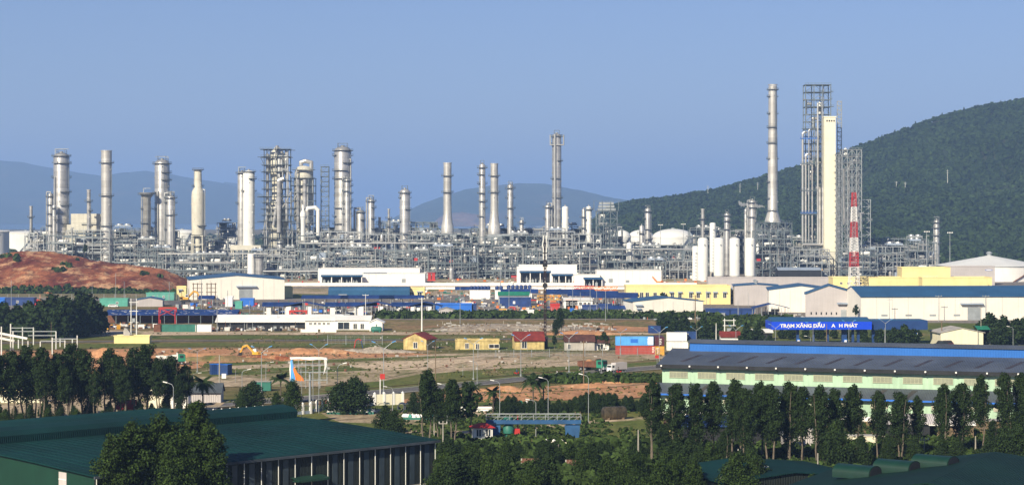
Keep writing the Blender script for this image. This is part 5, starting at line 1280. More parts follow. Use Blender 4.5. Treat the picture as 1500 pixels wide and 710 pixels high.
# M cranes lying down and lattice booms
def boom(px0, px1, py, z, label, m, h=1.8, Yoff=0):
    Y_ = gy(py); x0, x1 = GX(px0, Y_), GX(px1, Y_); L = x1-x0; t = thing('lattice_boom', label, 'crane boom', (x0, Y_+Yoff, 0)); b = MB(); n = int(L/1.6)
    for y in (0, 1.4):
        for zz in (z, z+h): b.beam((0,y,zz), (L,y,zz), .28)
    for i in range(n):
        a, c_ = L*i/n, L*(i+1)/n
        for y in (0, 1.4): b.beam((a,y,z if i % 2 else z+h), (c_,y,z+h if i % 2 else z), .2)
        b.beam((a,0,z), (a,1.4,z+h), .15)
    b.build('boom', M[m], t); b = MB()
    for x in (L*.1, L*.5, L*.9): b.bx(x-.3, x+.3, -.1, 1.5, 0, z)
    b.build('support', M['steel'], t)
boom(841, 870, 429, 2.2, 'red lattice crane boom lying left of the yellow office block', 'redpaint', 1.6); boom(850, 905, 430, 1.8, 'orange lattice crane boom lying before the long white hall', 'orange', 1.8); boom(787, 822, 447, 2.6, 'yellow crane boom lying right of the dark mast', 'yelpaint', 1.8)
box_hall(806, 455, 4, 3, 2.6, 'faded red machine body under the yellow crane boom', wall='redpaint', name='machine', cat='machine'); box_hall(829, 452, 5, 3, 3.6, 'orange red site box right of the dark mast', wall='orange', name='site_box', cat='box')
def dumptruck(px, py, label, rz=0, cab='greenpaint', bed='orange', sc_=1.0, name='dump_truck', load=True, box=False, cat='truck'):
    X_, Y_ = at(px, py); t = thing(name, label, cat, (X_, Y_, 0), radians(rz)); t.scale = (sc_,)*3
    b = MB(); b.bx(-3.8, 3.6, -.45, .45, .75, 1.05); b.build('chassis', M['dark'], t)
    b = MB(); b.prism([(1.9,1.0),(3.9,1.0),(3.9,1.9),(3.7,2.9),(1.9,2.95)], -1.2, 1.2); c_ = b.build('cab', M[cab], t)
    b = MB(); b.bx(3.72, 3.92, -1.0, 1.0, 1.95, 2.7); b.build('windscreen', M['glass'], c_); b = MB(); b.bx(2.4, 3.4, -1.23, -1.19, 1.9, 2.6); b.bx(2.4, 3.4, 1.19, 1.23, 1.9, 2.6); b.build('side_window', M['glass'], c_)
    b = MB(); b.bx(3.88, 4.05, -1.15, 1.15, .6, 1.05); b.build('bumper', M['white'], t)
    for s_ in (-1, 1): b = MB(); b.tube((3.95, s_*.85, 1.2), (4.02, s_*.85, 1.2), .16, 8); b.build('headlight', M['white'], t)
    if box: b = MB(); b.bx(-3.8, 1.75, -1.2, 1.2, 1.1, 3.5); b.build('cargo_box', M[bed], t)
    else:
        b = MB(); b.prism([(-3.9,1.3),(-3.5,1.1),(1.7,1.1),(1.7,2.7),(-3.9,2.5)], -1.25, -1.1); b.prism([(-3.9,1.3),(-3.5,1.1),(1.7,1.1),(1.7,2.7),(-3.9,2.5)], 1.1, 1.25); b.bx(-3.5, 1.7, -1.1, 1.1, 1.1, 1.25); b.bx(1.55, 1.9, -1.2, 1.2, 1.1, 3.2); b.bx(-3.95,-3.8,-1.1,1.1,1.3,2.5)
        for i in range(5): x = -3.2+i*1.15; b.bx(x-.08, x+.08, -1.33, -1.25, 1.15, 2.55)
        b.build('tipper_body', M[bed], t)
        if load: b = MB(); b.lathe(-1, 0, [(1.3,1.9),(.9,2.7),(.3,3.0)], 9); b.build('earth_load', GM['orange'], t)
    for x in (2.9, -1.7, -2.9):
        for s_ in (-1, 1):
            b = MB(); b.tube((x, s_*.75, .52), (x, s_*1.12, .52), .52, 14); w_ = b.build('wheel', M['black'], t, smooth=True); b = MB(); b.tube((x, s_*1.1, .52), (x, s_*1.14, .52), .24, 8); b.build('rim', M['lsteel'], w_)
    return t
def car(px, py, label, rz=0, m='white', suv=False, group=None):
    X_, Y_ = at(px, py); t = thing('parked_car', label, 'car', (X_, Y_, 0), radians(rz), group); hh = 1.75 if suv else 1.42
    P = [(-2.2,.35),(2.15,.35),(2.25,.8),(1.3,.98),(.75,hh),(-1.5,hh),(-2.15,1.0),(-2.25,.7)]
    b = MB(); b.prism(P, -.85, .85); bo = b.build('body', M[m], t)
    b = MB(); b.prism([(1.15,1.0),(.7,hh-.08),(-1.4,hh-.08),(-1.9,1.0)], -.87, .87); b.build('window', M['glass'], bo)
    for x in (1.4, -1.4):
        for s_ in (-1, 1): b = MB(); b.tube((x, s_*.62, .33), (x, s_*.9, .33), .33, 12); w_ = b.build('wheel', M['black'], t, smooth=True); q = MB(); q.tube((x, s_*.89, .33), (x, s_*.92, .33), .18, 8); q.build('rim', M['lsteel'], w_)
    for s_ in (-1, 1): b = MB(); b.bx(2.2, 2.27, s_*.6-.15, s_*.6+.15, .62, .78); b.build('headlight', M['white'], t)
    return t
car(327, 456, 'small white pickup on the track between the left white hall and the low sheds', 5)
car(166, 450, 'white car parked before the turquoise hut at left', 0)
dumptruck(868, 543, 'dark green dump truck with an orange tipper body facing the camera on the main road', rz=-35, cab='greenpaint', bed='rust', load=True)
dumptruck(904, 545, 'white box lorry following the dark green dump truck on the main road', rz=-150+10, cab='white', bed='greypanel', box=True, sc_=.72, name='box_lorry')
dumptruck(250, 534, 'green dump truck with a pale body at work on the orange earth', rz=12, cab='greenpaint', bed='tank', load=True)
# excavator
def excavator(px, py, label, m='yelpaint', rz=0, sc_=1.0, flip=1):
    X_, Y_ = at(px, py); t = thing('excavator', label, 'excavator', (X_, Y_, 0), radians(rz)); t.scale = (sc_*flip, sc_, sc_)
    for s_ in (-1, 1):
        b = MB(); b.prism([(-2,.5),(-1.7,0),(1.7,0),(2,.5),(1.7,.95),(-1.7,.95)], s_*1.2-.3, s_*1.2+.3); b.build('track', M['black'], t)
    b = MB(); b.bx(-2.2, 1.3, -1.3, 1.3, 1.1, 2.1); b.prism([(-2.3,1.2),(-2.2,2.3),(-1.2,2.4),(-1.0,1.2)], -1.3, 1.3); b.build('body', M[m], t)
    b = MB(); b.prism([(-.1,2.1),(1.4,2.1),(1.3,3.1),(.1,3.3)], -1.3, -.2); c_ = b.build('cab', M['white'], t); b = MB(); b.prism([(.1,2.3),(1.2,2.3),(1.15,3.0),(.2,3.1)], -1.33, -1.3); b.build('window', M['glass'], c_)
    b = MB(); b._beam((.9,.3,1.9), (3.4,.3,4.6), .5, .7); b._beam((3.4,.3,4.6), (5.0,.3,4.0), .5, .7); b.build('boom', M[m], t)
    b = MB(); b._beam((4.9,.3,4.3), (6.0,.3,1.8), .4, .5); b.build('stick', M[m], t)
    b = MB(); b.prism([(5.6,1.9),(6.4,1.8),(6.8,.9),(6.1,.5),(5.4,.9)], -.3, .9); b.build('bucket', M['dark'], t)
    b = MB(); b.tube((1.4,.3,1.9), (3.2,.3,3.7), .12, 6); b.tube((3.2,.3,4.9), (4.9,.3,4.7), .1, 6); b.build('ram', M['lsteel'], t)
excavator(375, 523, 'yellow excavator digging on the orange earth field', rz=175, sc_=.75)
excavator(272, 442, 'orange yellow excavator resting by the left end of the left white hall', rz=0, sc_=1.1, m='yelpaint')
excavator(965, 418, 'orange crane arm machine at the right end of the long white hall', m='orange', rz=170, sc_=1.2)
# N left sheds row
t = thing('blue_market_roof', 'very long low shed with a patched blue roof behind the green containers', 'shed', (*at(152, 474), 0), radians(0)); W = 50
b = MB(); b.prismx([(0,3.2),(8,4.8),(8,5.0),(0,3.4)], 0, W); b.build('roof', M['bluecanopy'], t)
for i in range(12): b = MB(); x = W*i/11; b.bx(x-.12, x+.12, .2, .45, 0, 3.2); b.build('post', M['steel'], t)
b = MB(); b.bx(0, W, 7.7, 8, 0, 4.7); b.build('back_wall', M['rust'], t); b = MB()
for i in range(70): x, f = U(1, W-1.5), U(.08, .92); b.bx(x, x+U(.4,1.2), f*8, f*8+.5, 3.2+f*1.6+.12, 3.2+f*1.6+.24)
b.build('roof_weights', M['white'], t)['kind'] = 'stuff'
clutter(152, 235, 477, 482, 60, .5, 2, ['wood','rust','white','yelpaint','dark','lsteel'], 'jumble of timber and scrap under the long patched blue roof', 'scrap_goods', 5)
clutter(300, 440, 482, 485, 110, .4, 1.8, ['wood','rust','white','dark','lsteel','concrete'], 'jumble of bricks, frames and scrap before the white roofed sheds', 'scrap_goods', 6)
clutter(255, 310, 448, 454, 26, .6, 2.4, ['wood','rust','white','bluebright','lsteel'], 'bits of building material before the left white hall', 'yard_goods', 7)
def container(px, py, label, m, L=12.2, rz=0, z=0, group=None, Hc=2.6, Wc=2.44, sign=None):
    X_, Y_ = at(px, py); t = thing('shipping_container', label, 'container', (X_, Y_, z), radians(rz), group); b = MB()
    b.bx(.06, L-.06, .06, Wc-.06, .15, Hc-.1); b.build('box', M[m], t); b = MB(); n = int(L/.45)
    for i in range(n):
        x = .25+(L-.5)*i/(n-1); b.bx(x-.1, x+.1, .01, .06, .18, Hc-.14)
    for i in range(5): y = .3+(Wc-.6)*i/4; b.bx(L-.06, L-.01, y-.1, y+.1, .18, Hc-.14)
    b.build('corrugation', M[m], t)['kind'] = 'stuff'; b = MB()
    for x in (0, L-.15):
        for y in (-.01, Wc-.14): b.bx(x, x+.15, y, y+.15, 0, Hc)
    for y in (-.01, Wc-.14): b.bx(.15, L-.15, y, y+.15, 0, .15); b.bx(.15, L-.15, y, y+.15, Hc-.12, Hc)
    for z_ in (0, Hc-.12): b.bx(0, .15, .14, Wc-.14, z_, z_+.12); b.bx(L-.15, L, .14, Wc-.14, z_, z_+.12)
    b.build('frame', M[m], t); b = MB(); b.bx(.1, L-.1, .1, Wc-.1, Hc-.1, Hc-.02); b.build('roof', M['lsteel' if m in ('sky','white') else m], t); return t
M['sky'] = mat('sky_blue_container_paint', (.10,.38,.80), .5, 0, .1, .3, streak=.15); M['cred'] = mat('container_red', (.38,.055,.035), .55, 0, .12, .3, streak=.2); M['teal'] = mat('teal_container_paint', (.03,.17,.13), .5, 0, .15, .3, streak=.2); M['navy'] = mat('navy_container_paint', (.015,.05,.17), .5, 0, .15, .3); M['maroon'] = mat('maroon_container_paint', (.08,.02,.03), .5, 0, .15, .3)
container(237, 486, 'long teal green container by the dirt track, before the patched blue roof', 'teal')
container(286, 486, 'white container right of the long teal green container', 'white', L=5.6)
container(225, 486, 'rust red small container left of the long teal green container', 'rust', L=2.4)
def lowshed(px, py, W, D, h, rise, label, roof='white', wall='white', **k): return gable_shed(px, py, W, D, h, rise, label, axis='x', wall=wall, roof=roof, name='low_shed', cat='shed', **k)
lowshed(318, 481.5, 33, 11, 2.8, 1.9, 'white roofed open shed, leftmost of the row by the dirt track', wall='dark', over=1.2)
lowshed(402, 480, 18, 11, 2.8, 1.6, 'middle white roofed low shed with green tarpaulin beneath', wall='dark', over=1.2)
lowshed(447, 482, 13, 12, 3.2, 1.7, 'white low building with a row of small square windows', wins=[(1.5+i*1.6,1.7,.8,.7) for i in range(5)])
lowshed(491, 483, 14, 10, 3.6, 1.5, 'white low building with an open dark porch and a faded sign board', wall='white', doors=(), wins=((6,.4,1.4,2),(9,.4,1.4,2)), wm='dark') if False else gable_shed(491, 483, 12.5, 10, 3.6, 1.2, 'white low building with a dark porch and a faded sign board', axis='x', wall='white', roof='white', name='low_shed', cat='shed', wins=((1,.3,4,2.4),(6.5,.4,1.2,1.8),(9,.4,1.2,1.8)))
gable_shed(541, 484.5, 4.6, 8, 3.0, 1.0, 'white gabled end shed with a dark green tank in front', wall='white', roof='white', name='low_shed', cat='shed')
t = thing('green_tank', 'dark green water tank lying at the right end of the white sheds', 'tank', (*at(543, 486.5), 0)); drum(t, 0, 4, 0, 1.1, .9, 'teal', 'tank_body')
for i, (px, w_) in enumerate(((441,6),(470,5.5))): wall_run(px, px+w_*4, 486.5, 1.1, f'low white plaster wall before the white sheds, {("left","right")[i]} piece', 'white', post=3)
# red lattice gantries
for i, px in enumerate((233, 424)):
    py = 474 if i == 0 else 479; X_, Y_ = at(px, py); t = thing('red_gantry', ['red steel gantry frame in the middle of the long patched blue roof','red steel gantry frame beside the small white board'][i], 'gantry', (X_, Y_, 0)); b = MB()
    for x in (0, 6):
        for y in (0, 3): b.bx(x-.15, x+.15, y-.15, y+.15, 0, 6)
    for y in (0, 3): b.bx(-.2, 6.2, y-.14, y+.14, 5.7, 6.1); b.beam((0,y,3), (6,y,5.8), .2); b.beam((0,y,5.8), (6,y,3), .2)
    b.build('frame', M['redpaint'], t)
# S left: blue cabins, turquoise huts, small hall
t = box_hall(8, 447, 13, 5, 3.0, 'dark blue site cabin under a thin white roof at the far left', wall='bluecanopy', name='site_cabin', cat='cabin', wins=((5,1.2,.9,.9),), roofm='white'); box_hall(-6, 447, 4, 5, 3.0, 'pale blue site cabin at the left picture edge', wall='bluebright', name='site_cabin', cat='cabin')
clutter(42, 76, 443, 447, 16, 1, 2.6, ['orange','redpaint','orange','bluecanopy'], 'orange and red machine parts right of the dark blue site cabin', 'machine_parts', 8)
t = box_hall(146, 448.5, 12.5, 5, 3.1, 'turquoise hut with a dark roof right of the dark tree clump', wall='turq', name='hut', cat='hut', wins=((7.4,1.1,.9,.9),), roofm='dark'); t = box_hall(214, 439.5, 13.5, 5, 3.2, 'long turquoise hut left of the left white hall', wall='turq', name='hut', cat='hut', wins=((3,1.2,.9,.9),(8,1.2,.9,.9)))
gable_shed(200, 449, 11.5, 12, 3.0, 1.0, 'beige grey low hall with blue roof beside the turquoise hut', wall='greypanel', rz=6, name='small_hall')
t = box_hall(331, 452, 3, 3, 2.8, 'turquoise cube container before the left white hall', wall='turq', name='site_container', cat='container', ) ; t.location.x += 4
box_hall(330, 449, 3.2, 3, 4.2, 'white upright cabin left of the turquoise cube container', wall='white', name='site_cabin', cat='cabin')
box_hall(352, 448, 6, 4, 3, 'blue container between the turquoise cube and the workshop canopies', wall='bluebright', name='site_container', cat='container')
# blue yard store and gate shelter at right
clutter(1033, 1110, 461, 466, 60, .8, 2.6, ['bluecanopy','bluecanopy','orange','bluebright','lsteel'], 'blue machines and crates stored left of the gate canopy', 'stored_machines', 9)
for k, px in enumerate((1034, 1070)): box_hall(px, 464.5, 9.5, 4, 3.0, f'low blue store crate wall left of the gate canopy, {("left","right")[k]} one', wall='bluecanopy', name='store_crate', cat='container')
blue_canopy(1106, 467, 13, 9, 4.6, 'dark blue hipped gate canopy on thin posts before the white gabled hall', rise=1.3, n=6, axis='y')
t = thing('black_machine', 'black machine parked under the dark blue gate canopy', 'machine', (*at(1128, 464), 0)); b = MB(); b.bx(-3, 3, -1, 1, .8, 2.2); b.bx(.5, 3.6, -1, 1, 2.2, 3.2); b.build('body', M['dark'], t)
for x in (-2, 2): b = MB(); b.tube((x,-1.1,.6), (x,1.1,.6), .6, 10); b.build('wheel', M['black'], t)
clutter(262, 640, 444, 462, 240, .4, 1.6, ['white','lsteel','wood','redpaint','bluecanopy','concrete','teal','dark'], 'crates, drums and pipes scattered round the workshop canopies', 'yard_goods', 14)
clutter(930, 1180, 462, 470, 60, .4, 1.4, ['white','lsteel','orange','concrete'], 'small fittings beside the gate canopy road', 'yard_goods', 15)
# bits scattered over all the yards
clutter(640, 920, 440, 463, 300, .4, 1.8, ['white','lsteel','wood','redpaint','orange','bluecanopy','concrete','yelpaint'], 'crates, reels and building material scattered over the central yard', 'yard_goods', 10)
clutter(560, 900, 424, 440, 220, .4, 1.6, ['white','lsteel','wood','orange','concrete','teal'], 'small goods lined up behind the central yard', 'yard_goods', 11)
clutter(410, 1040, 404, 416, 240, .4, 1.8, ['white','lsteel','redpaint','concrete','orange','pipe'], 'valves, hydrants and small fittings along the refinery front', 'small_fittings', 12)
X_, Y_ = at(632, 411); t = thing('red_skid', 'bright red pump skid at the foot of the centre frames', 'machine', (X_, Y_, 0)); b = MB(); b.bx(-2.6, 2.6, -1.5, 1.5, 0, .6); b.bx(-2.2, -.2, -1.2, 1.2, .6, 4.4); b.bx(.3, 2.3, -1.2, 1.2, .6, 4.8); b.build('body', M['redpaint'], t); b = MB(); b.tube((-2.6,-1.4,5), (2.6,-1.4,5), .25, 6); b.build('pipe', M['redpaint'], t)
# bulldozed yellow crane beam at the tower foot
X_, Y_ = at(1180, 408); t = thing('gantry_beam', 'yellow gantry beam over the sheds at the foot of the polymer tower', 'gantry', (X_, Y_+6, 0)); b = MB(); b.bx(-5, 12, 0, .8, 5.2, 6.0); b.build('beam', M['yelpaint'], t); b = MB(); [b.bx(x-.3, x+.3, 0, .8, 0, 5.2) for x in (-5, 3, 12)]; b.build('leg', M['steel'], t)
t = gable_shed(1140, 408, 28, 14, 5.6, 1.4, 'low grey roofed equipment shed at the foot of the tallest smokestack', axis='x', wall='dark', roof='bluegrey', name='equipment_shed', cat='shed')
clutter(330, 960, 486, 545, 380, .12, .35, ['concrete','wood','concrete','rust','wood'], 'stones and litter strewn over the open fields', 'stones', 20)
clutter(140, 600, 512, 526, 200, .2, .5, ['concrete','wood','rust','wood'], 'stones and lumps on the orange earth field', 'stones', 21)
clutter(640, 900, 474, 486, 260, .3, 1.0, ['concrete','wood','concrete','wood'], 'pale rubble blocks on the bank behind the houses', 'rubble', 22)
# ------------------------------------------------ masts and poles in the middle distance
M['darkmast'] = mat('dark_brown_mast_paint', (.035,.018,.016), .7)
Yd = gy(492); t = thing('dark_mast', 'tall dark brown lattice mast standing alone in front of the refinery', 'mast', (GX(798,Yd), Yd, 0)); zt = GZ(345, Yd); b = MB()
for a in range(3): b.tube((.42*cos(a*2.1), .42*sin(a*2.1), 0), (.42*cos(a*2.1), .42*sin(a*2.1), zt-4), .15, 5)
n = int(zt/1.3)
for i in range(n):
    for a in range(3): b.beam((.45*cos(a*2.1), .45*sin(a*2.1), i*1.3), (.45*cos(a*2.1+2.1), .45*sin(a*2.1+2.1), i*1.3+1.3), .13)
b.build('mast', M['darkmast'], t)
for z, w_ in ((GZ(350,Yd),.5),(GZ(358,Yd),.7),(GZ(366,Yd),.5),(GZ(375,Yd),.5)):
    for s_ in (-1, 1): b = MB(); b.bx(s_*w_-.15, s_*w_+.15, -.3, .1, z-1.2, z+1.2); b.build('antenna_panel', M['tank' if z > 20 else 'dark'], t)
for y_ in (388, 418): b = MB(); z = GZ(y_,Yd); b.bx(-.7, .9, -.8, .3, z-.6, z+.6); b.build('equipment_box', M['dark'], t)
b = MB(); b.tube((0,0,zt-4), (0,0,zt+2), .06, 5); b.build('rod', M['lsteel'], t)
def pole(px, ybot, ytop, label, m='concrete', r=.16, name='concrete_pole', arms=0, cat='pole', armw=1.2):
    Y_ = gy(ybot); t = thing(name, label, cat, (GX(px,Y_), Y_, 0)); z = GZ(ytop, Y_); b = MB(); b.tube((0,0,0), (0,0,z), r, 8, r*.6); b.build('shaft', M[m], t)
    for k in range(arms):
        b = MB(); b.bx(-armw, armw, -.06, .06, z-.5-k*1.1, z-.36-k*1.1); b.build('crossarm', M[m], t)
        for s_ in (-.9, 0, .9): q = MB(); q.tube((s_*armw, 0, z-.36-k*1.1), (s_*armw, 0, z-.1-k*1.1), .07, 5); q.build('insulator', M['tank'], t)
    return t
pole(618, 485, 435.5, 'pale tall concrete pole left of the small gabled hut', arms=1, r=.3, m='tank'); pole(535.5, 470, 430.5, 'white pole standing among the workshop canopies', m='white', arms=1)
for k, (px, yb, yt) in enumerate(((16.5,449,410),(169.5,437,400),(182,438,412),(135,439,418),(248,440,412),(295,470,408),(333.5,463,425),(318,487,432),(407,481,460),(366,459,440),(459,462,437),(506,461,438),(674,474,420),(745.6,452,420),(777,447,420),(839,461,420),(850,462,428),(864.5,464,418),(874,462,422),(887,470,425),(890,463,437),(931,446,424),(1035,446,424),(1081,468,440),(1096,448,428))):
    pole(px, yb, yt, f'slim yard lamp pole, {ORD[k]} from the left of the thin poles across the middle yards' if k < 40 else '', m='lsteel', r=.13, name='yard_pole', arms=0)
for px in (1018.5,): pole(px, 476, 432, 'brown wooden power pole with crossarms before the white gabled shed', m='wood', r=.25, arms=2, cat='power pole', name='power_pole')
for k, (px, yb, yt) in enumerate(((1303,470,437),(1375,470,432),(1444,480,432),(1261.5,463,428),(1467,505,470),(1496,500,470))): pole(px, yb, yt, f'thin pole in front of the largest hall, {ORD[[1261.5,1303,1375,1444,1467,1496].index(px)]} from the left', m='lsteel', name='yard_pole', arms=1)
def hframe(x0, x1, yb, yt, label):
    Y_ = gy(yb); a, c_ = GX(x0,Y_), GX(x1,Y_); t = thing('h_frame_pole', label, 'power pole', ((a+c_)/2, Y_, 0)); w_ = (c_-a)/2; z = GZ(yt,Y_)
    for s_ in (-1, 1): b = MB(); b.tube((s_*w_,0,0), (s_*w_,0,z), .2, 8, .14); b.build('pole', M['tank'], t)
    for f in (.9, .68, .4): b = MB(); b.bx(-w_-.6, w_+.6, -.1, .1, z*f, z*f+.2); b.build('crossarm', M['tank'], t)
    b = MB(); b.bx(-w_*.5, w_*.5, -.5, .5, z*.42, z*.42+1.2); b.build('transformer', M['lsteel'], t)
hframe(192, 200, 496, 437, 'pair of white poles joined by crossarms behind the yellow mixer block'); hframe(1061.5, 1075, 500, 466, 'white H-shaped power pole behind the pale green hall'); pole(1049, 500, 473, 'lone white post behind the pale green hall', m='white')
# ------------------------------------------------------------------ field objects
M['oldyellow'] = mat('grimy_yellow_plaster', (.66,.52,.22), .85, 0, .3, .5, streak=.5)
def house(px, py, W, D, h, rise, label, axis='y', rz=0, wall='oldyellow', roof='redroof', **k):
    return gable_shed(px, py, W, D, h, rise, label, cat='house', name='house', axis=axis, rz=rz, wall=wall, roof=roof, over=.5, **k)
t = house(591, 511.5, 7.6, 7, 3.2, 1.7, 'small yellow house with a pale gable and dark red roof in the field', rz=0, wins=((3.4,.5,1.2,1.7),))
t.rotation_euler.z = radians(-22)
t2 = box_hall(591+28, 511, 2.6, 3, 2.9, 'block coloured dark for the shaded right side of the small yellow gabled house', wall='wood', roofm='redroof', name='dark_house_side', cat='lean-to')  # dark wood block standing in for the unlit right wall of the house
box_hall(667, 512, 13.2, 6, 2.6, 'low flat yellow ruined house with empty windows in the middle of the field', wall='oldyellow', roofm='brownroof', wins=((3,.4,1,1.5),(6.2,.2,.9,1.6),(10.2,.6,3,1)), wm='dark', name='ruined_house', cat='house')
t = house(754, 512, 9, 7, 2.9, 2.2, 'yellow house with a bright red roof at the foot of the dark mast', axis='x', rz=6, wins=((2.2,.5,1.4,1.9),)); t = box_hall(788, 511, 3, 5, 3.0, 'block coloured dark for the shaded right end of the bright red roofed house', wall='dark', roofm='redroof', name='annex', cat='annex')  # near-black block paints in the shade on the house's small right side
t = house(827, 513, 9, 7, 2.8, 1.6, 'derelict house with a weathered brown tiled roof', axis='x', wall='concrete', roof='brownroof', wins=((1,.4,.8,1.5),)); t = house(858, 512.5, 7, 6, 2.4, 1.5, 'white walled ruin joined to the right of the derelict brown roofed house', axis='x', wall='white', roof='brownroof', wins=((3.6,.2,1.6,1.6),))
# containers
t1 = container(902, 519, 'long red shipping container carrying the sky blue one', 'cred', L=11.8, rz=0)
c2 = container(902, 519, 'long sky blue shipping container with a dark blue panel, on top of the red one', 'sky', L=11.0, z=2.66)
b = MB(); b.bx(4.3, 6.4, -.04, -.005, .8, 1.9); b.build('logo_panel', M['bluebright'], c2); b = MB(); b.bx(9.4, 10.9, -.03, .0, .2, 2.45); b.build('end_panel', M['white'], c2)
def text_on(parent, s, x, y, z, size, m, name='lettering', rx=pi/2, rz=0, ext=.02, align='LEFT', sx=1):
    cu = bpy.data.curves.new('lettering', 'FONT'); cu.body = s; cu.size = size; cu.extrude = ext; cu.offset = .035*size; cu.align_x = align; cu.resolution_u = 2
    tmp = bpy.data.objects.new('tmp', cu); C.objects.link(tmp); dg = bpy.context.evaluated_depsgraph_get(); me = bpy.data.meshes.new_from_object(tmp.evaluated_get(dg)); bpy.data.objects.remove(tmp); bpy.data.curves.remove(cu)
    me.materials.clear(); me.materials.append(M[m]); o = bpy.data.objects.new(name, me); C.objects.link(o); o.parent = parent; o.location = (x, y, z); o.rotation_euler = (rx, 0, rz); o.scale = (sx, 1, 1); return o
def cargo_marks(t, xs, z0, m='white'):
    b = MB()
    for x in xs:
        for k in range(4): b.bx(x, x+.5+.15*(k % 2), -.06, -.005, z0+.1+k*.45, z0+.3+k*.45)
    b.build('stencil_marks', M[m], t)['kind'] = 'stuff'
cargo_marks(t1, (10.6,), .5); cargo_marks(c2, (9.2,), .3, 'white')
t = container(960, 520, 'maroon shipping container stacked end-on over a yellow one', 'maroon', L=2.6, z=2.66, Wc=9); cargo_marks(t, (1.2,), .4)
t = container(960, 520, 'yellow shipping container standing end-on under the maroon one', 'yelpaint', L=2.6, Wc=9); cargo_marks(t, (.3,), .4)
container(977, 512, 'upper white container right of the maroon one', 'white', L=6.0, z=2.66); container(977, 513, 'lower white container with a slanting shadow, right of the yellow one', 'white', L=6.4)
t = container(989, 511, 'medium blue container behind the left end of the pale green hall', 'navy', L=6.5, z=2.66); cargo_marks(t, (.5, 3.4), .4)
container(950, 488, 'small blue container in the bushes behind the container stack', 'bluecanopy', L=4.2)
t = box_hall(167, 503, 11.2, 4, 2.3, 'low pale yellow concrete block base in the field behind the left trees', wall='yellow', roofm='concrete', name='block_base', cat='concrete base', par=.3)
t = thing('broken_pillar', 'broken concrete pillar standing on the pale yellow base', 'pillar', (*at(184, 503), 0)); b = MB(); b.prism([(-1,2.4),(.9,2.4),(1.2,3.2),(.2,4.6),(-.6,4.9),(-1,4)], 1.5, 2.8); b.build('pillar', M['concrete'], t); b = MB(); b.tube((1.2,2,2.4), (.1,2,4.4), .25, 6); b.build('pipe', M['dsteel'], t)
def cabin(px, py, label, rz):
    t = thing('site_container', label, 'container', (*at(px, py), 0), radians(rz)); b = MB(); b.bx(-1.5, 1.5, -1.2, 1.2, 0, 2.6); b.build('box', M['navy'], t); b = MB()
    for i in range(7): b.bx(-1.4+i*.45, -1.25+i*.45, -1.25, -1.205, .1, 2.5)
    b.build('ribs', M['navy'], t)['kind'] = 'stuff'; b = MB(); b.bx(-1.6, 1.6, -1.3, 1.3, 2.6, 2.7); b.build('roof', M['bluebright'], t)
cabin(317, 548, 'paler blue cube cabin left behind the concrete pole on the track', 20); cabin(329, 548.5, 'navy cube cabin right behind the concrete pole on the track', -20)
t = box_hall(371, 572, 8*.95/1.9, 2, 2.0, 'grey green metal box by the palm trees', wall='teal', name='metal_box', cat='box', par=.05)
t = thing('notice_board', 'small white notice board on the concrete pole at the track', 'board', (*at(325, 575), 2.5)); b = MB(); b.bx(0, 1.0, -.3, -.22, .8, 1.9); b.build('board', M['white'], t)
t = thing('roadside_sign', 'round red sign on a white post near the billboard', 'sign', (*at(557, 579), 0)); b = MB(); b.tube((0,0,0), (0,0,4), .12, 6); b.build('post', M['white'], t); b = MB(); b.box(.5, -.1, 4.3, 1.1, .08, 1.2); b.build('sign_face', M['redpaint'], t)
t = thing('roadside_sign', 'red road sign on the lamp post by the left end of the hall', 'sign', (*at(962.5, 534), 0)); b = MB(); b.tube((0,0,0), (0,0,2), .06, 6); b.build('post', M['lsteel'], t); b = MB(); b.box(0, -.1, 2.2, 1.1, .06, .8); b.build('sign_face', M['redpaint'], t)
t = thing('climbing_frame', 'small red and blue frame in the field left of the yellow gabled house', 'frame', (*at(525, 509), 0)); 
for i, (a, c_) in enumerate((((-1.3,0,0),(-.9,0,2.2)),((1.3,0,0),(.9,0,2.2)),((-.9,0,2.2),(0,0,2.8)),((0,0,2.8),(.9,0,2.2)))): b = MB(); b.beam(a, c_, .22); b.build('bar', M['redpaint' if i != 1 else 'bluecanopy'], t)
# ragged billboard
px, py = 453, 605; X_, Y_ = at(px, py); sB = F/Y_; t = thing('billboard', 'tall empty billboard frame with torn orange and white canvas', 'billboard', (X_, Y_, 0)); fx = lambda p: GX(p, Y_)-X_; fz = lambda y: GZ(y, Y_)
for p_, r_ in ((454,.24),): b = MB(); b.tube((fx(p_), 0, 0), (fx(p_), 0, fz(545)), r_, 10); b.build('main_post', M['lsteel'], t, smooth=True)
for p_ in (459, 467.5): b = MB(); b.tube((fx(p_), -.6, 0), (fx(p_), -.6, fz(545)), .06, 6); b.build('side_post', M['lsteel'], t)
for y_ in (-.7, .7):
    b = MB()
    for i in range(6): x = fx(427)+(fx(479)-fx(427))*i/5; b.bx(x-.035, x+.035, y_-.03, y_+.03, fz(568 if 1 < i < 5 else 562), fz(524))
    for yy in (524, 534, 544.5, 556): b.bx(fx(427), fx(479), y_-.05, y_+.05, fz(yy)-.04, fz(yy)+.04)
    b.build('lattice', M['lsteel'], t)
def sheet(pts, m, label=None, th=.03, y=-.85):
    b = MB(); n = len(pts); vs = [(fx(p), y+.15*sin(p*.7), fz(q)) for p, q in pts]; b.add(vs+[(v[0], v[1]+th, v[2]) for v in vs], [tuple(range(n)), tuple(range(2*n-1, n-1, -1))]+[(k, k+n, (k+1)%n+n, (k+1)%n) for k in range(n)]); b.build('torn_canvas', M[m], t)
sheet([(426,527),(429,526),(434,552),(431,560),(425,558)], 'sky'); sheet([(426,560),(424.5,540),(425.5,527),(427,540)], 'white', y=-.9)
sheet([(428.5,528),(431,534),(436,545),(444,552),(446,557),(440,557),(433,556),(430,540)], 'orange')
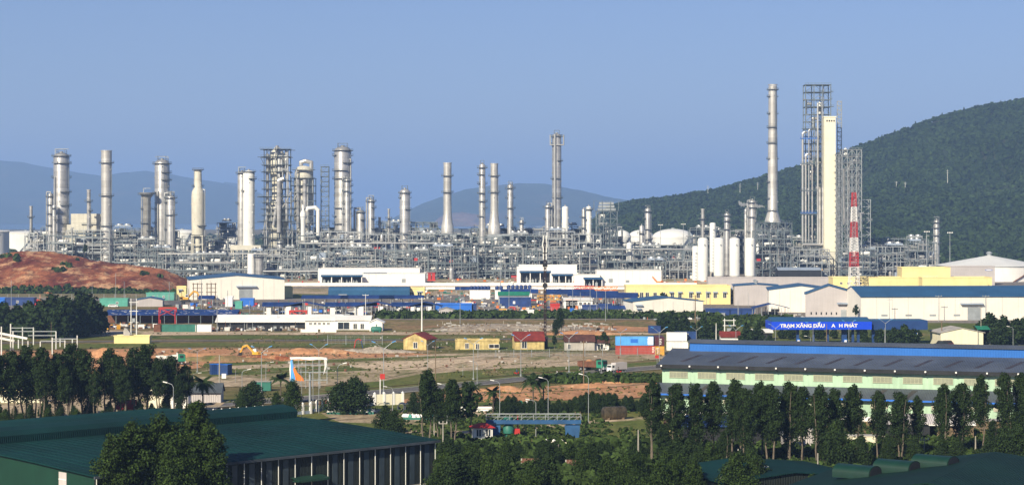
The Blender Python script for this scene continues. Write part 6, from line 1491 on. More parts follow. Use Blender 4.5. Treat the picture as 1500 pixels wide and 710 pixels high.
sheet([(425,522.5),(440,522),(470,522),(478,523),(480,526),(470,525.5),(455,526.5),(440,525),(426,525.5)], 'white'); sheet([(475,525),(479,526),(479,535),(476,545),(474,548),(476,536)], 'white')
# twin-armed street lamps with blue heads
def lamp_twin(label, hgt=10):
    t = thing('street_lamp', label, 'street lamp'); b = MB(); b.tube((0,0,0), (0,0,hgt-1.3), .10, 8, .06); b.build('pole', M['lsteel'], t, smooth=True)
    for s_ in (-1, 1):
        b = MB(); b.path([(0,0,hgt-1.5), (s_*.7,0,hgt-.9), (s_*1.7,0,hgt-.15)], .06, 6); b.build('arm', M['lsteel'], t, smooth=True)
        b = MB(); b._beam((s_*1.6,0,hgt-.15), (s_*2.3,0,hgt+.08), .3, .14); b.build('lamp_head', M['sky'], t)
    b = MB(); b.tube((0,0,0), (0,0,.5), .25, 8); b.build('base', M['lsteel'], t); return t
proto = None
TL = [(289,545,510),(383,574,507),(467,562,504),(562,577,500),(626.5,543,499),(693.5,556,495),(763,551,490),(833.5,546,487),(909,519,482),(965.7,535,479),(1020,518,478),(1078,523,476.5),(1136,520,474),(1191,520,471.5),(1243.5,515,469),(1297,512,467)]
for k, (px, pb, pt) in enumerate(TL):
    lab = f'twin-armed street lamp with blue heads, {ORD[k]} from the left along the two roads'; Y_ = gy(pb); h_ = (pb-pt)/(F/Y_)
    if proto is None: proto = lamp_twin(lab); proto.location = (GX(px,Y_), Y_, 0); proto['group'] = 'twin-armed street lamps'; proto.scale = (1,1,h_/10); o = proto
    else: o = dup(proto, (GX(px,Y_), Y_, 0), U(-.25,.25), lab, 'twin-armed street lamps', (max(.8,h_/10),)*2+(h_/10,))
def lamp_one(label, hgt=8):
    t = thing('street_lamp', label, 'street lamp'); b = MB(); b.tube((0,0,0), (0,0,hgt-.6), .08, 8, .05); b.build('pole', M['lsteel'], t, smooth=True)
    b = MB(); b.path([(0,0,hgt-.7), (-.3,0,hgt-.25), (-1.2,0,hgt)], .05, 6); b.build('arm', M['lsteel'], t, smooth=True)
    b = MB(); b._beam((-1.1,0,hgt), (-1.9,0,hgt+.15), .3, .14); b.build('lamp_head', M['white'], t); return t
proto1 = None
for k, (px, pb, pt, rz) in enumerate(((283,577,546,pi),(300-46,640,560,0),(354.5,597,541,pi),(389.5,560,530,pi),(440,565,537,0),(494.5,603,532,pi),(575,605,566,0),(655,620,562,0),(699,568,529,0),(732,614,557,0),(803,616,553,0),(785,640,585,0),(862,620,548,0),(881,552,522,0),(357,715,688,0),(553,718,686,0),(1049,560,552,0),(1211,606,549,0),(1330,610,560,0),(1052,600,551,pi),(1187.5,522,492,0),(1484,515,478,0))):
    lab = f'single-armed street lamp with a white head, {ORD[sorted([283,254,354.5,389.5,440,494.5,575,655,699,732,803,785,862,881,357,553,1049,1211,1330,1052,1187.5,1484]).index(px if px != 300-46 else 254)]} from the left'
    Y_ = gy(pb); h_ = (pb-pt)/(F/Y_)
    if proto1 is None: proto1 = lamp_one(lab); proto1.location = (GX(px,Y_), Y_, 0); proto1['group'] = 'single-armed street lamps'; proto1.scale = (-1,1,h_/8)
    else: dup(proto1, (GX(px,Y_), Y_, 0), rz, lab, 'single-armed street lamps', (1,1,h_/8))
M['post'] = mat('concrete_post', (.36,.34,.29), .8, 0, .15, .5, streak=.2)
for k, (px, pb, pt, m_, r_, ar) in enumerate(((321.5,574,520,'tank',.28,0),(638,558,506,'wood',.18,1),(855,566,499,'wood',.2,1),(935,682,629,'tank',.22,0),(649,675,616,'tank',.2,1),(636,640,598,'tank',.16,0),(661,645,600,'tank',.14,0),(818,672,650,'tank',.18,0),(1198,698,663,'tank',.2,0),(1216,652,624,'tank',.2,0),(1429,670,638,'tank',.2,0),(1354,670,640,'tank',.14,1),(1271,676,650,'tank',.2,0),(1087,680,656,'tank',.2,1),(1097,682,648,'wood',.16,1),(1211,512,474,'wood',.2,0),(1379.5,505,470,'wood',.3,0),(1437,505,448,'tank',.16,1),(1296,512,480,'lsteel',.12,0),(1344,508,487,'white',.14,0),(75,500,471,'wood',.12,0),(345,560,541,'lsteel',.06,0),(678,550,533,'lsteel',.06,0),(444-2,612,538,'lsteel',.08,0),(1232.5,545,500,'tank',.12,0))):
    pole(px, pb, pt, f'concrete or wooden post, {ORD[k]} in the set of bare roadside posts' if False else f'{"pale" if m_ in ("tank","white") else "brown" if m_=="wood" else "thin grey"} bare post standing {["left of","near","by","right of"][k % 4]} '+{0:'the blue cube cabins',1:'the field lamps',2:'the main road lorries',3:'the pale green hall trees',4:'the small guardhouse, tall one',5:'the tree pair, upper one',6:'the tree pair, lower one',7:'the blue gantry foot',8:'the green barrel vents',9:'the teal roof trees, short one',10:'the rightmost green vent',11:'the right edge trees, crossarmed',12:'the middle green vent',13:'the yellow shaded wall',14:'the yellow shaded wall, brown and tall',15:'the petrol station sign',16:'the black van',17:'the white gabled shed at right',18:'the canopy end',19:'the blue price board',20:'the dark tree clump',21:'the metal box',22:'the yellow ruined house',23:'the torn billboard',24:'the petrol canopy columns'}[k], m={'tank':'post'}.get(m_, m_), r=r_*.75, arms=ar, armw=.7)
# steel hall under construction at the far left
t = thing('steel_hall_frame', 'unfinished white steel hall frame with sloping girders at the left edge', 'steel frame', (*at(5, 540), 0)); X0, Y0 = at(5, 540); 
for k, (px, pb, pt, nm) in enumerate(((2,527,478,''),(19,515,485,''),(41,522,499,''),(15.5,515,474,''),(49,505,479,''),(59,515,500,''),(76.5,520,494,''),(82,511,485,''),(95,520,498,''),(113,512,491,''),(88,508,495,''),(106,507,496,''),(27,510,497,''),(33,506,479,''))):
    Y_ = gy(pb); x = GX(px,Y_)-X0; y = Y_-Y0; z = GZ(pt,Y_); b = MB(); b.bx(x-.15, x-.09, y-.16, y+.16, 0, z); b.bx(x+.09, x+.15, y-.16, y+.16, 0, z); b.bx(x-.12, x+.12, y-.04, y+.04, 0, z); b.build('post', M['tank'], t)
for (a, c_, pb, hgt_) in (((-40,480),(40,495.5),518,.9),((-40,487),(21,499),514,.9)):
    Y_ = gy(pb); b = MB(); b._beam((GX(a[0],Y_)-X0, Y_-Y0, GZ(a[1],Y_)), (GX(c_[0],Y_)-X0, Y_-Y0, GZ(c_[1],Y_)), .35, hgt_*.7); b.build('girder', M['tank'], t)
for (a, c_, yy, pb) in ((15,49,480,505),(15,82,485,508),(41,82,491,508),(76,113,496,512),(59,95,499,516)):
    Y_ = gy(pb); b = MB(); b.bx(GX(a,Y_)-X0, GX(c_,Y_)-X0, Y_-Y0-.1, Y_-Y0+.1, GZ(yy,Y_)-.12, GZ(yy,Y_)+.12); b.build('tie_beam', M['lsteel'], t)
for k, px in enumerate((85, 101)): t = thing('boulder', f'pale boulder behind the white steel frame, {("left","right")[k]} one', 'boulder', (*at(px, 494), 0)); b = MB(); b.lathe(0, 0, [(1.5,0),(1.8,1),(1.5,2.2),(.7,2.8),(.05,2.9)], 7); b.build('rock', M['concrete'], t)
# houses half hidden behind the left trees
gable_shed(-12, 575, 9.5, 6, 4.4, 1.3, 'pale yellow house seen through the leftmost trees', cat='house', name='house', wall='yellow', roof='tank', axis='x', wins=((3,1.6,1,1.2),)); gable_shed(26, 566, 8, 6, 3.8, 1.2, 'dark fronted open house with a white roof behind the leftmost trees', cat='house', name='house', wall='wood', roof='white', axis='x')
box_hall(0, 590, 9, 4, 1.6, 'low beige wall block behind the leftmost trees', wall='creamtower', name='low_block', cat='wall', par=.05); gable_shed(172, 612, 3.2, 3.2, 2.2, 1.2, 'tiny yellow kiosk with a red hipped roof among the left trees', cat='kiosk', name='kiosk', wall='yellow', roof='redpaint', axis='x')
box_hall(218, 598, 4.5, 4, 5.2, 'tall cream gatehouse showing through the left trees', wall='creamtower', name='gatehouse', cat='gatehouse', wins=((.8,2.8,1,1),(2.6,2.8,1,1))); box_hall(246, 598, 4.2, 4, 4.6, 'white gatehouse block right of the tall cream gatehouse', wall='white', name='gatehouse', cat='gatehouse', wins=((1,2,.9,1),))
gable_shed(276, 590, 7, 4, 2.6, 1.4, 'dark roofed grey house behind the left palm', cat='house', name='house', wall='greypanel', roof='dsteel', axis='x')
# fence of white posts
def post_fence(px0, py0, px1, py1, n, label, hgt=2.2, solid=False):
    P0, P1 = Vector(G(px0, py0)[:2]), Vector(G(px1, py1)[:2]); L = (P1-P0).length; t = thing('plaster_fence', label, 'fence', (P0.x, P0.y, 0), math.atan2(P1.y-P0.y, P1.x-P0.x)); pm_ = MB(); pm_.bx(-.22, .22, -.22, .22, 0, hgt); pm_.lathe(0, 0, [(.32,hgt),(.32,hgt+.08),(.05,hgt+.3)], 4); me = pm_.mesh('post', M['white'])
    for i in range(n+1): o = bpy.data.objects.new('post', me); C.objects.link(o); o.parent = t; o.location = (L*i/n, 0, 0)
    q = MB(); q.bx(.22, L/n-.22, -.1, .1, 0, .7 if not solid else hgt-.2); me2 = q.mesh('panel', M['bluegrey' if not solid else 'creamtower'])
    r_ = MB()
    if not solid: r_.bx(.22, L/n-.22, -.05, .05, hgt-.5, hgt-.4); [r_.bx(.4+k*.35, .45+k*.35, -.03, .03, .7, hgt-.1) for k in range(int((L/n-.6)/.35))]
    me3 = r_.mesh('railing', M['steel']) if r_.v else None
    for i in range(n):
        o = bpy.data.objects.new('panel', me2); C.objects.link(o); o.parent = t; o.location = (L*i/n, 0, 0)
        if me3: o = bpy.data.objects.new('railing', me3); C.objects.link(o); o.parent = t; o.location = (L*i/n, 0, 0)
post_fence(455, 604, 548, 594, 11, 'white post fence with dark railings behind the spreading tree')
post_fence(300, 618, 455, 606, 13, 'white post fence partly hidden by the dark green roof ridge')
post_fence(549, 594, 590, 592.5, 3, 'solid cream fence wall with white posts right of the spreading tree', hgt=2.6, solid=True)
post_fence(20, 640, 298, 622, 16, 'low white post fence behind the left tree row')
# stored pallets under white tarps
def tarps(px0, px1, py, n, label, seed):
    g = random.Random(seed); t = thing('tarp_row', label, 'pallet row', (*at((px0+px1)/2, py), 0)); Y_ = gy(py); b = MB(); W = GX(px1,Y_)-GX(px0,Y_); b.bx(-W/2, W/2, -1.5, 1.5, .1, .5); b.build('pallet_row', M['teal'], t)
    for i in range(n):
        q = MB(); x = -W/2+W*(i+.5)/n; z = .5; q.lathe(x, g.uniform(-.8, .8), [(.5,z),(.42,z+.3),(.2,z+g.uniform(.35,.6)),(.03,z+g.uniform(.6,.7))], 6); q.build('bundle', M['white' if g.random() < .75 else 'turq'], t)
tarps(480, 548, 606, 22, 'row of small white wrapped bundles on dark pallets behind the green roof', 1); tarps(590, 640, 614, 16, 'row of white wrapped bundles between the round tree and the tree pair', 2)
# long pipes stacked behind the palms, steel vessels
t = thing('pipe_stack', 'long pale pipe stack lying behind the palms', 'pipes', (*at(675, 603), 0)); 
for k in range(5): b = MB(); b.tube((0, k*.5, .3+.5*(k % 2)), (19, k*.5, .3+.5*(k % 2)), .28, 8); b.build('pipe', M['tank' if k < 2 else 'rust'], t, smooth=True)
for k, px in enumerate((588, 597, 606, 613)): t = thing('concrete_ring', f'dark open drain pipe end behind the tree pair, {ORD[k]} from the left', 'drain pipe', (*at(px, 603), .9)); b = MB(); q = MB(); q.ring(0, 0, 0, .7, .9, 3, 16); b.add([(v[0], v[2], v[1]) for v in q.v], q.f); b.build('ring', M['dsteel'], t)
for k, px in enumerate((753, 763, 771)): t = thing('small_vessel', f'small {["grey","green","pale"][k]} upright machine part behind the palms', 'machine part', (*at(px, 603), 0)); b = MB(); b.lathe(0, 0, [(.7,0),(.7,1.2),(.4,1.6),(.3,2.3),(.02,2.4)], 10); b.build('body', M[['dsteel','greenpaint','tank'][k]], t, smooth=True)
# lying tank
X_, Y_ = at(882, 615); t = thing('lying_tank', 'big rust streaked steel tank lying on the grass left of the pale green hall', 'tank', (X_, Y_, 0), radians(22)); M['oldtank'] = mat('weathered_tank', (.13,.105,.065), .4, .4, .4, .8, streak=.4)
q = MB(); q.lathe(0, 0, [(.05,0),(.8,.05),(1.2,.3),(1.28,.6),(1.28,4.6),(1.2,4.9),(.8,5.15),(.05,5.2)], 24, caps=False); b = MB(); b.add([(v[2], v[0], v[1]+1.35) for v in q.v], q.f); b.build('shell', M['oldtank'], t, smooth=True)
for k in range(7): q = MB(); q.ring(0, 0, .7+k*.62, 1.285, 1.33, .1, 24); b = MB(); b.add([(v[2], v[0], v[1]+1.35) for v in q.v], q.f); b.build('hoop', M['oldtank'], t)
for x in (1, 4.2): b = MB(); b.bx(x-.2, x+.2, -1, 1, 0, .5); b.build('cradle', M['wood'], t)
# blue gantry with guardhouse
M['gantryblue'] = mat('faded_gantry_blue', (.02,.085,.21), .6, 0, .2, .4)
X_, Y_ = at(712, 641); s = F/Y_; t = thing('blue_gantry', 'blue gantry crane bridge standing among the bushes', 'gantry crane', (X_, Y_, 0), 0); W = 139/s; zt = GZ(614.5, Y_)
b = MB(); b.bx(0, W, -.5, .5, zt-.7, zt); b.build('girder', M['gantryblue'], t)
for x0, x1 in ((.6,2.6),(W-3.0,W-.2)):
    b = MB(); b.prism([(x0+.4,0),(x1-.2,0),(x1,zt*.5),(x1,zt-.95),(x0,zt-.95),(x0+.1,zt*.5)], -.45, .1); b.build('leg', M['gantryblue'], t); b = MB(); b.bx(x0+.2, x1-.1, .8, 1.3, 0, zt-.95); b.build('leg', M['gantryblue'], t)
b = MB(); handrail(b, 0, W, -.45, zt); handrail(b, 0, W, .45, zt)
for i in range(14): x = W*i/14; b.beam((x,-.45,zt), (x+W/14,-.45,zt+.9), .05)
b.build('railing', M['lsteel'], t)
for x in (.4, W-.6): b = MB(); b.beam((x,0,zt), (x-.5,0,zt+1.5), .12); b.beam((x,0,zt), (x+.5,0,zt+1.5), .12); b.build('bracket', M['wood'], t)
t = thing('green_machine', 'dark green valve shaped machine under the blue gantry', 'machine', (X_+W*.235, Y_+1, 0)); b = MB(); b.lathe(0, 0, [(.5,0),(.5,.5),(1.0,.8),(1.1,1.8),(.7,2.4),(.7,3.2),(.9,3.3),(.9,3.7),(.1,3.8)], 14); b.build('body', M['teal'], t, smooth=True)
t = thing('red_machine', 'red machine frame under the blue gantry', 'machine', (X_+W*.31, Y_+1.4, 0)); b = MB(); b.bx(-.8, .8, -.5, .5, .4, 1.6); b.bx(-.7, -.5, -.4, -.2, 1.6, 4); b.bx(.3, .5, -.4, -.2, 1.6, 4); b.bx(-.7, .5, -.4, -.2, 2.6, 2.8); b.build('body', M['redpaint'], t)
X_, Y_ = at(694, 646); t = thing('guardhouse', 'small white guardhouse with a red hipped roof beside the blue gantry', 'guardhouse', (X_, Y_, 0), radians(8)); b = MB(); b.bx(0, 3.4, 0, 2.8, 0, 2.4); b.build('wall', M['white'], t)
b = MB(); b.add([(-.5,-.5,2.4),(3.9,-.5,2.4),(3.9,3.3,2.4),(-.5,3.3,2.4),(1.2,1.4,3.2),(2.2,1.4,3.2)], [(0,1,5,4),(1,2,5),(2,3,4,5),(3,0,4),(3,2,1,0)]); b.build('roof', M['redpaint'], t); fit_front(t, wins=((.5,.9,.8,1.2),(2.2,.9,.8,1.2)), doors=((1.45,.1,.6,2),), wm='glass')
post_fence(800, 655, 845, 656, 4, 'short pale barrier wall under the blue gantry', hgt=1.2, solid=True)
# brick walls and wall pieces peeping between bushes
for px, py, w_, m_, lab in ((763,689,5.5,'rust','left piece of old brick wall between the bottom bushes'),(828,691,2.6,'rust','right piece of old brick wall between the bottom bushes'),(914,690,3,'concrete','pale wall fragment left of the concrete post at the bottom')):
    X_, Y_ = at(px, py); t = thing('brick_wall', lab, 'wall', (X_, Y_, 0)); b = MB(); r_ = 6
    for j in range(r_):
        for i in range(int(w_/.5)): b.bx(i*.5+(j % 2)*.2, i*.5+.46+(j % 2)*.2, U(-.02, .02), .25, j*.33, j*.33+.3)
    b.build('bricks', M['rust2'] if 'rust2' in M else M[m_], t)['kind'] = 'stuff'; b = MB(); b.bx(.0, w_-.1, .04, .21, 0, r_*.33-.03); b.build('mortar', M['concrete'], t)
# motorbikes and riders
def motorbike(px, py, label, shirt, rz):
    X_, Y_ = at(px, py); t = thing('motorbike', label.replace('rider in', 'red motorbike under the rider in').replace(' on the main road', '').replace(' of the main road', ''), 'motorbike', (X_, Y_, 0), rz)
    for x in (-.62, .62): q = MB(); q.ring(0, 0, -.05, .2, .3, .1, 14); b = MB(); b.add([(v[0]+x, v[2], v[1]+.3) for v in q.v], q.f); b.build('wheel', M['black'], t)
    b = MB(); b.prism([(-.75,.62),(-.3,.45),(.1,.4),(.55,.55),(.5,.95),(.35,.9),(.05,.62),(-.3,.8),(-.8,.85)], -.12, .12); b.build('body', M['redpaint'], t); b = MB(); b.tube((.45,-.3,1.02), (.45,.3,1.02), .025, 6); b.tube((.62,0,.3), (.45,0,1.02), .03, 6); b.build('handlebar', M['dark'], t)
    p = thing('person', label, 'person', (X_, Y_, 0), rz); me = bpy.data.meshes.new('person_body')
    J = [((-.15,0,.85),.15),((-.12,0,1.1),.15),((-.05,0,1.38),.17),((0,0,1.52),.06),((.03,0,1.6),.09),((.04,0,1.72),.11),((-.05,.2,1.36),.065),((.15,.28,1.12),.05),((.42,.26,1.04),.04),((-.05,-.2,1.36),.065),((.15,-.28,1.12),.05),((.42,-.26,1.04),.04),((.22,.16,.78),.085),((.1,.17,.38),.055),((.2,.17,.3),.045),((.22,-.16,.78),.085),((.1,-.17,.38),.055),((.2,-.17,.3),.045)]
    E = [(0,1),(1,2),(2,3),(3,4),(4,5),(2,6),(6,7),(7,8),(2,9),(9,10),(10,11),(0,12),(12,13),(13,14),(0,15),(15,16),(16,17)]
    b = MB()
    o = skin_body(J, E, [M['skin'], M[shirt], M['trousers']]); o.parent = p
    q = MB(); q.lathe(.04, 0, [(.14,1.66),(.145,1.74),(.11,1.84),(.02,1.87)], 10); q.build('helmet', M['dark'], p, smooth=True)
M['skin'] = mat('skin', (.35,.18,.11), .6); M['trousers'] = mat('dark_trousers', (.03,.035,.05), .8); M['shirtw'] = mat('white_shirt', (.7,.7,.68), .8); M['shirtb'] = mat('blue_shirt', (.03,.08,.22), .8); M['shirtd'] = mat('dark_shirt', (.06,.05,.05), .8)
def skin_body(J, E, ms):
    me = bpy.data.meshes.new('person'); me.from_pydata([j[0] for j in J], E, []); o = bpy.data.objects.new('body', me); C.objects.link(o); md = o.modifiers.new('skin', 'SKIN')
    for i, j in enumerate(J): me.skin_vertices[0].data[i].radius = (j[1], j[1])
    me.skin_vertices[0].data[0].use_root = True; o.modifiers.new('sub', 'SUBSURF').levels = 1; dg = bpy.context.evaluated_depsgraph_get(); m2 = bpy.data.meshes.new_from_object(o.evaluated_get(dg)); bpy.data.objects.remove(o)
    m2.materials.clear(); [m2.materials.append(m) for m in ms]
    for p in m2.polygons: p.material_index = 0 if p.center.z > 1.52 or (abs(p.center.x-.42) < .08 and abs(p.center.y) > .2) else (1 if p.center.z > .95 else 2); p.use_smooth = True
    o = bpy.data.objects.new('body', m2); C.objects.link(o); return o
motorbike(816, 552, 'rider in a white shirt on the main road left of the green dump truck', 'shirtw', radians(20)); motorbike(906, 547.5, 'rider in dark clothes on the main road near the white lorry', 'shirtd', radians(-160)); motorbike(757, 549.5, 'rider in a blue shirt on the grass verge of the main road', 'shirtb', radians(20))
# ------------------------------------------------------------------ left green warehouse
M['groof'] = mat('dark_teal_roof_sheet', (.003,.031,.031), .75, 0, .28, .07, corr=1.0, spec=.12); M['groof2'] = mat('dark_green_roof_sheet', (.005,.026,.018), .7, 0, .28, .08, corr=1.0, spec=.12)
M['gwall'] = mat('green_wall_sheet', (.006,.042,.025), .6, 0, .12, .3, corr=1.2, streak=.15); M['gwall_shade'] = mat('shaded_green_wall_sheet', (.004,.011,.009), .6, 0, .2, .3, corr=1.2, streak=.15)  # second, darker copy of the green sheet holds the front wall's shade
A = Vector((-53.07, 261.0, 0)); ang = math.atan2(42, 41.7); L = 59.0; Wd = 70.0
t = thing('green_warehouse', 'large dark green warehouse with a long roof ridge at the lower left', 'warehouse', tuple(A), ang); he = 7.0; hr = 7.9
def arch(y): u = (y/35-1); return he+(hr+.25-he)*(1-abs(u)**1.7)
ys_ = [Wd*i/16 for i in range(17)]
b = MB(); b.bx(0, L, 0, .3, .9, he-.05); b.build('front_wall', M['gwall_shade'], t)
b = MB(); b.bx(-.05, L+.05, -.12, .32, 0, .9); b.build('plinth', M['concrete'], t)
for x, nm in ((0,'left'),(L-.3,'right')): b = MB(); b.prismx([(0.3,0)]+[(Wd,0)]+[(y, arch(y)-.1) for y in reversed(ys_)][:-1]+[(.3,arch(.3)-.1)], x, x+.3); b.build('gable_wall', M['gwall'], t)
for side in (0, 1):
    yy = ys_[:9] if side == 0 else ys_[8:]; yy = [(-.5 if y == 0 else Wd+.5 if y == Wd else y) for y in yy]; zz = [arch(min(max(y,0),Wd)) for y in yy]; b = MB(); b.prismx([(y, z) for y, z in zip(yy, zz)]+[(y, z+.15) for y, z in reversed(list(zip(yy, zz)))], -.6, L+.6); b.build('roof', M['groof'], t)
b = MB(); b.prismx([(31.5,8.0),(31.3,9.3),(32.4,9.9),(35,10.15),(37.6,9.9),(38.7,9.3),(38.5,8.0)], 1.0, L-.4); b.build('ridge_monitor', M['groof'], t)
b = MB(); b.bx(-.6, L+.6, -.75, -.5, he-.25, he+.08); b.build('gutter', M['dsteel'], t)
q = MB()
for i in range(41):      # standing seams of the roof sheets
    x = L*i/40
    for j in range(16):
        if 6.5 < j < 8.5: continue
        y0_, y1_ = ys_[j], ys_[j+1]; q._beam((x, y0_, arch(y0_)+.17), (x, y1_, arch(y1_)+.17), .05, .07)
q.build('roof_seams', M['groof'], t)['kind'] = 'stuff'
n = 20
for i in range(n+1):
    x = L*i/n
    if i % 6 == 5: pass
    b = MB(); b.tube((x, -.22, .1), (x, -.22, he-.2), .06, 6); b.build('downpipe', M['tank'], t)
M['translucent'] = mat('translucent_panel', (.05,.07,.09), .3, 0, .2, .5, spec=.5)
for i in range(n):
    if i in (4, 5, 11, 12): continue
    x = L*(i+.5)/n; b = MB(); b.bx(x-.45, x+.45, -.04, -.003, 1.0, he-.5); b.build('skylight_panel', M['translucent'], t)
b = MB(); b.bx(L*.545, L*.63, -1.8, 0, 3.4, 3.55); b.prismx([(-1.8,3.55),(0,3.9),(0,4.0),(-1.8,3.7)], L*.54, L*.635); b.build('door_canopy', M['gwall'], t)
# glazing strip on the left gable
b = MB(); b.bx(-.06, -.003, 6.6, 8.4, 0, 6.9); o = b.build('gable_window', M['greypanel'], t); q = MB(); [q.bx(-.1, -.06, 6.6, 8.4, z, z+.1) for z in (1.5,3,4.5,5.9)]; q.build('glazing_bars', M['white'], o)['kind'] = 'stuff'
# ------------------------------------------------------------------ pale green hall on the right
M['louvre'] = mat('khaki_louvre', (.38,.40,.28), .7, 0, .1, .4); M['mint'] = mat('pale_green_wall', (.42,.61,.43), .7, 0, .12, .12, streak=.28); M['slate'] = mat('grey_roof_sheet', (.085,.10,.125), .5, 0, .25, .1, corr=1.0); M['blueband'] = mat('blue_ridge_sheet', (.035,.16,.52), .5, 0, .08, .2, corr=1.0); M['rustsky'] = mat('brown_rooflight', (.05,.043,.045), .5, 0, .3, .6)
al = math.atan2(-22.6, 68.3); t = thing('green_hall', 'long pale green two-tier hall with a grey roof and blue ridge band at right', 'hall', (30.7, 418.6, 0), al); L = 118.0; D1 = 26.0; he = 10.0; hr = 12.3; BW = 5.9
b = MB(); b.bx(0, L, .0, .3, 5.9, he); b.build('upper_wall', M['mint'], t); b = MB(); b.bx(0, L, -3.6, -3.3, .9, 4.6); b.build('lower_wall', M['mint'], t); b = MB(); b.bx(0, L, -3.68, -3.28, 0, .9); b.build('plinth', M['white'], t)
b = MB(); b.prismx([(.3,0),(D1,0),(D1,he),(D1/2,hr),(.3,he)], 0, .3); b.prismx([(-3.3,0),(.3,0),(.3,6.0),(-3.3,4.6)], 0, .3); b.build('gable_wall', M['mint'], t); b = MB(); b.prismx([(.3,0),(D1,0),(D1,he),(D1/2,hr),(.3,he)], L-.3, L); b.build('gable_wall', M['mint'], t)
b = MB(); b.bx(0, L, D1-.3, D1, 0, he); b.build('back_wall', M['mint'], t)
for ya, za, yb, zb in ((-1.2, he-.2, D1/2, hr), (D1/2, hr, D1+1.2, he-.2)): b = MB(); b.prismx([(ya,za),(yb,zb),(yb,zb+.18),(ya,za+.18)], -1, L+1); b.build('roof', M['slate'], t)
b = MB(); b.prismx([(-5.0,4.3),(0.0,6.1),(0.0,6.26),(-5.0,4.46)], -1, L+1); b.build('lower_roof', M['slate'], t); b = MB(); b.bx(-1, L+1, -5.1, -5.0, 4.15, 4.48); b.build('gutter', M['bluebright'], t)
b = MB(); b.bx(3.2, L-3, D1/2-2.2, D1/2+2.2, hr-.9, hr+1.55); b.build('ridge_monitor', M['blueband'], t); b = MB(); b.prismx([(D1/2-2.6,hr+1.5),(D1/2,hr+2.0),(D1/2+2.6,hr+1.5),(D1/2+2.6,hr+1.62),(D1/2,hr+2.15),(D1/2-2.6,hr+1.62)], 2.8, L-2.6); b.build('monitor_roof', M['slate'], t)
b = MB(); b.bx(-1, L+1, -1.35, -1.2, he-.7, he+.05); b.build('gutter', M['dark'], t)
for i in range(int(L/BW)):
    x0 = 1.6+BW*i; f = MB(); f.bx(x0, x0+3.7, -.06, .05, 7.4, 8.5); o = f.build('window', M['dsteel'], t); q = MB()
    for k in range(5): q.bx(x0, x0+3.7, -.12, -.06, 7.45+k*.22, 7.58+k*.22)
    for k in range(6): q.bx(x0+k*.74-.04, x0+k*.74+.04, -.15, -.06, 7.4, 8.5)
    q.bx(x0-.1, x0+3.8, -.16, -.02, 7.28, 7.4); q.bx(x0-.1, x0+3.8, -.16, -.02, 8.5, 8.6); q.build('louvre', M['louvre'], o)
    f = MB(); f.bx(x0, x0+3.4, -3.68, -3.58, 2.6, 3.6); o = f.build('window', M['dsteel'], t); q = MB(); [q.bx(x0, x0+3.4, -3.76, -3.68, 2.64+k*.13, 2.7+k*.13) for k in range(7)]; q.build('louvre', M['creamtower'], o)
    # brown rooflights on both roofs, lamps under the eave
    y0, y1 = 1.8, 7.6; zf = lambda y: he-.2+(y+1.2)*(hr-he+.2)/(D1/2+1.2)+.18
    f = MB(); f.add([(x0+1.6, y0, zf(y0)+.03), (x0+2.5, y0, zf(y0)+.03), (x0+5.1, y1, zf(y1)+.03), (x0+4.2, y1, zf(y1)+.03)], [(0,1,2,3)]); f.build('rooflight', M['rustsky'], t)
    f = MB(); z2 = lambda y: 4.46+(y+5)*.36+.02; f.add([(x0+.4, -4.2, z2(-4.2)), (x0+1.5, -4.2, z2(-4.2)), (x0+3.0, -.6, z2(-.6)), (x0+1.9, -.6, z2(-.6))], [(0,1,2,3)]); f.build('rooflight', M['rustsky'], t)
    f = MB(); x = BW*i+.2; f.bx(x-.16, x+.16, -1.7, -1.4, he-.35, he-.05); f.build('eave_lamp', M['white'], t)
    f = MB(); f.bx(x-.12, x+.12, -1.2, 0, he-.9, he-.65); f.build('bracket', M['dark'], t)
# ------------------------------------------------------------------ green roofs at the bottom right
t = thing('green_workshop', 'dark green workshop roof with three curved roof cowls at the bottom right corner', 'workshop', (GX(1455,268), 268, 0), radians(-26)); b = MB()
b.prism([(-22,0),(36,0),(36,5.2),(0,9.1),(-22,5.5)], -34, 0); b.build('wall', M['gwall_shade'], t)
for s_ in (-1, 1): b = MB(); P = [(36.8,5.2),(0,9.15),(0,9.3),(36.8,5.35)] if s_ > 0 else [(-22.6,5.5),(0,9.15),(0,9.3),(-22.6,5.65)]; b.prism(P if s_ > 0 else P[::-1], -34.5, .8); b.build('roof', M['groof2'], t)
M['gcowl'] = mat('green_cowl_sheet', (.004,.028,.018), .5, 0, .15, .5)
def cowl(px, py, w_, label):
    Yc = 262.0; z = 7.0; X_ = GX(px, Yc); t_ = thing('roof_cowl', label, 'roof vent', (X_, Yc, GZ(py, Yc)), radians(-38)); b = MB(); r = 1.25; n = 8
    P = [(-r, -.7)]+[(-r*cos(pi*i/n), -.0+r*.72*sin(pi*i/n)) for i in range(n+1)]+[(r, -.7)]
    b.prismx([(y*1.3, z_) for y, z_ in P], 0, w_); b.build('hood', M['gcowl'], t_, smooth=True)
    b = MB(); b.prismx([(y*1.34, z_*1.04) for y, z_ in P], w_, w_+.12); b.build('rim', M['groof2'], t_); b = MB(); b.prismx([(y*1.2, z_*.9) for y, z_ in P], w_+.12, w_+.15); b.build('opening', M['dark'], t_)
cowl(1228, 688, 5.2, 'leftmost curved green roof cowl'); cowl(1287, 681, 5.0, 'middle curved green roof cowl'); cowl(1343, 674, 5.0, 'rightmost curved green roof cowl')
X_, Y_ = GX(1060, 285), 285; t = thing('teal_shed', 'low teal roof with small white turbine vents at the bottom edge', 'shed', (X_, Y_, 0), radians(20)); b = MB(); b.prism([(0,0),(22,0),(22,3),(11,4.0),(0,3)], 0, 18); b.build('wall', M['gwall_shade'], t)
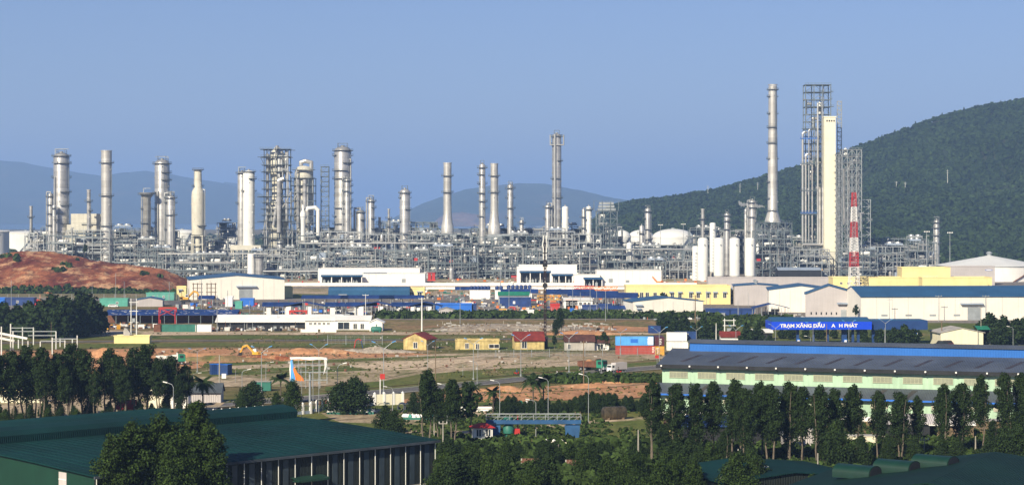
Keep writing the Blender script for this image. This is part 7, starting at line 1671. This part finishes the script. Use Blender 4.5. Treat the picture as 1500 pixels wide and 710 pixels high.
for s_ in (0, 1): b = MB(); b.prism([[(-.5,3.0),(11,4.05),(11,4.2),(-.5,3.15)], [(11,4.05),(22.5,3.0),(22.5,3.15),(11,4.2)]][s_], -.5, 18.5); b.build('roof', M['groof'], t)
for i in range(6): x, y = 1.2+i*1.7, 3+i*.6; z = 3+min(x, 22-x)*.095; b = MB(); b.lathe(x, y, [(.18,z),(.18,z+.15),(.36,z+.2),(.32,z+.38),(.08,z+.46)], 10); b.build('turbine_vent', M['white'], t, smooth=True)
# shaded sheds seen between the trunks
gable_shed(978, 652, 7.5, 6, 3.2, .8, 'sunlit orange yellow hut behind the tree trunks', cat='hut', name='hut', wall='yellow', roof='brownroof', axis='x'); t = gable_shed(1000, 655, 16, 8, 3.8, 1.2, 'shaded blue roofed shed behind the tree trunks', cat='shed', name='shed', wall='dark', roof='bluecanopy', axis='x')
gable_shed(1150, 662, 6, 6, 3.2, 1.4, 'grey gabled hut between the tree trunks', cat='hut', name='hut', wall='greypanel', roof='lsteel'); box_hall(1245, 652, 6, 3, 1.6, 'sandy wall block among the right tree trunks', wall='creamtower', name='low_block', cat='wall', par=.05)
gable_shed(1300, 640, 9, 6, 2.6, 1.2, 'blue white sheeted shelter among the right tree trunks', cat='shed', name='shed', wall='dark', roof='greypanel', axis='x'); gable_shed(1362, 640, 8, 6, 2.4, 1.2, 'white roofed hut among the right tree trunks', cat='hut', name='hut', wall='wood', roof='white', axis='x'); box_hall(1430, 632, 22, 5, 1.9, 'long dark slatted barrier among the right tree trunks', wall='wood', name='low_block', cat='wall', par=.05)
# ------------------------------------------------------------------ petrol station
Yc = 640.0; t = thing('petrol_station', 'bright blue petrol station canopy with white lettering behind the green hall', 'petrol station', (GX(1130,Yc), Yc, 0), radians(2)); s = F/Yc; W = 148/s; zb, zt = GZ(482.5,Yc), GZ(471,Yc); M['canopyblue'] = mat('vivid_blue_fascia', (.008,.06,.62), .4, 0, .05, .2)
b = MB(); b.bx(0, W, -.1, .1, zb, zt); b.build('fascia', M['canopyblue'], t); b = MB(); b.bx(0, .2, .1, 12, zb, zt); b.build('side_fascia', M['canopyblue'], t); b = MB(); b.prismx([(0.1,zb+.1),(12,zb+.1),(12,zt),(6,zt+1.2),(.1,zt)], .2, W-.2); b.build('canopy', M['blueroof'], t)
text_on(t, 'TRẠM XĂNG DẦU', 2.7, -.14, zb+.7, 1.5, 'white', sx=1.13); text_on(t, 'A', 18.9, -.12, zb+.75, 1.45, 'white', sx=1.15); text_on(t, 'H PHÁT', 21.2, -.12, zb+.75, 1.45, 'white', sx=1.15)
b = MB(); b.bx(W, W+18, 1.5, 1.8, zb-.2, zt+.2); b.build('fascia', M['navy'], t); b = MB(); b.bx(W, W+18, 1.8, 12, zb+.3, zt+.3); b.build('canopy', M['blueroof'], t)
for px, w_ in ((1169,4),(1193,2.6),(1213.5,3.6),(1236,7.5),(1251,3.5),(1259,3.5),(1281,4),(1322,3)): x = (px-1130)/s; b = MB(); b.bx(x, x+w_/s, 2.5, 3.4, 0, zb+.2); b.build('column', M['navy'], t)
for k, px in enumerate((1168, 1237)): x_ = GX(px, Yc-2); t_ = thing('fuel_pump', f'blue and white fuel pump under the petrol station canopy, {("left","right")[k]} one', 'fuel pump', (x_, Yc-1, 0)); b = MB(); b.bx(0, 1.0, 0, .7, 0, 2.0); b.build('body', M['bluebright'], t_); b = MB(); b.bx(.15, .85, -.03, 0, 1.1, 1.7); b.build('display', M['white'], t_)
Yc = gy(507); t = thing('price_board', 'narrow blue price board on the right of the petrol station', 'sign', (GX(1337,Yc), Yc, 0)); b = MB(); b.bx(0, 1.3, 0, .3, .3, 4.2); b.build('panel', M['bluebright'], t); b = MB()
for i in range(5): b.bx(.2, 1.1, -.04, 0, .7+i*.65, .95+i*.65)
b.build('price_lines', M['white'], t)['kind'] = 'stuff'
t = gable_shed(1378, 506, 13.5, 12, 4.0, 1.4, 'cream gabled shed behind the black van', wall='creamtower', roof='concrete', rz=4)
container(1365, 497, 'dark blue container behind the cream gabled shed, left one', 'navy', L=9); container(1392, 494, 'dark blue container behind the cream gabled shed, right one', 'navy', L=9)
car(1378, 507, 'black van parked before the cream gabled shed', 178, 'black', suv=True); car(1386, 506.5, 'dark grey van behind the black van', 178, 'maroon', suv=True)
t = thing('market_awning', 'bright green awning beside the bushy tree at right', 'awning', (*at(1432, 506), 0)); b = MB(); b.prismx([(0,5.0),(4,5.9),(4,6),(0,5.1)], 0, 4); b.build('awning', M['greenpaint'], t); b = MB(); [b.bx(x-.06, x+.06, .1, .2, 0, 5) for x in (.1, 3.9)]; b.build('post', M['lsteel'], t)
for px, w_, m_, lab in ((1462,3.2,'rust','small brick hut under the right bushy tree'),(1478,4.6,'dark','dark open stall at the right edge'),(1485,5,'creamtower','low cream building behind the right stall')): box_hall(px, 505 if m_ != 'creamtower' else 497, w_, 3, 2.4 if m_ != 'creamtower' else 3.6, lab, wall=m_, name='stall', cat='hut', par=.1)
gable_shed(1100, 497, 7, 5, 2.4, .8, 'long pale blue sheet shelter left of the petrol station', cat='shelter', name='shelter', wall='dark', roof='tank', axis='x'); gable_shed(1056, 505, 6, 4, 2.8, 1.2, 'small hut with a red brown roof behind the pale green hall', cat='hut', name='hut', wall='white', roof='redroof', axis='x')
# ------------------------------------------------------------------ trees and bushes of the foreground and middle
rowR = [(957,560,682),(990,565,684),(1019,564,682),(1045,562,680),(1078,560,684),(1093,572,688),(1113,561,680),(1128,566,686),(1156,562,682),(1176,570,684),(1199,568,690),(1222,572,684),(1250,566,680),(1288,575,676),(1318,576,678),(1344,582,674),(1382,566,676),(1408,564,670),(1437,552,672),(1472,549,668),(1497,548,664)]
for k, (px, yt, yb) in enumerate(rowR):
    plant('tall', px, yb, hpx=yb-yt, label=f'{ORD[k]} tall slender dark tree from the left in the row before the pale green hall', group='row of slender trees before the pale green hall', wscale=U(.74, .98), var=k % 6)
rowR2 = [(972,622,692),(1062,632,690),(1208,630,690),(1455,616,676),(1487,604,672)]
for k, (px, yt, yb) in enumerate(sorted(rowR2)):
    plant('tall', px, yb, hpx=yb-yt, label=f'{ORD[k]} shorter dark tree from the left, filling the lower row before the pale green hall', group='lower infill trees before the pale green hall', wscale=U(.9, 1.3), var=(k+3) % 6)
rowL = [(-6,520,622),(16,516,620),(38,508,618),(62,512,622),(84,520,620),(104,506,616),(122,514,618),(158,514,614),(174,524,616),(196,512,612),(214,507,612),(232,526,614),(250,524,612),(272,536,610),(50,530,616),(140,545,620),(96,540,622),(182,540,618),(262,548,612)]
for k, (px, yt, yb) in enumerate(sorted(rowL)):
    plant('tall', px, yb, hpx=yb-yt, label=f'{ORD[k]} dark tree from the left in the tall row behind the green warehouse', group='row of dark trees behind the green warehouse', wscale=U(.9, 1.2), var=k % 6)
for k, (px, yt, yb) in enumerate(((-4,578,622),(22,588,620),(44,584,624),(66,574,618),(88,580,620),(108,586,622),(132,572,616),(160,580,618),(184,588,616),(204,578,616),(222,584,614),(243,570,612),(262,580,612))): plant('dbush' if k % 3 else 'far', px, yb, hpx=(yb-yt)*.75, label=f'{ORD[k]} dark understorey tree from the left, beneath the tall left row', group='understorey trees beneath the left row', wscale=.8)
for k, (px, yt, yb) in enumerate(((8,600,630),(30,606,632),(70,598,630),(112,600,628),(150,602,626),(190,604,624),(226,598,622))): plant('bush', px, yb, hpx=yb-yt, label=f'{ORD[k]} low green bush from the left, directly behind the green roof ridge', group='bushes behind the green roof ridge')
# big trees in front of the warehouse
big = [(286,592,760,'tallest bushy tree in front of the green warehouse, right one of the group'),(236,612,765,'second tallest bushy tree in front of the green warehouse'),(196,622,770,'left bushy tree in front of the green warehouse'),(165,640,775,'low leftmost bushy tree in front of the green warehouse'),(308,628,770,'rightmost lower bushy tree in front of the green warehouse'),(262,640,775,'low filling tree between the big warehouse trees')]
for k, (px, yt, yb, lab) in enumerate(big): plant('broad', px, yb, hpx=yb-yt, label=lab, var=k % 4, wscale=.98)
for k, (px, yt, yb, kd, lab) in enumerate(((367,690,716,'dbush','small bush at the foot of the green warehouse wall, under the door canopy'),(428,558,622,'broad','dark bushy tree left of the torn billboard'),(405,575,618,'broad','lower dark tree joined to the bushy tree left of the billboard'),(520,554,606,'dbush','spreading dark tree in front of the white post fence'),(500,562,606,'dbush','left half tree of the spreading dark pair before the fence'),
  (370,560,598,'dbush','light green tree behind the ridge of the green warehouse'),(354,574,600,'bush','low bush left of the light green tree behind the ridge'),(625,545,650,'tall','tall dark tree of the pair right of the green warehouse'),(664,558,652,'tall','shorter thin tree right of the tall dark tree'),(606,576,606,'dbush','small dark bush left of the tall dark tree'),(565,595,636,'dbush','dark round bush at the roof edge of the green warehouse, left'),(577,603,640,'dbush','dark round bush at the roof edge of the green warehouse, right'),
  (645,570,640,'tall','thin tree between the tall dark tree and its neighbour'),(685,560,640,'small','slim young tree right of the thin tree pair'))):
    plant(kd, px, yb, hpx=yb-yt, label=lab, wscale=1.5 if kd == 'dbush' and px < 540 else 1.0)
for k, (px, yb, hp, lab) in enumerate(((297,604,58,'palm tree standing right of the left tree row'),(411,592,48,'palm tree left of the dark bushy tree by the billboard'),(780,601,58,'taller palm tree beside the main road, left of the pair'),(797,600,54,'taller palm tree beside the main road, right of the pair'),(722,606,42,'shorter palm tree left of the tall palm pair'),(693,598,40,'small palm between the tree pair and the road'),(835,0,0,''))):
    if hp: palm(px, yb, hp, lab)
# hedge of dark shrubs along the field and the yard
for k in range(30):
    px = 728+k*8.2; pb = 606-(px-728)*.018+U(-1, 2); plant('dbush', px, pb, hpx=U(15, 26) if not 855 < px < 905 else U(26, 38), label=f'{ORD[k]} dark shrub from the left in the hedge behind the lying tank', group='hedge of dark shrubs')
# dense bushes at the bottom
g = random.Random(5); spots = []
for k in range(64):
    f = k/64; px = g.uniform(645, 1110); pb = g.uniform(668, 742); spots.append((pb, px))
spots += [(666,672),(668,700),(672,720),(676,760),(668,790),(664,812),(668,838),(664,865),(666,890),(660,905),(670,655),(678,740),(662,850),(684,860),(676,880),(690,960),(694,990)]
spots += [(pb, px) for pb, px in [(700,1010),(704,1040),(700,1075),(712,1100),(708,975)]]
spots.sort(); bandn = {}
SP = []
for k, (pb, px) in enumerate(spots):
    if abs(px-790) < 34 and 684 < pb < 712 and k % 2: continue
    if 690 <= pb < 722 and g.random() < .4: continue
    hp = g.uniform(44, 62)*(F/gy(pb))/9.3*g.uniform(.8, 1.1)
    if pb > 695: hp = min(hp, pb-640-g.uniform(0, 14))
    lim = 646 if 680 < px < 870 else 640
    if pb-hp < lim: hp = max(14, pb-lim-g.uniform(0, 8))
    lab = f'green bush in the {"upper" if pb < 690 else "middle" if pb < 715 else "lowest"} band of bottom thicket, {"left" if px < 760 else "centre" if px < 900 else "right"} part'
    bandn[lab] = bandn.get(lab, 0)+1; SP.append((lab, px, plant(('bush' if k % 4 else 'dbush') if pb > 712 else ('dbush' if k % 3 else 'bush'), px, pb, hpx=hp, label=lab, group='green bushes of the bottom thicket')))
for lab in bandn:
    for i, q in enumerate(sorted([x for x in SP if x[0] == lab], key=lambda x: x[1])): q[2]['label'] = lab.replace('green bush', f'{ORD[i]} green bush from the left')
for k, (px, yt, yb) in enumerate(((1225,618,692),(1262,640,692),(1380,640,682),(1470,628,690),(1492,622,690),(1448,640,690),(1300,640,686),(1340,640,684),(1404,640,682))): plant('dbush', px, yb, hpx=yb-yt, label=f'{ORD[sorted([1225,1262,1380,1470,1492,1448,1300,1340,1404]).index(px)]} dark bush from the left just above the green workshop roof', group='dark bushes above the green workshop roof', wscale=.8)
plant('bush', 1190, 735, hpx=38, label='light green bush overlapping the teal shed roof at the bottom edge')
plant('bush', 1215, 735, hpx=34, label='small green bush at the left corner of the green workshop')
# dark tree clump at the left
for k, (px, yt, yb) in enumerate(((6,446,492),(-20,445,492),(24,450,493),(42,446,494),(60,444,495),(76,436,494),(92,440,496),(104,443,494),(118,433,492),(132,436,490),(142,448,489),(84,452,497),(50,456,496),(112,456,494),(128,458,492))): plant('far', px, yb, hpx=yb-yt, label=f'{ORD[sorted([6,-20,24,42,60,76,92,104,118,132,142,84,50,112,128]).index(px)]} tree from the left in the dark clump at the left edge', group='dark tree clump at the left edge', wscale=1.1)
for k, (px, yb, hp) in enumerate(((1145,496,15),(1158,497,19),(1180,496,16),(1200,497,20),(1222,496,15),(1240,497,18),(1262,496,20),(1283,497,17),(1305,496,18),(1322,497,19),(1344,496,14))): plant('far', px, yb, hpx=hp, label=f'{ORD[k]} tree from the left directly behind the petrol station canopy', group='trees behind the petrol station canopy', wscale=1.2)
for k, (px, yt, yb) in enumerate(((985,457,486),(970,462,487),(1001,462,488),(988,468,492),(1015,474,496),(1035,474,498),(1050,470,498),(1030,466,494),(1075,480,504),(1095,478,505),(1110,476,500),(1268,490,508),(1290,484,508),(1310,482,508),(1325,478,508),(1338,484,508),(1450,462,504),(1470,466,505),(1488,470,505),(1462,474,507),(1440,470,504),(1500,468,504),(1087,492,510),(1127,492,511),(1400,486,492))):
    plant('far', px, yb, hpx=yb-yt, label=(f'{ORD[k]} part of the big round tree before the white gabled shed' if k < 4 else f'tree {("left of" if px < 1130 else "beneath" if px < 1345 else "right of")} the petrol station canopy, {ORD[k-4]} counting rightwards'), group='round tree mass' if k < 4 else 'trees around the petrol station', wscale=1.15)
# long hedge bank under the yard fence, scrub rows
gg = np.random.default_rng(31); n = 2600; px = 555+500*gg.random(n); py = 460.5+6*gg.random(n); Yq = F*H/(py-HY); forest('hedge_bank', np.stack([GX(px, Yq), Yq, Yq*0], -1), 2.2, .8, 12, 'hedge', 32, 'long green hedge bank below the yard wire fence', 'hedge')
n = 500; px = 800+190*gg.random(n); py = 556+5*gg.random(n); Yq = F*H/(py-HY); forest('roadside_scrub', np.stack([GX(px, Yq), Yq, Yq*0], -1), 1.8, .9, 14, 'hedge', 33, 'green roadside scrub below the main road', 'scrub')
n = 900; px = 1040+120*gg.random(n); py = 468+10*gg.random(n); Yq = F*H/(py-HY); forest('bank_scrub', np.stack([GX(px, Yq), Yq, Yq*0], -1), 2.2, .9, 12, 'hedge', 34, 'green scrub on the bank left of the petrol station', 'scrub')
n = 2500; px = 640+880*gg.random(n); py = 650+80*gg.random(n); Yq = F*H/(py-HY); forest('undergrowth', np.stack([GX(px, Yq), Yq, Yq*0], -1), 1.6, .7, 22, 'hedge', 35, 'dense green undergrowth along the bottom of the picture', 'undergrowth')
# small trees in yards
for k, (px, yb, hp) in enumerate(((125,378,18),(316,437,18),(397,436,16),(964,444,22),(970,446,18),(976,446,15),(1254,469,22),(1298,468,18),(1400,468,14),(863,505,0),(315,500,0),(885,512,24),(875,512,18),(812,512,20),(820,494,42),(814,498,30),(717,510,14))):
    if hp: plant('tall' if px in (820,814) else 'small' if px not in (885,875) else 'far', px, yb, hpx=hp, label=['dark shrub on the red mound crest','young tree before the left white hall wall, left','young tree before the left white hall wall, right','palm like young tree before the yellow office, left','palm like young tree before the yellow office, middle','palm like young tree before the yellow office, right','young tree before the largest hall, left','young tree before the largest hall, middle','young tree before the largest hall, right','','','green bush hiding the right of the white walled ruin','green bush in front of the derelict house','small tree right of the red roofed house','slim dark tree above the brown roofed ruin','lower slim dark tree right of the dark mast','thin bare bush right of the ruined yellow house'][k], Y=None if px != 125 else 1195, z=0 if px != 125 else 17)
# ------------------------------------------------------------------ haze
hz = bpy.data.materials.new('haze_air'); hz.use_nodes = True; t = hz.node_tree; t.nodes.clear()
ou = t.nodes.new('ShaderNodeOutputMaterial'); pv = t.nodes.new('ShaderNodeVolumePrincipled')
pv.inputs['Color'].default_value = (.34,.55,.97,1); pv.inputs['Density'].default_value = 0.0001
pv.inputs['Anisotropy'].default_value = 0.0
t.links.new(pv.outputs[0], ou.inputs['Volume'])
b = MB(); b.bx(-61000, 61000, -400, 91000, -8, 700); o = b.build('haze', hz); o['kind'] = 'stuff'
